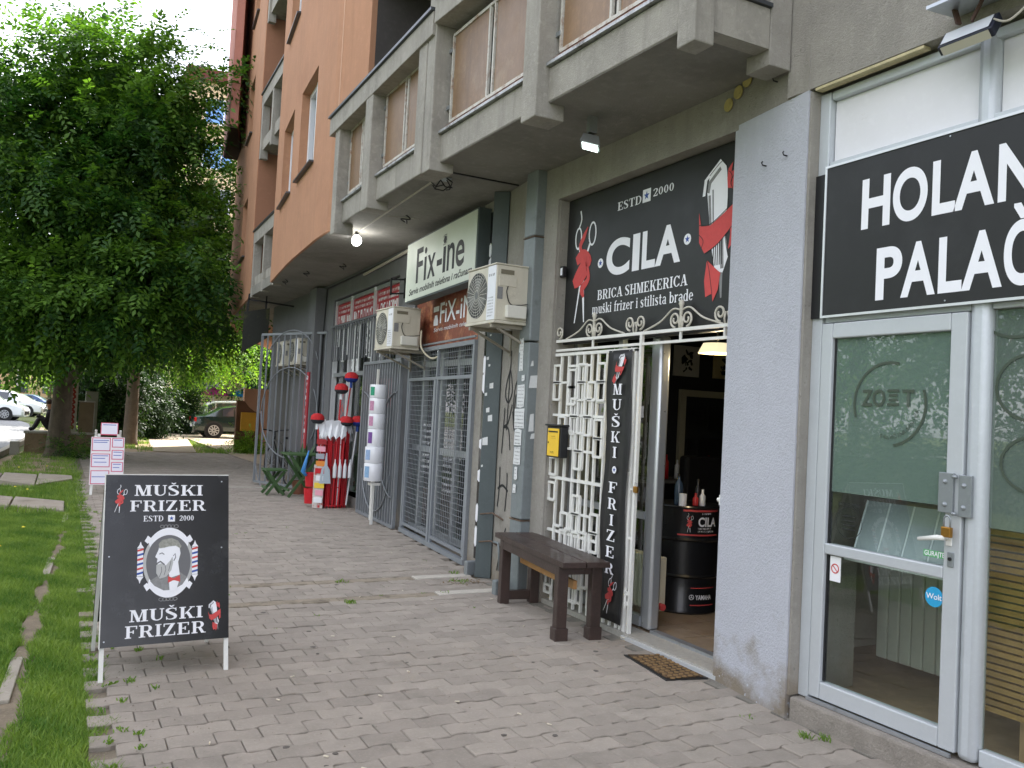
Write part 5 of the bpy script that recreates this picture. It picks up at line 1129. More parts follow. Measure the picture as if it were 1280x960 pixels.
for i, (x, z, w_, h_) in enumerate(((.015, 1.72, .085, .11), (.03, 1.36, .05, .15), (.05, 1.3, .05, .05), (.02, 1.9, .03, .05))):
    MB().flat([(x, z), (x + w_, z + .005), (x + w_ - .006, z + h_), (x + .01, z + h_ - .008)], f, .002).build('torn_poster', paper, dp)
po = thing('dark_post', 'dark green grey boxed metal post beside the wire grille doors', 'post', (3.48, 7.08, 0))
MB().prism([(3.425, 7.05), (3.54, 6.955), (3.60, 7.03), (3.485, 7.125)], IDX, 0, 3.54).build('casing', M_postdk, po, bevel=.006)
B(3.38, 3.50, 7.13, 7.19, .0, .13).build('pipe_foot', mat('galvanised', hexc('9a9fa2'), .4, metal=.6, var=.1), po, bevel=.01)
f = frame((3.425, 7.049, 0), (.115, -.095, 0), (0, 0, 1))
for i, (z, s_) in enumerate(((1.98, .02), (1.92, .015), (1.72, .035), (1.65, .02), (1.5, .03), (1.42, .04), (1.2, .05), (2.2, .012), (2.6, .01), (1.0, .015))):
    MB().flat([(.01 + .02 * (i % 3), z), (.01 + .02 * (i % 3) + s_, z + .004), (.012 + .02 * (i % 3) + s_ * .9, z + s_ * 1.6), (.008 + .02 * (i % 3), z + s_ * 1.3)], f, .001).build('sticker_remnant', paper, po)
for z in (.58, .33): MB().tube([(3.43, 7.0, z), (3.50, 6.9, z + .02), (3.52, 6.72, z - .02)], .008, 6).build('strap', mrb, po, smooth='all')
gb = thing('cable_stub', 'thin white pipe stub low on the plaster by the pipe casing', 'pipe', (3.49, 6.7, .3))
MB().tube([(3.50, 6.85, .35), (3.48, 6.72, .36), (3.48, 6.70, .30), (3.49, 6.69, .12)], .010, 8).build('pipe', M_bluegrey, gb, smooth='all')
tag(B(3.26, 3.37, 6.30, 6.37, .0, .12).build('metal_box', M_bluegrey, bevel=.008), 'small grey metal box at the foot of the pipe casing', 'box')
gr = MB(); f = frame((3.556, 7.02, 0), (-.076, -.62, 0), (0, 0, 1))
for pts in ([(.30, 2.06), (.29, 1.9), (.22, 1.78), (.20, 1.66), (.28, 1.60), (.36, 1.68), (.34, 1.8), (.29, 1.88), (.28, 1.7), (.27, 1.35)],
            [(.52, 1.82), (.44, 1.74), (.41, 1.58), (.44, 1.46), (.52, 1.42)], [(.52, 1.60), (.46, 1.66), (.45, 1.5), (.53, 1.48)], [(.52, 1.42), (.46, 1.36), (.40, 1.52)], [(.20, 1.55), (.19, 1.36), (.17, 1.14)], [(.38, 1.58), (.30, 1.42), (.20, 1.38), (.32, 1.36), (.38, 1.18)],
            [(.15, 1.02), (.16, .84), (.13, .66)], [(.34, .98), (.35, .84), (.33, .64)], [(.12, .82), (.24, .86), (.38, .82)], [(.38, .50), (.30, .38), (.24, .22), (.2, .10)]):
    for q in ribbon(cr(pts, 6), .022): gr.flat([(min(a, .545), b) for a, b in q], f, .0015)
gr.build('graffiti', M_ink, bld)

# ------------------------------------------------------------ white lattice grille
la = thing('lattice_grille', 'white welded security lattice with square motifs before the barber window', 'security grille', (3.55, 5.4, 0))
def lbar(a, b, w_=.016, name='bar', m=None): MB().bar(a, b, w_).build(name, m or M_wpaint, la)
X = 3.55
def lb(y0, z0, y1, z1, w_=.021, x=X, name='bar'): lbar((x, y0, z0), (x, y1, z1), w_, name)
lb(6.06, .0, 6.06, 1.995, .024); lb(4.895, .0, 4.895, 2.0, .024); lb(6.072, 1.995, 4.883, 1.995, .024); lb(6.072, .015, 4.883, .015, .024)
lb(4.84, .0, 4.84, 2.10, .024); 
for z in (.68, 1.02): lb(4.883, z, 4.852, z, .014)
lb(6.05, 1.51, 5.25, 1.51); lb(6.05, 1.01, 5.25, 1.01, .024); lb(6.05, .59, 5.25, .59); lb(6.05, 1.26, 5.93, 1.26, .014); lb(6.05, .82, 5.92, .82, .014)
for y in (5.90, 5.79, 5.665, 5.57, 5.46, 5.37, 5.25): lb(y, .02, y, 1.99, .019, X + .002)
for y in (5.16, 5.08, 5.0, 4.95): lb(y, .02, y, 1.99, .018, X + .004)
def sq(y, z, w_=.10, h_=.135):
    mb = MB(); x = X - .012
    for a, b in (((y - w_ / 2, z - h_ / 2), (y + w_ / 2, z - h_ / 2)), ((y - w_ / 2, z + h_ / 2), (y + w_ / 2, z + h_ / 2)), ((y - w_ / 2, z - h_ / 2), (y - w_ / 2, z + h_ / 2)), ((y + w_ / 2, z - h_ / 2), (y + w_ / 2, z + h_ / 2))):
        mb.bar((x, *a), (x, *b), .023, .018)
    mb.build('square_link', M_wpaint, la)
SQ = [(5.935, 1.84), (5.935, 1.70), (5.565, 1.84), (5.565, 1.70), (5.70, 1.80), (5.70, 1.665), (5.655, 1.575), (5.46, 1.575), (5.655, 1.435), (5.46, 1.435), (5.57, 1.31), (5.57, 1.17), (5.30, 1.84), (5.30, 1.70), (5.31, 1.42), (5.31, 1.28), (5.83, 1.43), (5.73, 1.32), (5.94, 1.10), (5.42, 1.70)]
for y, z in SQ: sq(y, z); sq(y, 2.0 - z)
for y, z in ((5.85, .42), (5.50, .28), (5.93, .22)): sq(y, z)
for y, z, y1, z1 in ((5.79, 1.90, 5.46, 1.90), (5.79, 1.77, 5.90, 1.77), (5.37, 1.62, 5.25, 1.62), (5.46, 1.77, 5.25, 1.77), (5.79, 1.37, 5.9, 1.37), (5.62, 1.24, 5.37, 1.24)):
    lb(y, z, y1, z1, .018, X - .001); lb(y, 2 - z, y1, 2 - z1, .018, X - .001)
# head rails and wrought scrolls
lb(6.07, 2.105, 3.94, 2.105, .022, name='head_rail'); lb(6.07, 2.03, 3.94, 2.03, .018, name='head_rail')
for y in (6.0, 5.46, 4.84, 4.42, 4.0): lb(y, 2.03, y, 2.105, .014)
M_scroll = mat('aged_cream_iron', hexc('cfcabc'), .5, var=.2, scale=20, stain=(hexc('8f8270'), 16, .6, .75))
def spiral(y, z, r, sgn, turns=1.35):
    pts = []
    for i in range(22):
        t = i / 21; a = PI * 2 * turns * t - PI / 2; rr = r * (1 - .72 * t); pts.append((X, y + sgn * rr * math.cos(a) * 1.0, z + r * .0 + rr * math.sin(a)))
    return pts
for y, kind in ((6.02, 0), (5.455, 1), (4.93, 2), (4.425, 1), (3.99, 2)):
    for s_ in ((1, -1) if kind else (-1,)):
        pts = [(X, y, 2.115)] + spiral(y + s_ * .062, 2.115 + .055 + (.02 if kind == 2 else 0), .055, -s_)
        MB().tube(spiral(y + s_ * .06, 2.175 + (.01 if kind == 2 else 0), .052, s_), .0075, 6).build('scroll', M_scroll, la, smooth='all')
        MB().tube([(X, y + s_ * .012, 2.11), (X, y + s_ * .02, 2.15), (X, y + s_ * .008, 2.19)], .0065, 6).build('scroll', M_scroll, la, smooth='all')
    if kind == 1:
        MB().tube([(X, y, 2.10), (X, y, 2.17), (X, y, 2.26), (X, y, 2.275), (X, y, 2.30)], [.011, .011, .013, .02, .012], 8).build('finial', M_scroll, la, smooth='all')
        for s_ in (1, -1): MB().tube([tuple(p) for p in cr([(X, y + s_ * .01, 2.235), (X, y + s_ * .09, 2.245), (X, y + s_ * .22, 2.17), (X, y + s_ * .40, 2.118)], 6)], .0065, 6).build('scroll_arm', M_scroll, la, smooth='all')
MB().cyl((3.53, 4.87, .20), (3.53, 4.87, .34), .009).box(3.525, 3.545, 4.85, 4.885, .22, .25).box(3.525, 3.545, 4.85, 4.885, .29, .32).build('slide_bolt', M_wpaint, la)
MB().tube([(3.53 + .035 * math.cos(a), 4.835 + .04 * math.sin(a), .012) for a in [k * PI / 8 for k in range(17)]], .006, 6).build('floor_ring', M_scroll, la, smooth='all')
pl_ = thing('padlock', 'small brass padlock hanging on the white lattice by the open doorway', 'padlock', (3.54, 4.845, 1.02))
B(3.53, 3.55, 4.80, 4.84, 1.0, 1.045).build('body', mat('brass', hexc('b0813c'), .3, metal=.8, var=.15), pl_, bevel=.004); MB().tube([(3.54, 4.81, 1.04), (3.54, 4.81, 1.065), (3.54, 4.83, 1.07), (3.54, 4.838, 1.04)], .003, 6).build('shackle', M_alu, pl_)
mbx = thing('mailbox', 'yellow fronted black letter box hung on the white lattice', 'mailbox', (3.5, 5.82, 1.17))
B(3.46, 3.53, 5.715, 5.925, 1.175, 1.42).build('body', M_black, mbx, bevel=.006)
MB().prism([(3.44, 5.705), (3.54, 5.705), (3.54, 5.935), (3.44, 5.935)], IDX, 1.421, 1.435).build('lid', M_black, mbx, bevel=.004)
B(3.452, 3.459, 5.735, 5.905, 1.185, 1.402).build('front', mat('mailbox_yellow', hexc('f0c530'), .4, var=.05), mbx, bevel=.003)
B(3.4485, 3.4515, 5.75, 5.89, 1.372, 1.382).build('letter_slot', M_ink, mbx); f = wallframe(3.4515, 5.905, 1.185); scribble(f, .055, .115, .02, .016, M_ink, mbx, 3)
MB().cyl((3.4515, 5.885, 1.29), (3.447, 5.885, 1.29), .006, 8).build('lock', M_ink, mbx); scribble(f, .06, .13, .15, .008, mat('faint_print', hexc('b08f25'), .5), mbx, 5)
scribble(f, .06, .13, .135, .008, mat('faint_print', (1, 1, 1)), mbx, 8)
sm = thing('wall_spotlight', 'small square black spotlight in the corner of the barber sign recess', 'spotlight', (3.56, 5.99, 2.7)); B(3.54, 3.575, 5.94, 5.99, 2.63, 2.72).build('body', M_black, sm, bevel=.004); B(3.5385, 3.5397, 5.95, 5.98, 2.645, 2.705).build('lens', M_print, sm)

# ------------------------------------------------------------ bench
be = thing('wooden_bench', 'dark stained narrow wooden bench against the white lattice', 'bench', (3.25, 5.45, 0))
M_wood = mat('dark_stained_wood', hexc('40302a'), .45, var=.35, scale=5, streak=.4, stain=(hexc('2c1f1a'), 4, .5, .7), bump=.6, bscale=40, coat=.15)
a0, a1 = Vector((3.163, 4.81, 0)), Vector((3.345, 6.17, 0)); ax = (a1 - a0).normalized(); nx = Vector((ax.y, -ax.x, 0))
def bx(p, q, w_, z0, z1, name, m=None):
    p = Vector((p[0], p[1], 0)); q = Vector((q[0], q[1], 0)); d = (q - p).normalized(); n = Vector((d.y, -d.x, 0)) * w_ / 2
    MB().prism([tuple((p - n)[:2]), tuple((q - n)[:2]), tuple((q + n)[:2]), tuple((p + n)[:2])], IDX, z0, z1).build(name, m or M_wood, be, bevel=.004)
sh = nx * .10
for k in range(2):
    o = nx * (-.087 + k * .176); bx(a0 + o, a1 + o, .170, .500, .538, 'seat_board')
bx(a0 + ax * .10 - nx * .145, a1 - ax * .10 - nx * .145, .03, .43, .499, 'apron'); bx(a0 + ax * .10 + nx * .145, a1 - ax * .10 + nx * .145, .03, .43, .499, 'apron')
for u in (.12, 1.23):
    for s_ in (-1, 1):
        c_ = a0 + ax * u + nx * s_ * .125; bx(c_ - ax * .035, c_ + ax * .035, .075, .0 if u < 1 else 0, .499, 'leg')
        if u < 1: bx(c_ - ax * .045, c_ + ax * .045, .095, 0, .085, 'foot_block')
    c_ = a0 + ax * u; bx(c_ - nx * .087, c_ + nx * .087, .05, .44, .503, 'cross_rail')
c_ = a0 + ax * 1.23; bx(c_ - nx * .087, c_ + nx * .087, .05, .03, .10, 'cross_rail')
bx(a0 + ax * .168 - nx * .0, a1 - ax * .182, .03, .325, .385, 'stretcher', mat('raw_pine', hexc('b98a54'), .6, var=.25, scale=4, streak=.3))
# ------------------------------------------------------------ doormat
dm = thing('doormat', 'worn brown patterned doormat with black rubber edge by the barber threshold', 'doormat', (3.33, 4.2, 0))
MB().prism([(3.20, 3.98), (3.27, 4.50), (3.485, 4.43), (3.475, 3.93)], IDX, .0, .008).build('rubber_edge', M_black, dm, bevel=.003)
MB().prism([(3.225, 4.005), (3.285, 4.475), (3.468, 4.415), (3.458, 3.955)], IDX, .006, .014).build('coir', mat('coir_brown', hexc('8c6f4c'), .98, var=.5, scale=30, bump=6, bscale=300, stain=(hexc('4a3a2c'), 24, .48, .58)), dm)
mcp = mat('coir_light', hexc('b08d5e'), .98, var=.4, scale=40, bump=4, bscale=300); 
for i in range(5):
    for j in range(11):
        x = 3.245 + i * .045 + .006 * (j % 2) + j * .004; y = 3.975 + j * .042 + i * .002
        MB().prism(arcpts(x, y, .016, .014, 0, 315, 7), IDX, .0135, .0185).build('mat_pebble', mcp, dm)

# ------------------------------------------------------------ air conditioners
def ac(name, label, x0, x1, y0, y1, z0, z1, seed, group=None):
    t = thing(name, label, 'air conditioner', ((x0 + x1) / 2, (y0 + y1) / 2, z0), 0, group)
    m = mat('aged_cream_casing', hexc('cfc9b8'), .55, var=.12, scale=6, streak=.12, stain=(hexc('9d917a'), 7, .6, .8))
    B(x0 + .008, x1, y0, y1, z0 + .03, z1 - .012).build('casing', m, t, bevel=.008)
    B(x0 - .002, x1 + .006, y0 - .006, y1 + .006, z1 - .0115, z1 + .002).build('lid', m, t, bevel=.004); B(x0, x1, y0 - .003, y1 + .003, z0 + .006, z0 + .029).build('base_pan', m, t, bevel=.003)
    f = frame((x0 + .008, y1, z0 + .03), (0, -1, 0), (0, 0, 1)); W_, H_ = y1 - y0, z1 - z0 - .042; cx, cy, rr = W_ * .36, H_ * .5, min(H_, W_) * .44
    MB().prism(arcpts(cx, cy, rr * .98, rr * .98, 0, 352, 40), f, -.004, .0015).build('fan_opening', mat('fan_dark', hexc('3a3c3b'), .7, var=.3, scale=15), t)
    fan = MB()
    for k in range(3):
        a = k * 2 * PI / 3 + seed; fan.flat([(cx + rr * .15 * math.cos(a), cy + rr * .15 * math.sin(a)), (cx + rr * .85 * math.cos(a), cy + rr * .85 * math.sin(a)), (cx + rr * .8 * math.cos(a + .9), cy + rr * .8 * math.sin(a + .9)), (cx + rr * .2 * math.cos(a + .9), cy + rr * .2 * math.sin(a + .9))], f, .003)
    fan.build('fan_blades', mat('fan_grey', hexc('6c6e6c'), .6), t)
    g = MB()
    for k in range(1, 9):
        for p in ring(cx, cy, rr * k / 8.2, rr * k / 8.2, .0035, .0035, 0, 360, 30): g.flat(p, f, .008)
    for k in range(12):
        a = k * PI / 12
        for p in ribbon([(cx - rr * math.cos(a), cy - rr * math.sin(a)), (cx + rr * math.cos(a), cy + rr * math.sin(a))], .0035): g.flat(p, f, .0085)
    g.build('fan_guard', mat('guard_cream', hexc('c9c6ba'), .5), t)
    for p0 in ((cx, cy),): MB().prism(arcpts(cx, cy, rr * .15, rr * .15, 0, 340, 18), f, .004, .010).build('fan_hub', mat('fan_grey', (1, 1, 1)), t)
    lp = mat('label_panel_white', hexc('e6e8ec'), .45, var=.04)
    MB().prism(R(W_ * .72, W_ * .985, .004, H_ - .004), f, 0, .004).build('label_panel', lp, t)
    lm = MB()
    for k in range(7): scribble(f, W_ * .75, W_ * .94, H_ * (.07 + .055 * k), .011, None, None, seed * 5 + k, .0046, mb=lm)
    scribble(f, W_ * .76, W_ * .94, H_ * .80, .022, None, None, seed + 40, .0046, mb=lm); lm.build('label_print', M_greyp, t)
    # near end: grip, valve cover, service cover, cable
    fe = frame((x0 + .008, y0, z0 + .03), (1, 0, 0), (0, 0, 1)); D_ = x1 - x0 - .008
    MB().prism(R(D_ * .12, D_ * .52, H_ * .84, H_ * .92), fe, 0, .004).build('grip', mat('grip_dark', hexc('77715f'), .6), t)
    MB().prism(R(D_ * .08, D_ * .60, H_ * .62, H_ * .80), fe, 0, .007).build('cover', m, t, bevel=.003)
    MB().prism(R(D_ * .28, D_ * .88, H_ * .05, H_ * .28), fe, 0, .05).build('valve_cover', mat('cover_white', hexc('dddbd0'), .5, var=.06), t, bevel=.008)
    MB().flat(R(D_ * .04, D_ * .2, H_ * .38, H_ * .6), fe, .002).build('rating_label', M_greyp, t)
    P = lambda u, v, w_=0: tuple(fe[0] + fe[1] * u + fe[2] * v + fe[3] * w_)
    MB().tube(cr([P(D_ * .34, H_ * .62, .01), P(D_ * .3, H_ * .5, .015), P(D_ * .42, H_ * .3, .02), P(D_ * .7, H_ * .3, .02), P(D_ * 1.0, H_ * .34, .015)], 5), .004, 6).build('cable', M_black, t, smooth='all')
    bm = mat('bracket_steel', hexc('a29b8d'), .55, metal=.3, var=.3, scale=12)
    for y in (y0 + .07, y1 - .07):
        MB().bar((x0 + .01, y, z0 - .012), (x1 + .12, y, z0 - .012), .03, .03).bar((x0 + .06, y, z0 - .025), (x1 + .1, y, z0 - .19), .02, .02).bar((x1 + .11, y, z0 + .05), (x1 + .11, y, z0 - .22), .03, .02).build('bracket', bm, t)
    return t
ac('air_conditioner', 'larger aged cream air conditioner beside the blue grey pipe casing', 3.10, 3.415, 6.27, 6.83, 2.235, 2.735, 1)
ac('air_conditioner', 'aged cream air conditioner left of the Fix-ine lightbox', 3.30, 3.64, 9.27, 9.88, 2.17, 2.66, 2)
ac('air_conditioner', 'pale air conditioner seen through the open grey gate, nearer one', 3.64, 3.90, 15.1, 15.75, 2.17, 2.64, 3)
ac('air_conditioner', 'pale air conditioner seen through the open grey gate, farther one', 3.64, 3.90, 16.05, 16.75, 2.17, 2.64, 4)
hose = thing('ac_hose', 'thin cream hose hanging below the smaller air conditioner', 'hose', (3.6, 9.3, 2.1))
MB().tube(cr([(3.63, 9.2, 2.4), (3.60, 9.1, 2.2), (3.66, 8.95, 2.08), (3.70, 8.8, 2.10)], 6), .011, 6).build('hose', mat('hose_cream', hexc('c8bfa6'), .6), hose, smooth='all')
sc_ = thing('security_camera', 'small white bullet camera under the left corner of the Fix-ine lightbox', 'camera', (3.68, 9.6, 2.72)); MB().cyl((3.60, 9.45, 2.62), (3.66, 9.56, 2.67), .035, 14).build('body', M_wpaint, sc_, smooth=True); MB().cyl((3.66, 9.56, 2.67), (3.74, 9.62, 2.70), .014).build('arm', M_wpaint, sc_); MB().cyl((3.598, 9.447, 2.619), (3.5975, 9.446, 2.6185), .025, 14).build('lens', M_ink, sc_)

# ------------------------------------------------------------ lights and fittings under the soffit
fl = thing('soffit_floodlight', 'grey floodlight with pale lit face under the soffit before the barber sign', 'floodlight', (3.08, 4.88, 3.5))
gm = mat('floodlight_grey', hexc('8b8d8c'), .5, metal=.4, var=.1)
B(3.05, 3.11, 4.86, 4.90, 3.43, 3.55).build('bracket', gm, fl)
MB().add([(2.93, 4.79, 3.33), (3.05, 4.72, 3.30), (3.19, 4.93, 3.33), (3.07, 5.0, 3.36), (2.98, 4.82, 3.40), (3.07, 4.77, 3.38), (3.16, 4.91, 3.41), (3.07, 4.96, 3.43)], [(3, 2, 1, 0), (4, 5, 6, 7), (0, 1, 5, 4), (1, 2, 6, 5), (2, 3, 7, 6), (3, 0, 4, 7)]).build('housing', gm, fl, bevel=.006)
MB().add([(2.955, 4.80, 3.3325), (3.045, 4.745, 3.307), (3.165, 4.925, 3.330), (3.075, 4.98, 3.354)], [(3, 2, 1, 0)]).add([(2.955, 4.80, 3.326), (3.045, 4.745, 3.300), (3.165, 4.925, 3.323), (3.075, 4.98, 3.348)], [(3, 2, 1, 0)]).build('lens', mat('lit_lens', hexc('e8f4ee'), .3, emit=((.85, 1, .95), 1.2)), fl)
bulb = thing('soffit_bulb', 'glowing bare bulb under the grey soffit near the orange wall', 'lamp', (2.97, 9.75, 3.5))
MB().lathe([(0, -.062), (.03, -.055), (.052, -.03), (.058, 0), (.05, .03), (.03, .052), (.02, .07)], (2.97, 9.75, 3.44), 16).build('globe', mat('bulb_glow', (1, 1, 1), .5, emit=((1, .98, .92), 9)), bulb, smooth='all')
MB().cyl((2.97, 9.75, 3.49), (2.97, 9.75, 3.552), .025).build('socket', M_black, bulb)
cd = thing('ceiling_conduit', 'pale cable conduit along the soffit to the glowing bulb', 'conduit', (2.85, 8.2, 3.54)); MB().tube([(2.97, 9.7, 3.542), (2.83, 7.1, 3.542)], .011, 6).build('conduit', mat('pvc_conduit', hexc('b7b1a3'), .6, var=.2), cd); MB().tube([(2.97, 8.7, 3.545), (3.3, 8.62, 3.545)], .006, 5).build('cable', mat('pvc_conduit', (1, 1, 1)), cd)
sp_ = thing('wire_lamp', 'black wire lamp holder on the soffit above the Fix-ine lightbox', 'lamp', (2.86, 6.95, 3.5))
for k in range(5):
    a = k * 1.25; MB().tube([(2.86 + .03 * math.cos(a), 6.95 + .03 * math.sin(a), 3.55), (2.86 + .1 * math.cos(a + .4), 6.95 + .1 * math.sin(a + .4), 3.5), (2.86 + .07 * math.cos(a + 1), 6.95 + .07 * math.sin(a + 1), 3.45), (2.86 + .09 * math.cos(a + 2), 6.95 + .09 * math.sin(a + 2), 3.46)], .006, 5).build('wire', M_ink, sp_)
B(2.80, 2.93, 6.90, 7.02, 3.535, 3.551).build('plate', mat('galvanised', (1, 1, 1)), sp_)
for i, (x, y) in enumerate(((3.12, 8.55), (3.25, 13.2), (3.5, 12.1), (3.2, 14.4))):
    t = thing('loose_cable', ['knotted black cable hanging from the soffit close behind the lightbox', 'black bracket on the soffit above the household shop', 'small black hook on the soffit nearest the red window signs', 'black hook on the soffit farthest back near the open gate'][i], 'cable', (x, y, 3.5)); MB().tube(cr([(x, y, 3.55), (x + .04, y - .05, 3.50), (x - .03, y + .05, 3.51), (x + .03, y + .08, 3.49), (x, y - .04, 3.48), (x + .02, y, 3.46)], 5), .007, 5).build('cable', M_ink, t)
wl = thing('wall_lamp_bracket', 'empty dark lamp bracket on the slate wall left of the lightbox', 'bracket', (3.8, 10.35, 3.05)); MB().bar((3.79, 10.30, 3.14), (3.62, 10.30, 3.12), .02).bar((3.79, 10.30, 2.96), (3.62, 10.30, 2.94), .02).bar((3.62, 10.30, 3.14), (3.62, 10.30, 2.92), .02).bar((3.81, 10.30, 3.16), (3.81, 10.30, 2.9), .03).build('bracket', M_ink, wl)
pw = thing('cable_run', 'black cables running along the wall top and down past the red signs', 'cable', (3.88, 12, 3.4)); MB().tube([(3.79, 10.2, 3.50), (3.86, 12.0, 3.49), (3.93, 14.4, 3.47), (3.94, 14.55, 2.7), (3.94, 14.56, .3)], .012, 6).build('cable', M_ink, pw)
MB().tube([(3.74, 9.7, 3.49), (3.86, 12.2, 3.44)], .02, 8).build('pipe', mat('pvc_conduit', (1, 1, 1)), pw)
for i, (y, z) in enumerate(((3.985, 3.445), (3.90, 3.497), (3.815, 3.54))):
    x = 3.49 if y > 3.93 else 3.497 - .13 * (3.93 - y) - .006; MB().prism(arcpts(0, 0, .040, .040, 0, 345, 24), frame((x, y, z), (-.06, -1, 0), (0, 0, 1)), 0, .005).build('yellowed_disc', mat('yellow_disc', hexc('b9a86a'), .7, var=.15, scale=20, stain=(hexc('8a7a4a'), 20, .6, .75)), bld)
for i, (y, z, x) in enumerate(((3.62, 2.98, 3.45), (3.44, 2.99, 3.43), (3.55, 3.44, 3.44))):
    t = thing('wall_hook', ['small black hook in the pale pillar, left one of two', 'small black hook in the pale pillar, right one of two', 'small black hook in the plaster above the pale pillar'][i], 'hook', (x, y, z)); MB().tube([(x + .03, y, z), (x - .015, y, z), (x - .022, y, z + .012), (x - .015, y, z + .02)], .004, 6).build('hook', M_ink, t)
# floodlight over the pancake sign
ff = thing('mirror_floodlight', 'tilted floodlight with black frame and mirror face above the pancake shop sign', 'floodlight', (3.3, 2.3, 3.2))
MB().add([(3.30, 2.44, 3.195), (3.30, 2.19, 3.195), (3.33, 2.19, 3.165), (3.33, 2.44, 3.165), (3.35, 2.44, 3.275), (3.35, 2.19, 3.275), (3.38, 2.19, 3.245), (3.38, 2.44, 3.245)], [(3, 2, 1, 0), (4, 5, 6, 7), (0, 1, 5, 4), (1, 2, 6, 5), (2, 3, 7, 6), (3, 0, 4, 7)]).build('housing', mat('navy_black', hexc('202433'), .4), ff, bevel=.005)
MB().add([(3.301, 2.425, 3.205), (3.301, 2.205, 3.205), (3.339, 2.205, 3.266), (3.339, 2.425, 3.266)], [(0, 1, 2, 3)]).build('glass', mat('sky_white_glass', hexc('eef2fa'), .15, metal=.3), ff)  # near-white colour stands in for the sky mirrored in the glass
MB().add([(3.300, 2.425, 3.190), (3.300, 2.205, 3.190), (3.328, 2.205, 3.162), (3.328, 2.425, 3.162)], [(3, 2, 1, 0)]).build('fins', mat('fins_cream', hexc('c9c4b4'), .5), ff)
rb = mat('rusty_brown_steel', hexc('5a4138'), .7, var=.4, scale=30)
MB().bar((3.33, 2.36, 3.28), (3.34, 2.40, 3.40), .025, .01).bar((3.33, 2.30, 3.27), (3.36, 2.24, 3.42), .025, .01).bar((3.36, 2.24, 3.42), (3.43, 2.3, 3.42), .02).build('bracket', rb, ff); MB().tube(cr([(3.33, 2.20, 3.24), (3.31, 2.12, 3.20), (3.34, 2.05, 3.27), (3.38, 2.06, 3.36)], 5), .005, 6).build('cable', mat('pvc_conduit', (1, 1, 1)), ff)
hp = thing('metal_hood', 'grey sheet metal hood at the top right corner over the mirror floodlight', 'hood', (3.35, 2.0, 3.36)); MB().add([(3.22, 2.44, 3.345), (3.24, 1.2, 3.345), (3.42, 1.2, 3.36), (3.42, 2.44, 3.36), (3.22, 2.44, 3.36), (3.24, 1.2, 3.36), (3.42, 1.2, 3.40), (3.42, 2.44, 3.40)], [(3, 2, 1, 0), (4, 5, 6, 7), (0, 1, 5, 4), (1, 2, 6, 5), (2, 3, 7, 6), (3, 0, 4, 7)]).build('plate', M_alu, hp)

# ------------------------------------------------------------ phone repair shop: wire grille doors
fx = thing('wire_grille_doors', 'blue grey steel doors filled with wire mesh under the orange brown banner', 'grille', (3.7, 8.7, 0))
GX = lambda y, o=0.0: 3.605 + (y - 7.61) * (3.79 - 3.605) / (9.85 - 7.61) - o
M_gb = mat('pale_blue_grey_steel', hexc('8f9499'), .45, metal=.2, var=.12, scale=9, stain=(hexc('6c6257'), 16, .66, .8))
def gbar(y0, z0, y1, z1, w_=.03, o=.02, name='bar', m=None): MB().bar((GX(y0, o), y0, z0), (GX(y1, o), y1, z1), w_).build(name, m or M_gb, fx)
gbar(9.85, 0, 9.85, 2.19, .045); gbar(7.62, 0, 7.62, 2.19, .045); gbar(9.87, 2.19, 7.60, 2.19, .045); gbar(9.87, .03, 7.60, .03, .05, .03, 'threshold'); gbar(9.85, 1.85, 7.62, 1.85, .035)
gbar(8.78, .05, 8.78, 1.84, .05, .022); gbar(8.72, .05, 8.72, 1.84, .03, .022); gbar(8.76, 1.86, 8.76, 2.18, .03); gbar(9.80, .08, 9.80, 1.83, .03); gbar(7.68, .08, 7.68, 1.83, .03); gbar(9.85, .11, 7.62, .11, .03)
gbar(9.85, 2.245, 7.6, 2.245, .02, .03)
mb = MB()
y = 7.70
while y < 9.80:
    mb.bar((GX(y, .012), y, .11), (GX(y, .012), y, 2.18), .0042); y += .058
z = .15
while z < 2.17:
    mb.bar((GX(7.65, .016), 7.65, z), (GX(9.83, .016), 9.83, z), .0042); z += .058
o = mb.build('wire_mesh', M_gb, fx); o['kind'] = 'stuff'
sf = thing('phone_shopfront', 'dark glazed phone repair shop front behind the wire mesh', 'shopfront', (3.9, 8.7, 0))
for y, w_ in ((9.55, .06), (9.0, .09), (8.55, .05), (8.12, .11), (7.75, .06)): B(3.84, 3.90, y, y + w_, .03, 2.6).build('mullion', M_alu, sf, bevel=.006)
for z in (.05, 1.0, 2.0): B(3.85, 3.89, 7.7, 9.9, z, z + .07).build('rail', M_alu, sf)
B(3.868, 3.874, 7.65, 9.9, .1, 2.6).build('pane', glass_mat('clear_glass'), sf)
f = frame((3.866, 9.9, 0), (0, -1, 0), (0, 0, 1))
mb = MB()
for k in range(9): scribble(f, .35, .6 + .04 * (k % 3), 1.30 - k * .07, .03, None, None, k, .001, mb=mb); scribble(f, 1.0, 1.25, 1.15 - k * .07, .025, None, None, k + 30, .001, mb=mb)
for k in range(12): scribble(f, 1.88, 2.1, .75 - k * .05, .025, None, None, k + 60, .001, mb=mb); scribble(f, 1.7, 1.95, 1.9 - k * .06, .03, None, None, k + 90, .001, mb=mb)
mb.build('window_lettering', M_print, sf)
for y, z, c_ in ((8.05, 1.25, 'c83a3a'), (7.98, 1.0, 'e0e0e0'), (8.2, .95, '9cc0dc')): B(3.858, 3.866, y, y + .08, z, z + .11).build('sticker', mat('sticker_' + c_, hexc(c_), .5), sf)
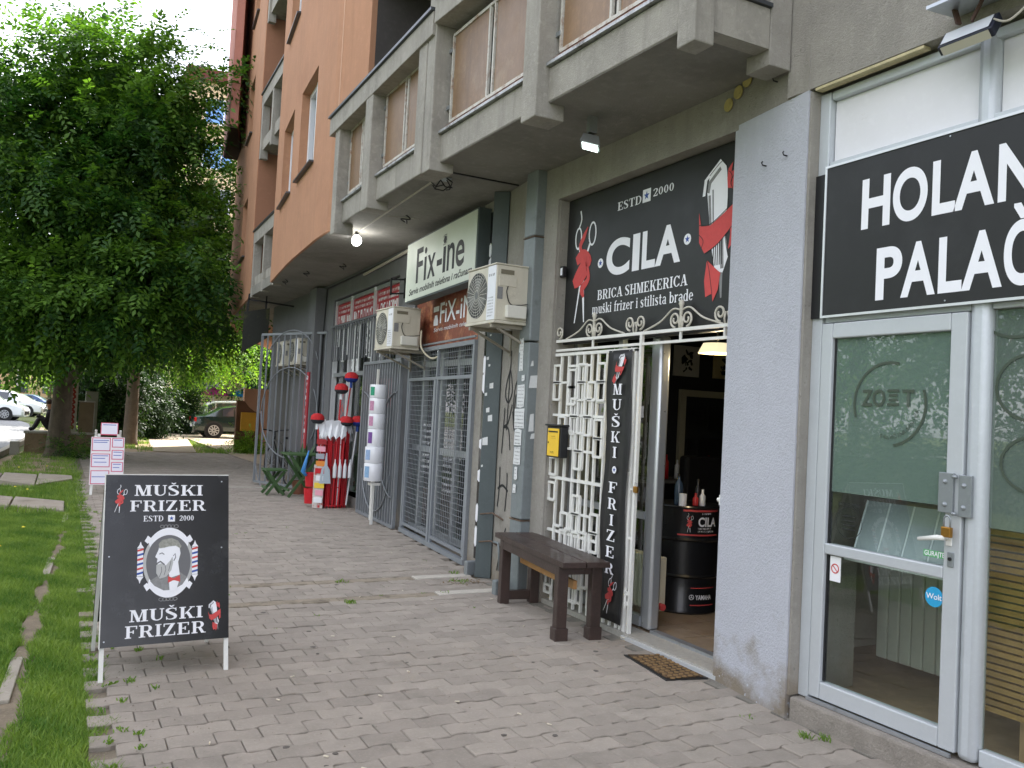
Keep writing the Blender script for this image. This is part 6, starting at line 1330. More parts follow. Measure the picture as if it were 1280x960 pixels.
tl = thing('shop_lamp', 'small warm lamp glowing inside the phone shop', 'lamp', (5.2, 9.6, 1.9)); MB().lathe([(0, -.05), (.04, -.04), (.05, 0), (.03, .04), (0, .05)], (5.0, 9.3, 1.85), 12).build('globe', mat('warm_glow', (1, .7, .3), .5, emit=((1, .62, .25), 5)), tl)
for i, (x, y, z) in enumerate(((5.5, 8.2, .9), (5.6, 9.0, 1.2))):
    t = thing('display_cabinet', ['pale display cabinet in the phone shop, nearer one', 'pale display cabinet in the phone shop, farther one'][i], 'cabinet', (x, y, .03)); B(x, x + .4, y, y + .5, .03, z).build('body', M_rg, t); 
    for k in range(3): B(x - .01, x, y + .02, y + .48, .1 + k * .28, .12 + k * .28).build('shelf', M_print, t)
fx2 = thing('clutter_leaves', 'dry leaves and twigs caught at the foot of the wall by the pipe casing', 'litter', (3.3, 6.9, 0), kind=None)
vs, fs = [], []
for i in range(70):
    x, y = random.gauss(3.25, .1), random.gauss(6.85, .07); a = random.uniform(0, 6.3); s_ = random.uniform(.008, .022); k = len(vs)
    if x > 3.45: continue
    vs += [(x, y, .004), (x + s_ * math.cos(a), y + s_ * math.sin(a), .012), (x + s_ * math.cos(a + 1.2), y + s_ * math.sin(a + 1.2), .006)]; fs.append((k, k + 1, k + 2))
MB().add(vs, fs).build('leaves', mat('dry_leaf', hexc('7d6440'), .9, var=.4, scale=30), fx2)['kind'] = 'stuff'

# small litter and stains lying on the paving
lt = MB(); r = random.Random(21)
for i in range(26):
    x, y, a = r.uniform(.6, 3.2), r.uniform(3.4, 9), r.uniform(0, 6.3); lt.cyl((x, y, .006), (x + .024 * math.cos(a), y + .024 * math.sin(a), .006), .0035, 6)
lt.build('cigarette_ends', mat('cigarette_paper', hexc('d8cdb8'), .8, var=.2, scale=80), None, kind='stuff')
gm_ = MB()
for i in range(45):
    x, y = r.uniform(.5, 3.35), r.uniform(3.3, 10); q = r.uniform(.008, .02); gm_.prism([(x + q * r.uniform(.7, 1.2) * math.cos(k), y + q * r.uniform(.7, 1.2) * math.sin(k)) for k in [j * PI / 4 for j in range(8)]], IDX, .0005, .0022)
gm_.build('gum_spots', mat('old_gum', hexc('625c55'), .9, var=.2, scale=60), None, kind='stuff')
# ------------------------------------------------------------ household goods shop
WXf = lambda y, o=0.0: 3.80 + (y - 10.0) * .0405 - o
hs = thing('household_shopfront', 'aluminium shop window under red strips with white lettering, behind the mop rack', 'shopfront', (3.9, 12.3, 0))
def yb(y0, y1, z0, z1, o0, o1, name, m, par, **k):
    return MB().prism([(WXf(y0, -o0), y0), (WXf(y1, -o0), y1), (WXf(y1, -o1), y1), (WXf(y0, -o1), y0)], IDX, z0, z1).build(name, m, par, **k)
wf = mat('white_alu_edge', (1, 1, 1))
for y in (14.02, 13.03, 11.76, 10.56): yb(y, y + .07, .15, 3.22, .03, .10, 'mullion', wf, hs)
for z in (3.16, 2.74, 1.96): yb(10.63, 14.0, z, z + .06, .04, .09, 'transom', M_alu, hs)
yb(10.63, 14.0, .0, .16, .0, .2, 'sill_wall', M_conc, hs); yb(10.63, 14.0, .17, 3.2, .12, .126, 'pane', glass_mat('clear_glass'), hs)
red = mat('red_window_film', hexc('a82330'), .5, var=.1)
for i, (a, b) in enumerate(((13.10, 14.0), (11.84, 13.02), (10.64, 11.75))):
    yb(a, b, 2.81, 3.155, .06, .07, 'red_strip', red, hs)
    f = frame((WXf(b, -.058), b, 2.81), (-(b - a) * .0405, -(b - a), 0), (0, 0, 1)); mb = MB(); W_ = b - a
    scribble(f, .08, W_ - .08, .26, .045, None, None, i + 1, .001, mb=mb); scribble(f, .08, W_ - .08, .185, .045, None, None, i + 11, .001, mb=mb); scribble(f, .06, W_ - .06, .03, .12, None, None, i + 21, .001, mb=mb)
    mb.build('white_lettering', M_print, hs)
# window security bars with white paper letters hung behind
bb = thing('window_bars', 'dark vertical window bars with white lettered paper sheets over the goods shop', 'window bars', (3.85, 12.4, 2.1))
for k in range(25):
    y = 10.70 + k * .135; MB().bar((WXf(y, .03), y, 2.04 if y < 11.6 else 2.2), (WXf(y, .03), y, 2.78), .016).build('bar', M_gpaint, bb)
for z in (2.78, 2.05): MB().bar((WXf(10.65, .03), 10.65, z), (WXf(14.05 if z > 2.5 else 11.75, .03), 14.05 if z > 2.5 else 11.75, z), .03).build('rail', M_gpaint, bb)
for i, (y, z0) in enumerate(((13.75, 2.45), (13.4, 2.2), (13.15, 2.3), (12.75, 1.98), (12.5, 1.98), (12.0, 2.25), (11.85, 2.2), (11.3, 2.1))):
    yb(y, y + .16, z0, 2.75, .045, .05, 'paper_sheet', paper, bb)
    f = frame((WXf(y + .16, -.044), y + .16, z0), (0, -1, 0), (0, 0, 1)); mb = MB()
    for k in range(int((2.72 - z0) / .11)): scribble(f, .015, .15, .02 + k * .11, .075, None, None, i * 9 + k, .001, mb=mb)
    mb.build('black_letters', M_ink, bb)
for y in (12.95, 11.84): yb(y, y + .05, .17, 1.96, .05, .1, 'door_post', wf, hs)
yb(10.7, 11.7, 1.5, 1.9, .10, .11, 'red_poster', red, hs); yb(13.15, 13.7, .7, 1.85, .105, .11, 'poster', mat('poster_mix', hexc('7f7a80'), .6, var=.5, scale=9, stain=(hexc('b8423f'), 6, .55, .6)), hs)
sv = thing('vertical_sign', 'narrow red vertical sign with white letters by the open grey gate', 'sign', (3.77, 14.9, .7))
B(3.775, 3.795, 14.70, 14.98, .72, 2.04).build('panel', red, sv); f = wallframe(3.7745, 14.98, .72); mb = MB()
for k in range(11): scribble(f, .08, .21, .04 + k * .115, .075, None, None, k + 3, .001, mb=mb)
mb.build('white_letters', M_print, sv)
# ------------------------------------------------------------ gates
def gate(name, label, h0, h1, zb, zt, nb, m, arcs):
    h0 = Vector((h0[0], h0[1], 0)); h1 = Vector((h1[0], h1[1], 0)); t = thing(name, label, 'gate', tuple(h0)); P = lambda u, z, o=0: tuple(h0.lerp(h1, u) + Vector((0, 0, z)) + nrm * o); d = (h1 - h0).normalized(); nrm = Vector((d.y, -d.x, 0)); Ln = (h1 - h0).length
    if nrm.x > 0: nrm = -nrm
    for u in (0, 1): MB().bar(P(u, zb), P(u, zt), .04).build('stile', m, t)
    for z in (zb, zt): MB().bar(P(0, z), P(1, z), .04).build('rail', m, t)
    for k in range(1, nb): MB().bar(P(k / nb, zb), P(k / nb, zt), .024).build('bar', m, t)
    for cu, cz, r, a0, a1 in arcs:
        pts = [P(cu + r * math.cos(math.radians(a0 + (a1 - a0) * i / 26)) / Ln, cz + r * math.sin(math.radians(a0 + (a1 - a0) * i / 26)), .022) for i in range(27)]
        MB().tube(pts, .011, 6).build('arc', m, t, smooth='all')
    return t
M_gate = mat('gate_blue_grey', hexc('84888c'), .5, metal=.1, var=.15, scale=9)
gate('open_gate', 'tall blue grey barred gate leaf standing open with circle motifs', (3.97, 14.40), (3.235, 16.10), .03, 2.72, 11, M_gate, [(.5, 2.0, .78, 18, 162), (.5, 1.32, .80, 0, 360), (.5, .55, .9, 195, 345)])
gate('folded_gate', 'low barred gate leaf folded flat against the slate wall behind the paper rolls', (WXf(10.02, .08), 10.02), (WXf(11.68, .08), 11.68), .03, 2.10, 15, M_gate, [(.02, .95, .75, 0, 85), (.98, .95, .75, 95, 180), (.02, 1.0, .62, -85, 0), (.5, .75, .62, 190, 350)])
# ------------------------------------------------------------ mop and broom rack
rk = thing('broom_rack', 'red wire display rack full of red mop handles outside the goods shop', 'rack', (3.62, 12.4, 0))
rm = mat('red_plastic', hexc('c8202b'), .35, var=.08); rmd = mat('red_dark_plastic', hexc('9c1a24'), .4); bl_ = mat('blue_bristle', hexc('1f3f9c'), .8, var=.3, scale=40, bump=3); rbri = mat('red_bristle', hexc('d12a2e'), .8, var=.3, scale=40, bump=3); dk = mat('dark_bristle', hexc('35383e'), .9, var=.3, scale=40, bump=3); wpl = mat('white_plastic', hexc('eceef2'), .35, var=.03)
cx, cy = 3.62, 12.4
for z in (.04, .30, .62, .92, 1.12): MB().tube([(cx + .21 * math.cos(a), cy + .21 * math.sin(a), z) for a in [k * PI / 10 for k in range(21)]], .006, 5).build('hoop', rm, rk)
for k in range(28): a = k * PI / 14; MB().bar((cx + .21 * math.cos(a), cy + .21 * math.sin(a), .0), (cx + .21 * math.cos(a), cy + .21 * math.sin(a), 1.12), .010).build('wire', rm, rk)
MB().lathe([(0, .02), (.205, .02), (.205, .03), (0, .03)], (cx, cy, 0), 20).build('base_disc', rmd, rk)
MB().lathe([(0, .0), (.15, .0), (.165, .9), (.14, .9)], (cx, cy, .05), 18).build('red_bucket_liner', rmd, rk, smooth=True)
GRP = 'brooms and mops standing in the red rack'
def broom(x, y, h, tilt, head, i, lab):
    t = thing('broom', lab, 'broom', (x, y, .04), 0, GRP); tx, ty = tilt
    MB().cyl((x, y, .04), (x + tx, y + ty, h), .012, 8).build('handle', rm if i % 5 else wpl, t, smooth=True)
    if head == 'dome':
        p = (x + tx, y + ty, h); MB().lathe([(0, -.06), (.06, -.055), (.095, -.02), (.10, .0)], p, 16).build('bristles_lower', (bl_ if i % 2 else dk), t, smooth='all'); MB().lathe([(.10, .0), (.095, .05), (.06, .085), (0, .095)], p, 16).build('bristles_upper', rbri, t, smooth='all')
        MB().cyl((p[0], p[1], h - .14), (p[0], p[1], h - .055), .022).build('collar', M_bluep if i % 2 else wpl, t)
    elif head == 'mop':
        p = Vector((x + tx, y + ty, h)); mb = MB()
        for k in range(14): a = k * .45; mb.tube([p, p + Vector((.03 * math.cos(a), .03 * math.sin(a), .0)), p + Vector((.06 * math.cos(a), .06 * math.sin(a), -.10 - .03 * (k % 3)))], [.012, .014, .009], 5)
        mb.build('mop_strands', wpl, t, smooth='all')
    return t
labs = ['tallest broom, round red over blue head above the rack', 'second tallest broom, round red over dark head and pale blue collar', 'broom with red dome at the left edge of the red rack', 'broom with dark and red head low at the middle of the red rack', 'broom with red over blue dome at the right of the red rack', 'green and straw coloured broom at the left rear of the rack']
broom(3.66, 12.3, 1.90, (.13, 0), 'dome', 1, labs[0]); broom(3.58, 12.2, 1.72, (.04, 0), 'dome', 2, labs[1]); broom(3.45, 12.25, 1.27, (-.13, .05), 'dome', 4, labs[2]); broom(3.66, 12.2, 1.25, (.05, -.03), 'dome', 6, labs[3]); broom(3.80, 12.25, 1.26, (.10, -.03), 'dome', 5, labs[4])
for i in range(24):
    a = i * .8; r_ = .17; x, y = cx + r_ * math.cos(a), cy + r_ * math.sin(a); t = broom(x, y, 1.10 + .04 * (i % 4), (.03 * math.cos(a), .03 * math.sin(a)), 'mop' if i % 5 == 0 else 'none', i + 1, 'red plastic mop handle packed among others in the red rack')
for i, (x, y) in enumerate(((3.38, 12.28), (3.46, 12.18), (3.54, 12.14), (3.62, 12.13))):
    t = thing('dust_cloth', ['leftmost', 'second', 'third', 'rightmost'][i] + ' white mop head on top of the red rack', 'mop head', (x, y, 1.12), 0, 'white mop heads on the red rack'); MB().add([(x - .06, y, 1.26), (x + .06, y, 1.28), (x + .08, y - .02, 1.06), (x + .01, y - .04, 1.0), (x - .02, y + .02, 1.08)], [(0, 1, 2, 3, 4)]).add([(x - .05, y + .02, 1.25), (x + .05, y + .02, 1.28), (x + .06, y, 1.1), (x - .01, y, 1.04)], [(0, 1, 2, 3)]).build('cloth', wpl, t)
for i in range(4):
    x = 3.58 + i * .075; y = 12.17 - .0 * i; t = thing('detergent_bottle', ['leftmost', 'second', 'third', 'rightmost'][i] + ' of four white bottles hung on the front of the red rack', 'bottle', (x, y, .44), 0, 'four white bottles hung in a row'); MB().lathe([(0, 0), (.026, 0), (.027, .02), (.027, .16), (.018, .20), (.009, .23), (.009, .27), (0, .27)], (x, y, .44), 14).build('body', wpl, t, smooth='all')
t = thing('dustpan', 'pale grey dustpan hanging on the left of the red rack', 'dustpan', (3.44, 12.15, .4)); MB().add([(3.36, 12.16, .36), (3.52, 12.14, .36), (3.50, 12.14, .56), (3.46, 12.14, .62), (3.45, 12.14, .80), (3.43, 12.14, .80), (3.42, 12.15, .62), (3.38, 12.16, .56)], [tuple(range(8))]).build('pan', mat('pale_grey_plastic', hexc('b9c6cf'), .4), t)
t = thing('cardboard_display', 'tall printed cardboard display with white and pink packets beside the rack', 'display', (3.36, 12.3, 0)); MB().prism([(3.30, 12.25), (3.43, 12.17), (3.45, 12.25), (3.32, 12.33)], IDX, .0, .62).build('box', mat('display_card', hexc('d8cfc9'), .7, var=.3, scale=9, stain=(hexc('c33b3b'), 7, .55, .6)), t)
for k in range(9): MB().prism([(3.31 + .02 * (k % 2), 12.23), (3.41 + .01 * (k % 3), 12.15), (3.42, 12.17), (3.32, 12.25)], IDX, .08 + k * .105, .155 + k * .105).build('packet', [wpl, mat('pink_packet', hexc('e4a0b0'), .5), mat('yellow_packet', hexc('e8c840'), .5), wpl, rm, mat('orange_packet', hexc('dd8a3a'), .5), mat('grey_packet', hexc('9aa0a8'), .5), mat('pink_packet', (1, 1, 1)), rmd][k], t)
t = thing('blue_hanger', 'small bright blue plastic brush hanging left of the rack', 'brush', (3.2, 12.3, .5)); MB().tube([(3.22, 12.28, .82), (3.19, 12.28, .7), (3.15, 12.28, .52), (3.20, 12.28, .46)], [.01, .02, .035, .02], 7).build('brush', mat('sky_blue_plastic', hexc('3d86c9'), .4), t, smooth='all')
t = thing('red_cleaning_set', 'red plastic buckets and brushes hung low on the left of the rack', 'bucket', (3.27, 12.35, .1)); MB().lathe([(.07, .0), (.09, .22), (.095, .22), (.075, 0)], (3.30, 12.4, .05), 14).lathe([(.06, .3), (.08, .5), (.085, .5), (.065, .3)], (3.28, 12.35, 0), 14).build('buckets', rm, t)
# ------------------------------------------------------------ paper rolls
pr_ = 'white paper packs stacked in the column'
rollm = mat('wrapped_paper', hexc('e9eaee'), .35, var=.04, scale=8, coat=.3)
cols = ['2f9d78', 'c98fae', 'c98fae', '7a4f9a', '9fb8dd', '8fb4d8']; tx_ = ['topmost white paper pack with a green label', 'second white paper pack from the top with a pink picture', 'third white paper pack from the top with a pink picture', 'white paper pack with a purple label, fourth from the top', 'fifth white paper pack from the top, wider and plain', 'lowest white paper pack with small coloured prints']
z = 1.775
for i in range(6):
    h_ = [.17, .19, .19, .22, .2, .22][i]; z -= h_; r_ = .104 + (.012 if i > 3 else 0); x, y = 3.49 - .008 * (i > 3), 10.18
    t = thing('paper_pack', tx_[i], 'paper pack', (x, y, z), 0, pr_); MB().lathe([(0, 0), (r_ * .97, .001), (r_, .006), (r_ * 1.005, h_ * .5), (r_, h_ - .006), (r_ * .97, h_ - .001), (0, h_)], (x, y, z), 26).build('pack', rollm, t, smooth='all')
    mb = MB(); a0_, a1_ = math.radians(188), math.radians(226); seg = 6
    for k in range(seg):
        a, b = a0_ + (a1_ - a0_) * k / seg, a0_ + (a1_ - a0_) * (k + 1) / seg; q = r_ * 1.02; mb.add([(x + q * math.cos(a), y + q * math.sin(a), z + h_ * .2), (x + q * math.cos(b), y + q * math.sin(b), z + h_ * .2), (x + q * math.cos(b), y + q * math.sin(b), z + h_ * .82), (x + q * math.cos(a), y + q * math.sin(a), z + h_ * .82)], [(0, 1, 2, 3)])
    mb.build('label_print', mat('roll_label_' + cols[i], hexc(cols[i]), .5, var=.3, scale=50), t)
t = thing('pack_stand', 'thin white post and shelf carrying the column of paper packs', 'stand', (3.5, 10.2, 0)); MB().box(3.44, 3.56, 10.12, 10.24, .53, .56).bar((3.60, 10.5, .0), (3.60, 10.5, .55), .03).bar((3.72, 10.9, 0), (3.72, 10.9, 2.0), .028).build('post', M_wpaint, t)
# ------------------------------------------------------------ green folding table and chair
gt = mat('old_green_wood', hexc('46663a'), .6, var=.25, scale=8, streak=.2)
def folding(name, label, cat, x, y, w_, d, h, nsl, back=False):
    t = thing(name, label, cat, (x, y, gz(y)), 0); g = gz(y)
    for k in range(nsl): yy = y - d / 2 + (k + .5) * d / nsl; B(x - w_ / 2, x + w_ / 2, yy - d / nsl * .42, yy + d / nsl * .42, g + h - .025, g + h).build('slat', gt, t)
    for yy in (y - d * .4, y + d * .4):
        MB().bar((x - w_ * .42, yy, g + h - .03), (x + w_ * .42, yy, g + .01), .022, .045).build('leg', gt, t); MB().bar((x + w_ * .42, yy + .024, g + h - .03), (x - w_ * .42, yy + .024, g + .01), .022, .045).build('leg', gt, t)
    for sx in (-.42, .42): MB().bar((x + w_ * sx, y - d * .4, g + .12), (x + w_ * sx, y + d * .4, g + .12), .03).build('rail', gt, t)
    if back:
        for yy in (y - d * .4, y + d * .4): MB().bar((x - w_ * .42, yy, g + h), (x - w_ * .62, yy, g + h * 1.9), .025, .04).build('back_post', gt, t)
    return t
folding('folding_table', 'green wooden folding table with crossed legs in front of the open gate', 'table', 3.53, 13.9, .56, .6, .70, 6)
folding('folding_chair', 'low green wooden folding stool leaning left of the green table', 'stool', 3.17, 14.2, .34, .4, .42, 4)
folding('folding_chair', 'second low green folding stool tucked right under the green table', 'stool', 3.68, 13.4, .30, .34, .36, 4)
pp = thing('potted_plant', 'dark green broad leaved plant rising behind the green table', 'plant', (3.62, 14.3, gz(14.3)))
MB().lathe([(0, 0), (.10, 0), (.13, .22), (.11, .22), (.09, .03)], (3.62, 14.3, gz(14.3)), 16).build('pot', mat('terracotta', hexc('8a5a44'), .8), pp)
mb = MB()
for k in range(14):
    a = k * 2.4; l_ = .35 + .1 * (k % 3); b = Vector((3.62, 14.3, gz(14.3) + .2)); e = b + Vector((math.cos(a) * l_ * .5, math.sin(a) * l_ * .5, l_ * 1.2)); s_ = Vector((-math.sin(a), math.cos(a), 0)) * .04; m_ = b.lerp(e, .6) + Vector((0, 0, .05)); mb.add([b, m_ + s_, e, m_ - s_], [(0, 1, 2, 3)])
mb.build('leaves', gt, pp)
# ------------------------------------------------------------ bicycle behind the gate
def bicycle(x, y, ang, label):
    g = gz(y); t = thing('bicycle', label, 'bicycle', (x, y, g)); d = Vector((math.sin(ang), math.cos(ang), 0)); n = Vector((d.y, -d.x, 0)); O = Vector((x, y, g)); bk = mat('bike_black', hexc('191a1c'), .4); P = lambda u, z, o=0: O + d * u + n * o + Vector((0, 0, z))
    for u in (-.5, .5):
        w_ = MB(); w_.tube([P(u + .31 * math.cos(a), .33 + .31 * math.sin(a)) for a in [k * PI / 14 for k in range(29)]], .018, 6); wo = w_.build('tyre', M_ink, t)
        s_ = MB()
        for k in range(14): a = k * PI / 7; s_.bar(P(u, .33, .02), P(u + .29 * math.cos(a), .33 + .29 * math.sin(a)), .003)
        s_.build('spokes', M_alu, t)
    fr_ = MB()
    for a, b in (((-.5, .33), (-.12, .30)), ((-.5, .33), (-.18, .75)), ((-.12, .30), (-.2, .82)), ((-.12, .30), (.34, .74)), ((-.19, .72), (.33, .80)), ((.5, .33), (.32, .88))): fr_.bar(P(*a), P(*b), .03)
    fr_.build('frame', bk, t); MB().box(-.04, .04, -.12, .12, 0, .04).build('saddle', bk, t, world=False).location = (d * -.21 + Vector((0, 0, .85)))
    MB().tube([P(.30, 1.0, -.26), P(.36, .98, -.1), P(.34, .96, 0), P(.36, .98, .1), P(.30, 1.0, .26)], .012, 6).bar(P(.32, .88), P(.34, .97), .025).build('handlebar', bk, t)
    MB().cyl(P(-.12, .30, -.03), P(-.12, .30, .05), .07, 14).bar(P(-.12, .3, .08), P(-.06, .14, .08), .015).box(0, 0, 0, 0, 0, 0).build('crank', bk, t)
    MB().bar(P(.2, .55, .03), P(.26, .62, .03), .05).build('green_bottle', mat('lime_plastic', hexc('5fbf4a'), .4), t)
bicycle(3.72, 16.3, -.12, 'black bicycle leaning behind the open grey gate')
hb = thing('hanging_board', 'dark hanging sign board with faded yellow green print on black brackets', 'sign', (3.27, 17, 2.4))
MB().add([(3.04, 17, 2.42), (3.52, 17, 2.74), (3.52, 17, 3.32), (3.04, 17, 3.20), (3.04, 17.05, 2.42), (3.52, 17.05, 2.74), (3.52, 17.05, 3.32), (3.04, 17.05, 3.20)], [(0, 1, 2, 3), (7, 6, 5, 4), (0, 4, 5, 1), (1, 5, 6, 2), (2, 6, 7, 3), (3, 7, 4, 0)]).build('board', mat('board_green_black', hexc('1f2118'), .6, var=.3, scale=5, stain=(hexc('5d6128'), 3, .55, .75)), hb)
MB().bar((3.1, 17.02, 3.2), (3.12, 17.02, 3.56), .03).bar((3.45, 17.02, 3.3), (3.45, 17.02, 3.56), .03).bar((3.1, 17.02, 3.45), (4.0, 17.02, 3.40), .03).build('bracket', M_ink, hb)

# ------------------------------------------------------------ inside the barber shop
br = thing('oil_drum_table', 'black oil drum with red bands and white CILA print inside the barber shop', 'drum', (4.47, 5.42, .03))
BX, BY = 4.475, 5.42; bm_ = mat('drum_black', hexc('1b1c1f'), .3, var=.1, coat=.2)
MB().lathe([(0, 0), (.275, 0), (.285, .012), (.275, .025), (.275, .27), (.29, .285), (.275, .30), (.275, .55), (.29, .565), (.275, .58), (.275, .80), (.287, .815), (.28, .825), (.255, .815), (0, .815)], (BX, BY, .035), 44).build('barrel', bm_, br, smooth=True)
def onbarrel(u, v, R_=.2775): a = math.radians(232) + u / R_; return (BX + R_ * math.cos(a), BY + R_ * math.sin(a), .035 + v)
def wrap(o, R_=.2775):
    for v in o.data.vertices:
        p = onbarrel(v.co.x, v.co.y, R_ + v.co.z); q = WM[br.name].inverted() @ Vector(p); v.co = q
    o.parent = br; WM[o.name] = WM[br.name].copy(); o.data.update()
flat0 = frame((0, 0, 0), (1, 0, 0), (0, 1, 0))
for (u0, u1, v0, v1) in ((-.02, .30, .785, .80), (-.06, .30, .60, .612), (.06, .28, .20, .206), (.06, .28, .068, .076)):
    mb = MB()
    for k in range(12): a, b = u0 + (u1 - u0) * k / 12, u0 + (u1 - u0) * (k + 1) / 12; mb.flat(R(a, b, v0, v1), flat0, .001)
    wrap(mb.build('red_band', M_redp, None, world=False))
o = text('CILA', .07, flat0, .10, .675, M_print, None, bold=.03, width=.17, t=.0015); wrap(o); o = text('YAMAHA', .036, flat0, .10, .115, M_print, None, bold=.03, width=.15, t=.0015); wrap(o)
mb = MB(); [mb.flat(p, flat0, .0015) for p in ring(.07, .133, .02, .02, .004, .004)]; [mb.flat(p, flat0, .0015) for a in (90, 210, 330) for p in ribbon([(.07, .133), (.07 + .017 * math.cos(math.radians(a)), .133 + .017 * math.sin(math.radians(a)))], .004)]; wrap(mb.build('ring_logo', M_print, None, world=False))
for k, (h_, w_) in enumerate(((.014, .12), (.014, .14))):
    mb = MB(); scribble(flat0, .10, .10 + w_, .65 - k * .022, h_, None, None, k + 5, .0015, mb=mb); wrap(mb.build('small_print', M_print, None, world=False))
mb = MB(); scribble(flat0, .13, .22, .765, .012, None, None, 9, .0015, mb=mb); wrap(mb.build('small_print', M_print, None, world=False))
class _F: pass
tmp = thing('tmp_root', None, None); WM[tmp.name] = Matrix.Identity(4)
scissors(flat0, .03, .70, .075, tmp)
for o in [c_ for c_ in COL.objects if c_.parent == tmp]: wrap(o)
bpy.data.objects.remove(tmp)
bt_ = thing('water_bottle', 'clear blue plastic water bottle on the oil drum', 'bottle', (4.33, 5.35, .85)); MB().lathe([(0, 0), (.033, 0), (.035, .02), (.035, .14), (.03, .17), (.012, .20), (.012, .225), (0, .225)], (4.33, 5.33, .852), 16).build('bottle', mat('blue_pet', hexc('3a4a5e'), .1, spec=.9), bt_, smooth='all')
for i, (x, y, h_, c_, lb_) in enumerate(((4.46, 5.28, .10, 'c03434', 'small red bottle on the oil drum'), (4.52, 5.27, .13, 'e8e8e8', 'small white bottle beside the red one on the drum'), (4.58, 5.40, .2, '2a2a2c', 'black spray bottle at the back of the drum'), (4.42, 5.45, .24, '1e1e20', 'tall black spray bottle on the drum behind the water bottle'))):
    t = thing('cosmetic_bottle', lb_, 'bottle', (x, y, .85)); MB().lathe([(0, 0), (.022, 0), (.024, .01), (.024, h_ * .6), (.010, h_ * .75), (.010, h_), (0, h_)], (x, y, .852), 12).build('bottle', mat('bottle_' + c_, hexc(c_), .35), t, smooth='all')
tag(MB().lathe([(0, 0), (.03, 0), (.03, .10), (.012, .10), (.012, .0)], (4.30, 5.24, .852), 14).build('paper_roll', M_print, smooth=True), 'small white paper roll at the front of the oil drum', 'paper roll')
ra = thing('radiator', 'old cream column radiator just inside the barber door', 'radiator', (3.95, 5.2, .1))
crm = mat('cream_radiator', hexc('d5cdb4'), .4, var=.1, scale=10)
for k in range(12): B(3.86, 3.96, 4.97 + k * .055, 5.01 + k * .055, .13, .52).build('column', crm, ra, bevel=.01)
B(3.89, 3.93, 4.96, 5.62, .15, .19).build('pipe', crm, ra); B(3.89, 3.93, 4.96, 5.62, .46, .50).build('pipe', crm, ra); MB().cyl((3.91, 4.93, .17), (3.91, 4.97, .17), .025).build('valve', M_redp, ra)
def picture(x, z, w_, h_, lab, seed, back='d8d6cf', y=7.36, art=True):
    t = thing('wall_picture', lab, 'picture', (x, y, z)); B(x, x + w_, y - .02, y - .002, z, z + h_).build('frame', mat('paper_art_' + back, hexc(back), .6, var=.1), t); f = frame((x, y - .021, z), (1, 0, 0), (0, 0, 1)); r = random.Random(seed); mb = MB()
    if art:
        for k in range(16):
            px_, py_ = w_ * r.uniform(.3, .7), h_ * r.uniform(.2, .8)
            for p in rib3([(px_ + r.uniform(-.1, .1) * w_, py_ + r.uniform(-.1, .1) * h_, r.uniform(.01, .03)) for _ in range(4)], 3): mb.flat(p, f, .001 + .0001 * k)
        mb.build('ink_drawing', M_ink, t)
k_ = 7.36 / 6.8
def at7(x, z): return x * k_, 1.5 + (z - 1.5) * k_  # scales x and z about the camera, pushing pictures back to the wall
x0, z0 = at7(5.38, 1.965); x1, z1 = at7(5.70, 2.27); picture(x0, z0, x1 - x0, z1 - z0, 'pale ink drawing of a curly head on the dark barber wall', 2)
x0, z0 = at7(5.89, 1.97); x1, z1 = at7(6.25, 2.26); picture(x0, z0, x1 - x0, z1 - z0, 'yellow lit ink drawing beside the pale pillar edge', 5, 'c9b98a')  # yellow paper colour stands in for warm lamp light
mi = thing('mirror_cabinet', 'pale framed mirror with dark pictures reflected in the barber shop', 'mirror', (5.9, 7.3, .9)); x0, z0 = at7(5.46, .92); x1, z1 = at7(6.4, 1.83)
B(x0, x0 + .07, 7.30, 7.35, z0, z1).build('frame', mat('cream_frame', hexc('b5b09a'), .5), mi); B(x0 + .071, x1, 7.30, 7.35, z1 - .07, z1).build('frame', mat('cream_frame', (1, 1, 1)), mi); B(x0 + .0715, x1, 7.32, 7.35, z0, z1 - .071).build('glass', mat('dim_mirror', hexc('3c3e3f'), .15, metal=.3), mi)
for a, b, c_, e in ((.12, .6, .22, .18), (.40, .55, .4, .28), (.28, .2, .3, .26), (.12, .25, .1, .2)): B(x0 + a, x0 + a + c_, 7.312, 7.319, z0 + b, z0 + b + e).build('painted_reflection', M_ink, mi)  # flat black panels stand in for pictures reflected in the mirror
ct_ = thing('barber_counter', 'dark counter with bottles along the back barber wall', 'counter', (6, 7, 0)); B(5.2, 8.2, 6.95, 7.35, .035, .88).build('body', M_black, ct_); B(5.15, 8.2, 6.9, 7.36, .881, .91).build('top', M_rg, ct_)
for i in range(9):
    x = 5.45 + i * .14; h_ = .1 + .05 * ((i * 7) % 4); t = thing('counter_bottle', ['first', 'second', 'third', 'fourth', 'fifth', 'sixth', 'seventh', 'eighth', 'ninth'][i] + ' bottle from the left on the dark barber counter', 'bottle', (x, 7.1, .912), 0, 'bottles on the barber counter'); MB().lathe([(0, 0), (.025, 0), (.025, h_ * .7), (.01, h_ * .8), (.01, h_), (0, h_)], (x, 7.1, .912), 10).build('bottle', [M_black, rm, wpl, mat('green_bottle', hexc('3f6b3a'), .3)][i % 4], t, smooth='all')
ls = thing('lamp_shade_lamp', 'glowing cream lamp shade hanging inside the barber doorway', 'lamp', (4.4, 4.6, 2.1))
kx_ = 4.6 / 6.8; MB().lathe([(.10, .07), (.135, -.0), (.13, 0), (.095, .07)], (4.09, 4.68, 2.0), 30).build('shade', mat('lit_shade', hexc('efe0b0'), .7, emit=((1, .86, .55), .3)), ls, smooth='all'); MB().cyl((4.09, 4.68, 2.09), (4.09, 4.68, 2.95), .006).build('cord', M_ink, ls)
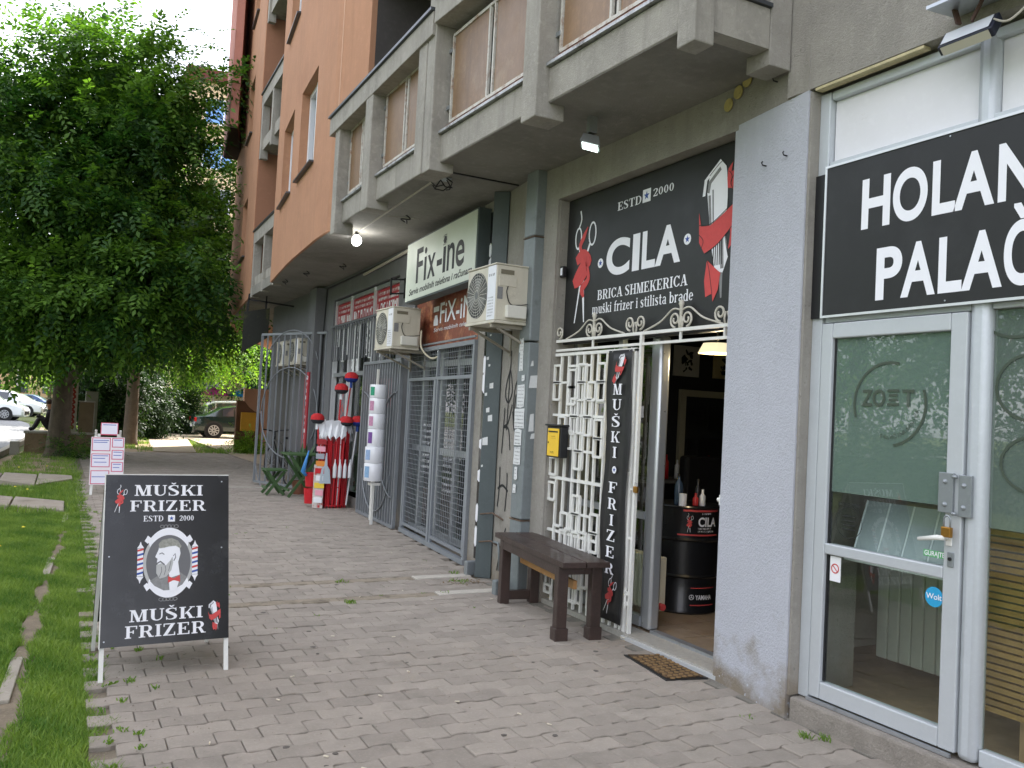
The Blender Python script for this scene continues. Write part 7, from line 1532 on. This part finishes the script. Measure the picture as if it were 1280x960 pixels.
pl2 = bpy.data.lights.new('shade_bulb', 'POINT'); pl2.energy = 3; pl2.color = (1, .8, .5); pl2.shadow_soft_size = .05; po_ = bpy.data.objects.new('shade_bulb', pl2); COL.objects.link(po_); po_.location = (4.09, 4.68, 2.0)
bl2 = bpy.data.lights.new('bulb_light', 'POINT'); bl2.energy = 4; bl2.shadow_soft_size = .06; po_ = bpy.data.objects.new('bulb_light', bl2); COL.objects.link(po_); po_.location = (2.97, 9.75, 3.36)
bc = thing('barber_chair', 'dark barber chair half hidden behind the pale pillar', 'chair', (5.3, 5.9, 0)); MB().lathe([(0, 0), (.26, 0), (.26, .03), (.05, .05), (.05, .42), (0, .42)], (5.3, 5.9, .035), 20).build('base', M_alu, bc, smooth=True); B(5.05, 5.55, 5.65, 6.15, .47, .58).build('seat', M_black, bc, bevel=.03); B(5.05, 5.55, 6.12, 6.24, .59, 1.2).build('backrest', M_black, bc, bevel=.03)
# ------------------------------------------------------------ behind the lawn: low wall, cabinets, seated person
g = gz(25.2)
lw = thing('low_wall', 'low dirty concrete wall behind the large tree', 'wall', (.25, 25.2, g)); B(-.72, .92, 24.8, 25.5, g - .1, g + .49).build('body', mat('dirty_concrete', hexc('83715b'), .95, var=.35, scale=4, bump=2), lw); B(-.75, .95, 24.77, 25.53, g + .4905, g + .54).build('coping', M_conc, lw)
gp = thing('graffiti_cabinet', 'tall pale utility cabinet with red graffiti standing on the low wall', 'cabinet', (.26, 25.3, g + .54)); B(.13, .42, 25.1, 25.45, g + .541, g + 1.95).build('body', mat('cabinet_beige', hexc('b7aea0'), .7, var=.2, scale=6), gp)
f = frame((.13, 25.098, g + .54), (1, 0, 0), (0, 0, 1)); mb = MB(); r = random.Random(8)
for k in range(9):
    y = .1 + k * .13
    for p in rib3([(.04, y, .03), (.12 + .05 * r.random(), y + .10, .06), (.22, y + .02, .05), (.1, y - .03, .03)], 4): mb.flat([(max(.005, min(.285, a)), b) for a, b in p], f, .001 + k * .0004)
mb.build('red_graffiti', mat('red_spray', hexc('8e2a22'), .7), gp)
mb = MB(); [mb.flat(p, f, .002) for p in ring(.15, 1.26, .08, .07, .015, .015)]; mb.build('black_graffiti', M_ink, gp)
gc = thing('brown_cabinet', 'squat brown utility cabinet beside the graffiti cabinet', 'cabinet', (.65, 25.3, g + .54)); B(.47, .82, 25.08, 25.45, g + .541, g + 1.33).build('body', mat('cabinet_brown', hexc('7c6a52'), .8, var=.2), gc); B(.45, .84, 25.06, 25.47, g + 1.3305, g + 1.36).build('cap', M_conc, gc); B(.815, .835, 25.07, 25.09, g + .56, g + 1.32).build('edge_strip', M_conc, gc)
gk = thing('grey_cabinet', 'small grey green cabinet rising behind the brown one', 'cabinet', (.75, 26, g)); B(.62, .92, 25.7, 26.0, g, g + 1.62).build('body', mat('cabinet_greygreen', hexc('7d7f6d'), .7, var=.2), gk)
# seated person, mostly hidden by the trunk: one continuous skinned body
def person():
    t = thing('person', 'person in dark clothes sitting on the low wall behind the large trunk', 'person', (-.34, 25.0, g)); z0 = g + .54
    J = [(-.34, 25.02, z0 + .10), (-.34, 25.03, z0 + .32), (-.35, 25.0, z0 + .50), (-.36, 24.96, z0 + .58), (-.37, 24.93, z0 + .66), (-.37, 24.92, z0 + .76),      # pelvis..head
         (-.36, 25.12, z0 + .10), (-.56, 25.16, z0 + .38), (-.72, 25.16, z0 + .06), (-.82, 25.14, z0 + .04),
         (-.36, 24.94, z0 + .10), (-.56, 24.92, z0 + .36), (-.70, 24.92, z0 + .06), (-.80, 24.90, z0 + .04),
         (-.37, 25.18, z0 + .47), (-.44, 25.22, z0 + .30), (-.60, 25.12, z0 + .40), (-.62, 25.08, z0 + .40),
         (-.37, 24.84, z0 + .47), (-.44, 24.82, z0 + .28), (-.60, 24.90, z0 + .38), (-.62, 24.93, z0 + .39)]
    Eg = [(0, 1), (1, 2), (2, 3), (3, 4), (4, 5), (0, 6), (6, 7), (7, 8), (8, 9), (0, 10), (10, 11), (11, 12), (12, 13), (2, 14), (14, 15), (15, 16), (16, 17), (2, 18), (18, 19), (19, 20), (20, 21)]
    Rr = [.15, .14, .13, .05, .085, .08, .085, .07, .045, .045, .085, .07, .045, .045, .06, .045, .035, .03, .06, .045, .035, .03]
    k = len(J)
    for hnd in (17, 21):
        for q in range(5):
            J.append((J[hnd][0] + .02 * (q - 2), J[hnd][1] - .07, J[hnd][2] - .02 * abs(q - 2))); Eg.append((hnd, k)); Rr.append(.009); k += 1
    me = bpy.data.meshes.new('body'); me.from_pydata([(a + .34 + .16, b - 25.0, c_ - g) for a, b, c_ in J], Eg, []); o = bpy.data.objects.new('body', me); COL.objects.link(o); o.parent = t
    sk = o.modifiers.new('skin', 'SKIN'); 
    for v, r_ in zip(me.skin_vertices[0].data, Rr): v.radius = (r_, r_)
    me.skin_vertices[0].data[0].use_root = True
    ss = o.modifiers.new('sub', 'SUBSURF'); ss.levels = ss.render_levels = 2
    bpy.context.view_layer.update(); m2 = bpy.data.meshes.new_from_object(o.evaluated_get(bpy.context.evaluated_depsgraph_get())); o.modifiers.clear(); o.data = m2; m2.materials.clear()
    for m_ in (mat('dark_jacket', hexc('2a2328'), .9), mat('black_trousers', hexc('15161a'), .9), mat('skin', hexc('b98468'), .6)): m2.materials.append(m_)
    zt = z0 - g
    for p in m2.polygons:
        c_ = p.center; p.use_smooth = True; p.material_index = 2 if c_.z > zt + .575 or False else (0 if c_.z > zt + .17 else 1)
    MB().lathe([(0, .10), (.06, .085), (.092, .03), (.09, -.03), (.07, -.05)], (-.21, 24.94, z0 + .74), 14).build('hair', mat('dark_hair', hexc('3a2219'), .8), t, smooth='all')
person()

# ------------------------------------------------------------ cars
M_tyre = mat('tyre_rubber', hexc('1a1a1b'), .85); M_rim = mat('alloy_rim', hexc('b9bbbd'), .35, metal=.7, var=.1); M_cg = mat('car_glass', hexc('28323a'), .05, spec=1.0)
def car(label, x, y, rz, col, prof='suv', L=4.4, Wd=1.8, tail='c01818', plate=True, group=None):
    """nose towards +X in local space; lofted body, cut-in wheel arches, glass, lights, wheels"""
    t = thing('parked_car', label, 'car', (x, y, gz(y)), rz, group); lm = math
    paint = mat('car_paint_' + col, hexc(col), .22, metal=.1, var=.02, coat=.8)
    if prof == 'suv': top = [(-2.15, .62, .95), (-2.12, .9, 1.02), (-1.95, 1.02, 1.45), (-1.6, 1.03, 1.60), (-.6, 1.02, 1.66), (.2, .99, 1.60), (.62, .97, 1.34), (.95, .96, 1.06), (1.3, .9, .97), (1.8, .82, .88), (2.1, .68, .74), (2.18, .5, .56)]
    elif prof == 'sedan': top = [(-2.15, .55, .78), (-2.1, .85, .95), (-1.75, .92, .98), (-1.45, .93, 1.06), (-1.0, .92, 1.33), (-.5, .91, 1.42), (.2, .90, 1.42), (.6, .89, 1.25), (1.0, .88, .98), (1.5, .80, .88), (2.0, .70, .76), (2.15, .5, .58)]
    else: top = [(-1.9, .6, .9), (-1.87, .88, 1.0), (-1.7, .95, 1.3), (-1.3, .95, 1.45), (-.4, .94, 1.5), (.3, .92, 1.42), (.7, .90, 1.15), (.95, .88, .98), (1.4, .8, .88), (1.8, .7, .74), (1.9, .5, .58)]
    k = L / (top[-1][0] - top[0][0]); rings = []; hw = Wd / 2
    for i, (xx, zb, zt) in enumerate(top):
        e = .80 if i in (0, len(top) - 1) else .94 if i in (1, len(top) - 2) else 1.0; cab = zt - zb > .12; tw = (.80 if cab else .93)
        pts = [(0, .20), (hw * e * .8, .20), (hw * e * .98, .30), (hw * e, .55), (hw * e * .97, zb), (hw * e * (tw if cab else .9), zt - .03), (hw * e * (tw - .2), zt), (0, zt + .012)]
        rings.append([(xx * k, a, b) for a, b in pts] + [(xx * k, -a, b) for a, b in pts[-2:0:-1]])
    vs = [p for r_ in rings for p in r_]; n = len(rings[0]); fs = []
    for i in range(len(rings) - 1):
        for j in range(n): fs.append((i * n + j, i * n + (j + 1) % n, (i + 1) * n + (j + 1) % n, (i + 1) * n + j))
    fs += [tuple(range(n - 1, -1, -1)), tuple((len(rings) - 1) * n + j for j in range(n))]
    Mw = WM[t.name]; tw_ = lambda p: tuple(Mw @ Vector(p)); MB().add([tw_(p) for p in vs], fs).build('body', paint, t, smooth=True, bevel=.02)
    # side glass panels and screens lie 6 mm outside the body
    cabr = [r_ for r_, tp in zip(rings, top) if tp[2] - tp[1] > .2]; mb = MB()
    for s_ in (4, n - 4):
        for a, b in zip(cabr[:-1], cabr[1:]):
            q = 1 if s_ == 4 else -1; lo = lambda r_, f_: tuple(Vector(r_[s_]).lerp(Vector(r_[s_ + q]), f_) + Vector((0, .006 * q, 0))); xa, xb = a[0][0], b[0][0]
            A, B_, C_, D = Vector(lo(a, .1)), Vector(lo(b, .1)), Vector(lo(b, .88)), Vector(lo(a, .88)); sh_ = (B_ - A) * .04; mb.add([tw_(A + sh_), tw_(B_ - sh_), tw_(C_ - sh_), tw_(D + sh_)], [(0, 1, 2, 3)])
    mb.build('side_window', M_cg, t)
    def screen(i0, i1, name):
        a, b = rings[i0], rings[i1]; A, B_, C_, D = [Vector(v) for v in (a[5], a[n - 5], b[n - 5], b[5])]; c_ = (A + B_ + C_ + D) / 4; o = Vector((.012 if c_.x > 0 else -.012, 0, .014)); MB().add([tw_(c_ + (v - c_) * .86 + o) for v in (A, B_, C_, D)], [(0, 1, 2, 3)]).build(name, M_cg, t)
    wi = {'suv': ((5, 7), (1, 2)), 'sedan': ((6, 8), (3, 5)), 'hatch': ((5, 7), (1, 3))}[prof]; screen(*wi[0], 'windscreen'); screen(*wi[1], 'rear_window')
    wr = .33
    for sx in (-.62 * L / 2, .60 * L / 2):
        for sy in (-1, 1):
            c_ = (sx, sy * (hw - .09), wr); A = tw_((sx, sy * (hw - .2), wr)); B_ = tw_((sx, sy * (hw + .012), wr)); w_ = MB().cyl(tw_((sx, sy * (hw - .24), wr)), tw_((sx, sy * (hw + .004), wr)), wr + .065, 22).build('wheel_arch', M_ink, t)
            ty = MB().cyl(A, B_, wr, 24).build('wheel', M_tyre, t, smooth=True); rm_ = MB()
            f = frame(tw_((sx, sy * (hw + .014), wr)), Mw.to_3x3() @ Vector((1, 0, 0)), (0, 0, 1)); sg_ = -sy
            for q in range(9): a = q * 2 * PI / 9; [rm_.flat(p, f, .004 * sg_ * 1.0 * (1 if (f[3].dot(Mw.to_3x3() @ Vector((0, sy, 0)))) > 0 else -1) * sg_) for p in ribbon([(.03 * math.cos(a), .03 * math.sin(a)), (.21 * math.cos(a), .21 * math.sin(a))], .045)]
            out_ = 1 if f[3].dot(Mw.to_3x3() @ Vector((0, sy, 0))) > 0 else -1
            rm_ = MB()
            for q in range(9):
                a = q * 2 * PI / 9
                for p in ribbon([(.03 * math.cos(a), .03 * math.sin(a)), (.21 * math.cos(a), .21 * math.sin(a))], .05): rm_.flat(p, f, .006 * out_)
            for p in ring(0, 0, .23, .23, .03, .03, 0, 360, 22): rm_.flat(p, f, .005 * out_)
            rim = rm_.build('rim', M_rim, ty, world=True)
    for s_ in (-1, 1):
        xb, xf = rings[0][0][0], rings[-1][0][0]
        MB().box(-.04, .04, -.12, .12, -.09, .09).build('tail_light', mat('lamp_' + tail, hexc(tail), .25), t, world=False).location = (xb + .05, s_ * (hw * .82), .82 if prof == 'suv' else .78)
        MB().box(-.05, .05, -.15, .15, -.06, .06).build('headlight', mat('headlamp', hexc('cfd4d8'), .1), t, world=False, bevel=.02).location = (xf - .10, s_ * hw * .62, .62)
        MB().box(-.05, .05, -.09, .09, -.05, .05).build('mirror', paint, t, world=False, bevel=.02).location = (top[7][0] * k - .12, s_ * (hw + .07), 1.0)
    MB().box(-.01, .01, -.26, .26, -.06, .06).build('number_plate', M_print, t, world=False).location = (rings[0][0][0] - .012, 0, .5)
    MB().box(-.02, .02, -.5, .5, -.1, .1).build('grille', M_ink, t, world=False).location = (rings[-1][0][0] + .0, 0, .42)
    return t
PKG = 'cars parked in the lot beyond the road'
car('white off road car nearest the camera at the left edge, nose towards the tree', -3.75, 55.4, -.18, 'eceef0', 'suv', group=PKG)
car('second white off road car, just right of the nearest one', -3.0, 66.2, -.18, 'e6e8ea', 'suv', group=PKG)
car('silver hatchback parked third in the row behind the white cars', -2.7, 71.5, -.2, 'aab0b8', 'hatch', 4.0, group=PKG)
car('dark blue car farthest of the row beside the trunk', -1.9, 76.0, -.2, '2a4a78', 'sedan', group=PKG)
car('grey car cut by the left photo edge, only its wheel end showing', -5.2, 49.4, -.18, 'b9bdc2', 'hatch', 4.0, group=PKG)
car('red van roof showing behind the row of parked cars', -5.6, 84.0, -.1, 'b02a38', 'suv', 5.2, 2.0, group=PKG)
car('dark green sedan with silver hubcaps parked tail out beyond the pavement end', 7.35, 40.0, 0.0, '0f2a27', 'sedan', 4.3)
car('silver van showing over the roof of the dark green sedan', 8.6, 45.6, .0, 'c3c7ca', 'suv', 4.6, 1.9)
car('dark blue car parked across the street, mirrored in the pancake shop glass', -6.4, 4.6, PI / 2, '1f2a3c', 'sedan', 4.4)
# brown wall with the yellow box at the far end of the building
g = gz(27.5)
bw = thing('brown_wall', 'dark brown stub wall with a curved top at the far end of the building', 'wall', (5.2, 27.5, g))
MB().prism([(4.88, -.1), (5.62, -.1), (5.62, 1.22), (5.42, 1.28), (5.25, 1.40), (5.12, 1.56), (5.06, 1.6), (4.88, 1.6)], frame((0, 27.5, g), (1, 0, 0), (0, 0, 1)), -.2, 0).build('body', mat('brown_render', hexc('6b4a34'), .9, var=.2, scale=3), bw)
yx = thing('yellow_box', 'yellow ochre utility box fixed on the dark brown wall', 'box', (5.2, 27.4, g + .7)); B(5.00, 5.45, 27.38, 27.498, g + .66, g + 1.24).build('door', mat('yellow_ochre', hexc('c7921e'), .5, var=.2, scale=5), yx, bevel=.01); B(5.02, 5.43, 27.372, 27.379, g + .68, g + 1.22).build('door_panel', mat('yellow_ochre', (1, 1, 1)), yx)
pw_ = thing('peach_wall', 'peach coloured wall seen above the brown stub wall', 'wall', (6, 30, 0)); B(5.55, 12, 30, 30.3, gz(30), 1.9).build('body', mat('peach_render', hexc('b98f78'), .9, var=.1), pw_)
g = gz(66)
fw = thing('kiosk', 'small peach kiosk with white graffiti at the end of the sunlit path', 'kiosk', (7.6, 66, g)); B(6.7, 9.0, 66, 69, g, g + 2.5).build('body', mat('peach_render', (1, 1, 1)), fw); B(6.5, 9.2, 65.8, 69.2, g + 2.501, g + 2.65).build('roof', M_conc, fw)
f = frame((6.7, 65.99, g), (1, 0, 0), (0, 0, 1)); mb = MB()
for pts in ([(1.0, 2.2, .1), (1.5, 2.25, .1), (1.2, 1.9, .1), (1.6, 1.6, .1)], [(.9, 1.3, .1), (.95, .9, .1)], [(1.25, 1.3, .1), (1.25, .9, .1)], [(.9, 1.1, .08), (1.8, 1.15, .08)], [(1.7, 1.35, .1), (1.65, .9, .1)]):
    for p in rib3(pts, 4): mb.flat(p, f, .01)
mb.build('white_graffiti', M_print, fw); B(6.72, 6.74, 66.2, 67.2, g, g + 2).build('side_door', M_conc, fw)
for i, (x, c_) in enumerate(((8.8, 'c43f8e'), (10.6, '2a8fd0'), (11.9, '49a5dc'))):
    y = 58; t = thing('market_umbrella', ['pink market umbrella far behind the parked sedan', 'bright blue market umbrella far behind the parked sedan', 'light blue market umbrella at the right of the pink one, by the brown wall'][i], 'umbrella', (x, y, gz(y))); MB().lathe([(1.1, 0), (.6, .28), (0, .5), (0, .46), (.6, .24), (1.08, -.02)], (x, y, gz(y) + 2.0), 8).build('canopy', mat('umbrella_' + c_, hexc(c_), .7), t); MB().cyl((x, y, gz(y)), (x, y, gz(y) + 2.46), .025).build('pole', M_alu, t)
for i, (x, y) in enumerate(((6.15, 61), (6.45, 57))):
    t = thing('bollard_post', ['thin grey post left of the kiosk', 'thin grey post right of the kiosk near the shrub'][i], 'post', (x, y, gz(y))); MB().cyl((x, y, gz(y)), (x, y, gz(y) + 1.3), .05).build('post', M_postdk, t)
# far beige block
fb = thing('apartment_building', 'beige apartment block with blue mirrored windows behind the tree tops', 'building', (14, 64, 0))
bz = mat('beige_render', hexc('dcc2a0'), .9, var=.06, scale=.3); B(6.55, 30, 60, 75, -.5, 22.6).build('walls', bz, fb); B(6.1, 30.4, 59.6, 75.4, 22.61, 23.4).build('roof', mat('roof_red_brown', hexc('5e2f2a'), .9), fb)
gl = mat('blue_mirror_glass', hexc('5d8fd0'), .1, spec=.9, metal=.2)
for fl_ in range(7):
    for c_ in range(6):
        x = 7.4 + c_ * 3.6; z = 1.6 + fl_ * 3.02 + .15; 
        w_ = MB(); 
        for a, b in (((x, z), (x + 1.9, z)), ((x, z + 1.65), (x + 1.9, z + 1.65)), ((x, z), (x, z + 1.65)), ((x + 1.9, z), (x + 1.9, z + 1.65)), ((x + 1.2, z), (x + 1.2, z + 1.65))): w_.bar((a[0], 59.98, a[1]), (b[0], 59.98, b[1]), .09)
        o = w_.build('window', M_print, fb); p = MB().box(x, x + 1.9, 59.985, 59.995, z, z + 1.65).build('pane', gl if fl_ > 4 else mat('window_glass_dark', (1, 1, 1)), o)
for i, (x, y, w_, h_, c_) in enumerate(((-28, 110, 16, 16, 'cfc4b0'), (-9, 124, 14, 13, 'c2a58a'), (40, 120, 30, 18, 'c9b79e'))):
    t = thing('apartment_building', ['distant pale block far left beyond the parking lot', 'distant tan block beyond the parking lot and trees', 'distant sandy block far behind the orange building'][i], 'building', (x, y, 0)); B(x, x + w_, y, y + 10, -1, h_).build('walls', mat('far_wall_' + c_, hexc(c_), .9, var=.05), t)
    for r_ in range(int(h_ / 3)):
        for q in range(int(w_ / 3)): B(x + 1 + q * 3, x + 2.4 + q * 3, y - .05, y - .01, 1 + r_ * 3, 2.5 + r_ * 3).build('window', mat('window_glass_dark', (1, 1, 1)), t)
for i, x in enumerate((-3.0,)):
    y = 78; t = thing('lamp_post', 'thin pale lamp post rising behind the parked cars', 'lamp post', (x, y, gz(y))); MB().cyl((x, y, gz(y)), (x, y, 7), .09).build('pole', M_conc, t); MB().bar((x, y, 7), (x + 1.2, y, 7.2), .08).build('arm', M_conc, t)
ky = thing('concrete_bollard', 'short concrete block beside the road kerb near the trees', 'bollard', (-.9, 24, gz(24))); B(-1.0, -.8, 24, 24.25, gz(24) - .02, gz(24) + .3).build('block', M_conc, ky)
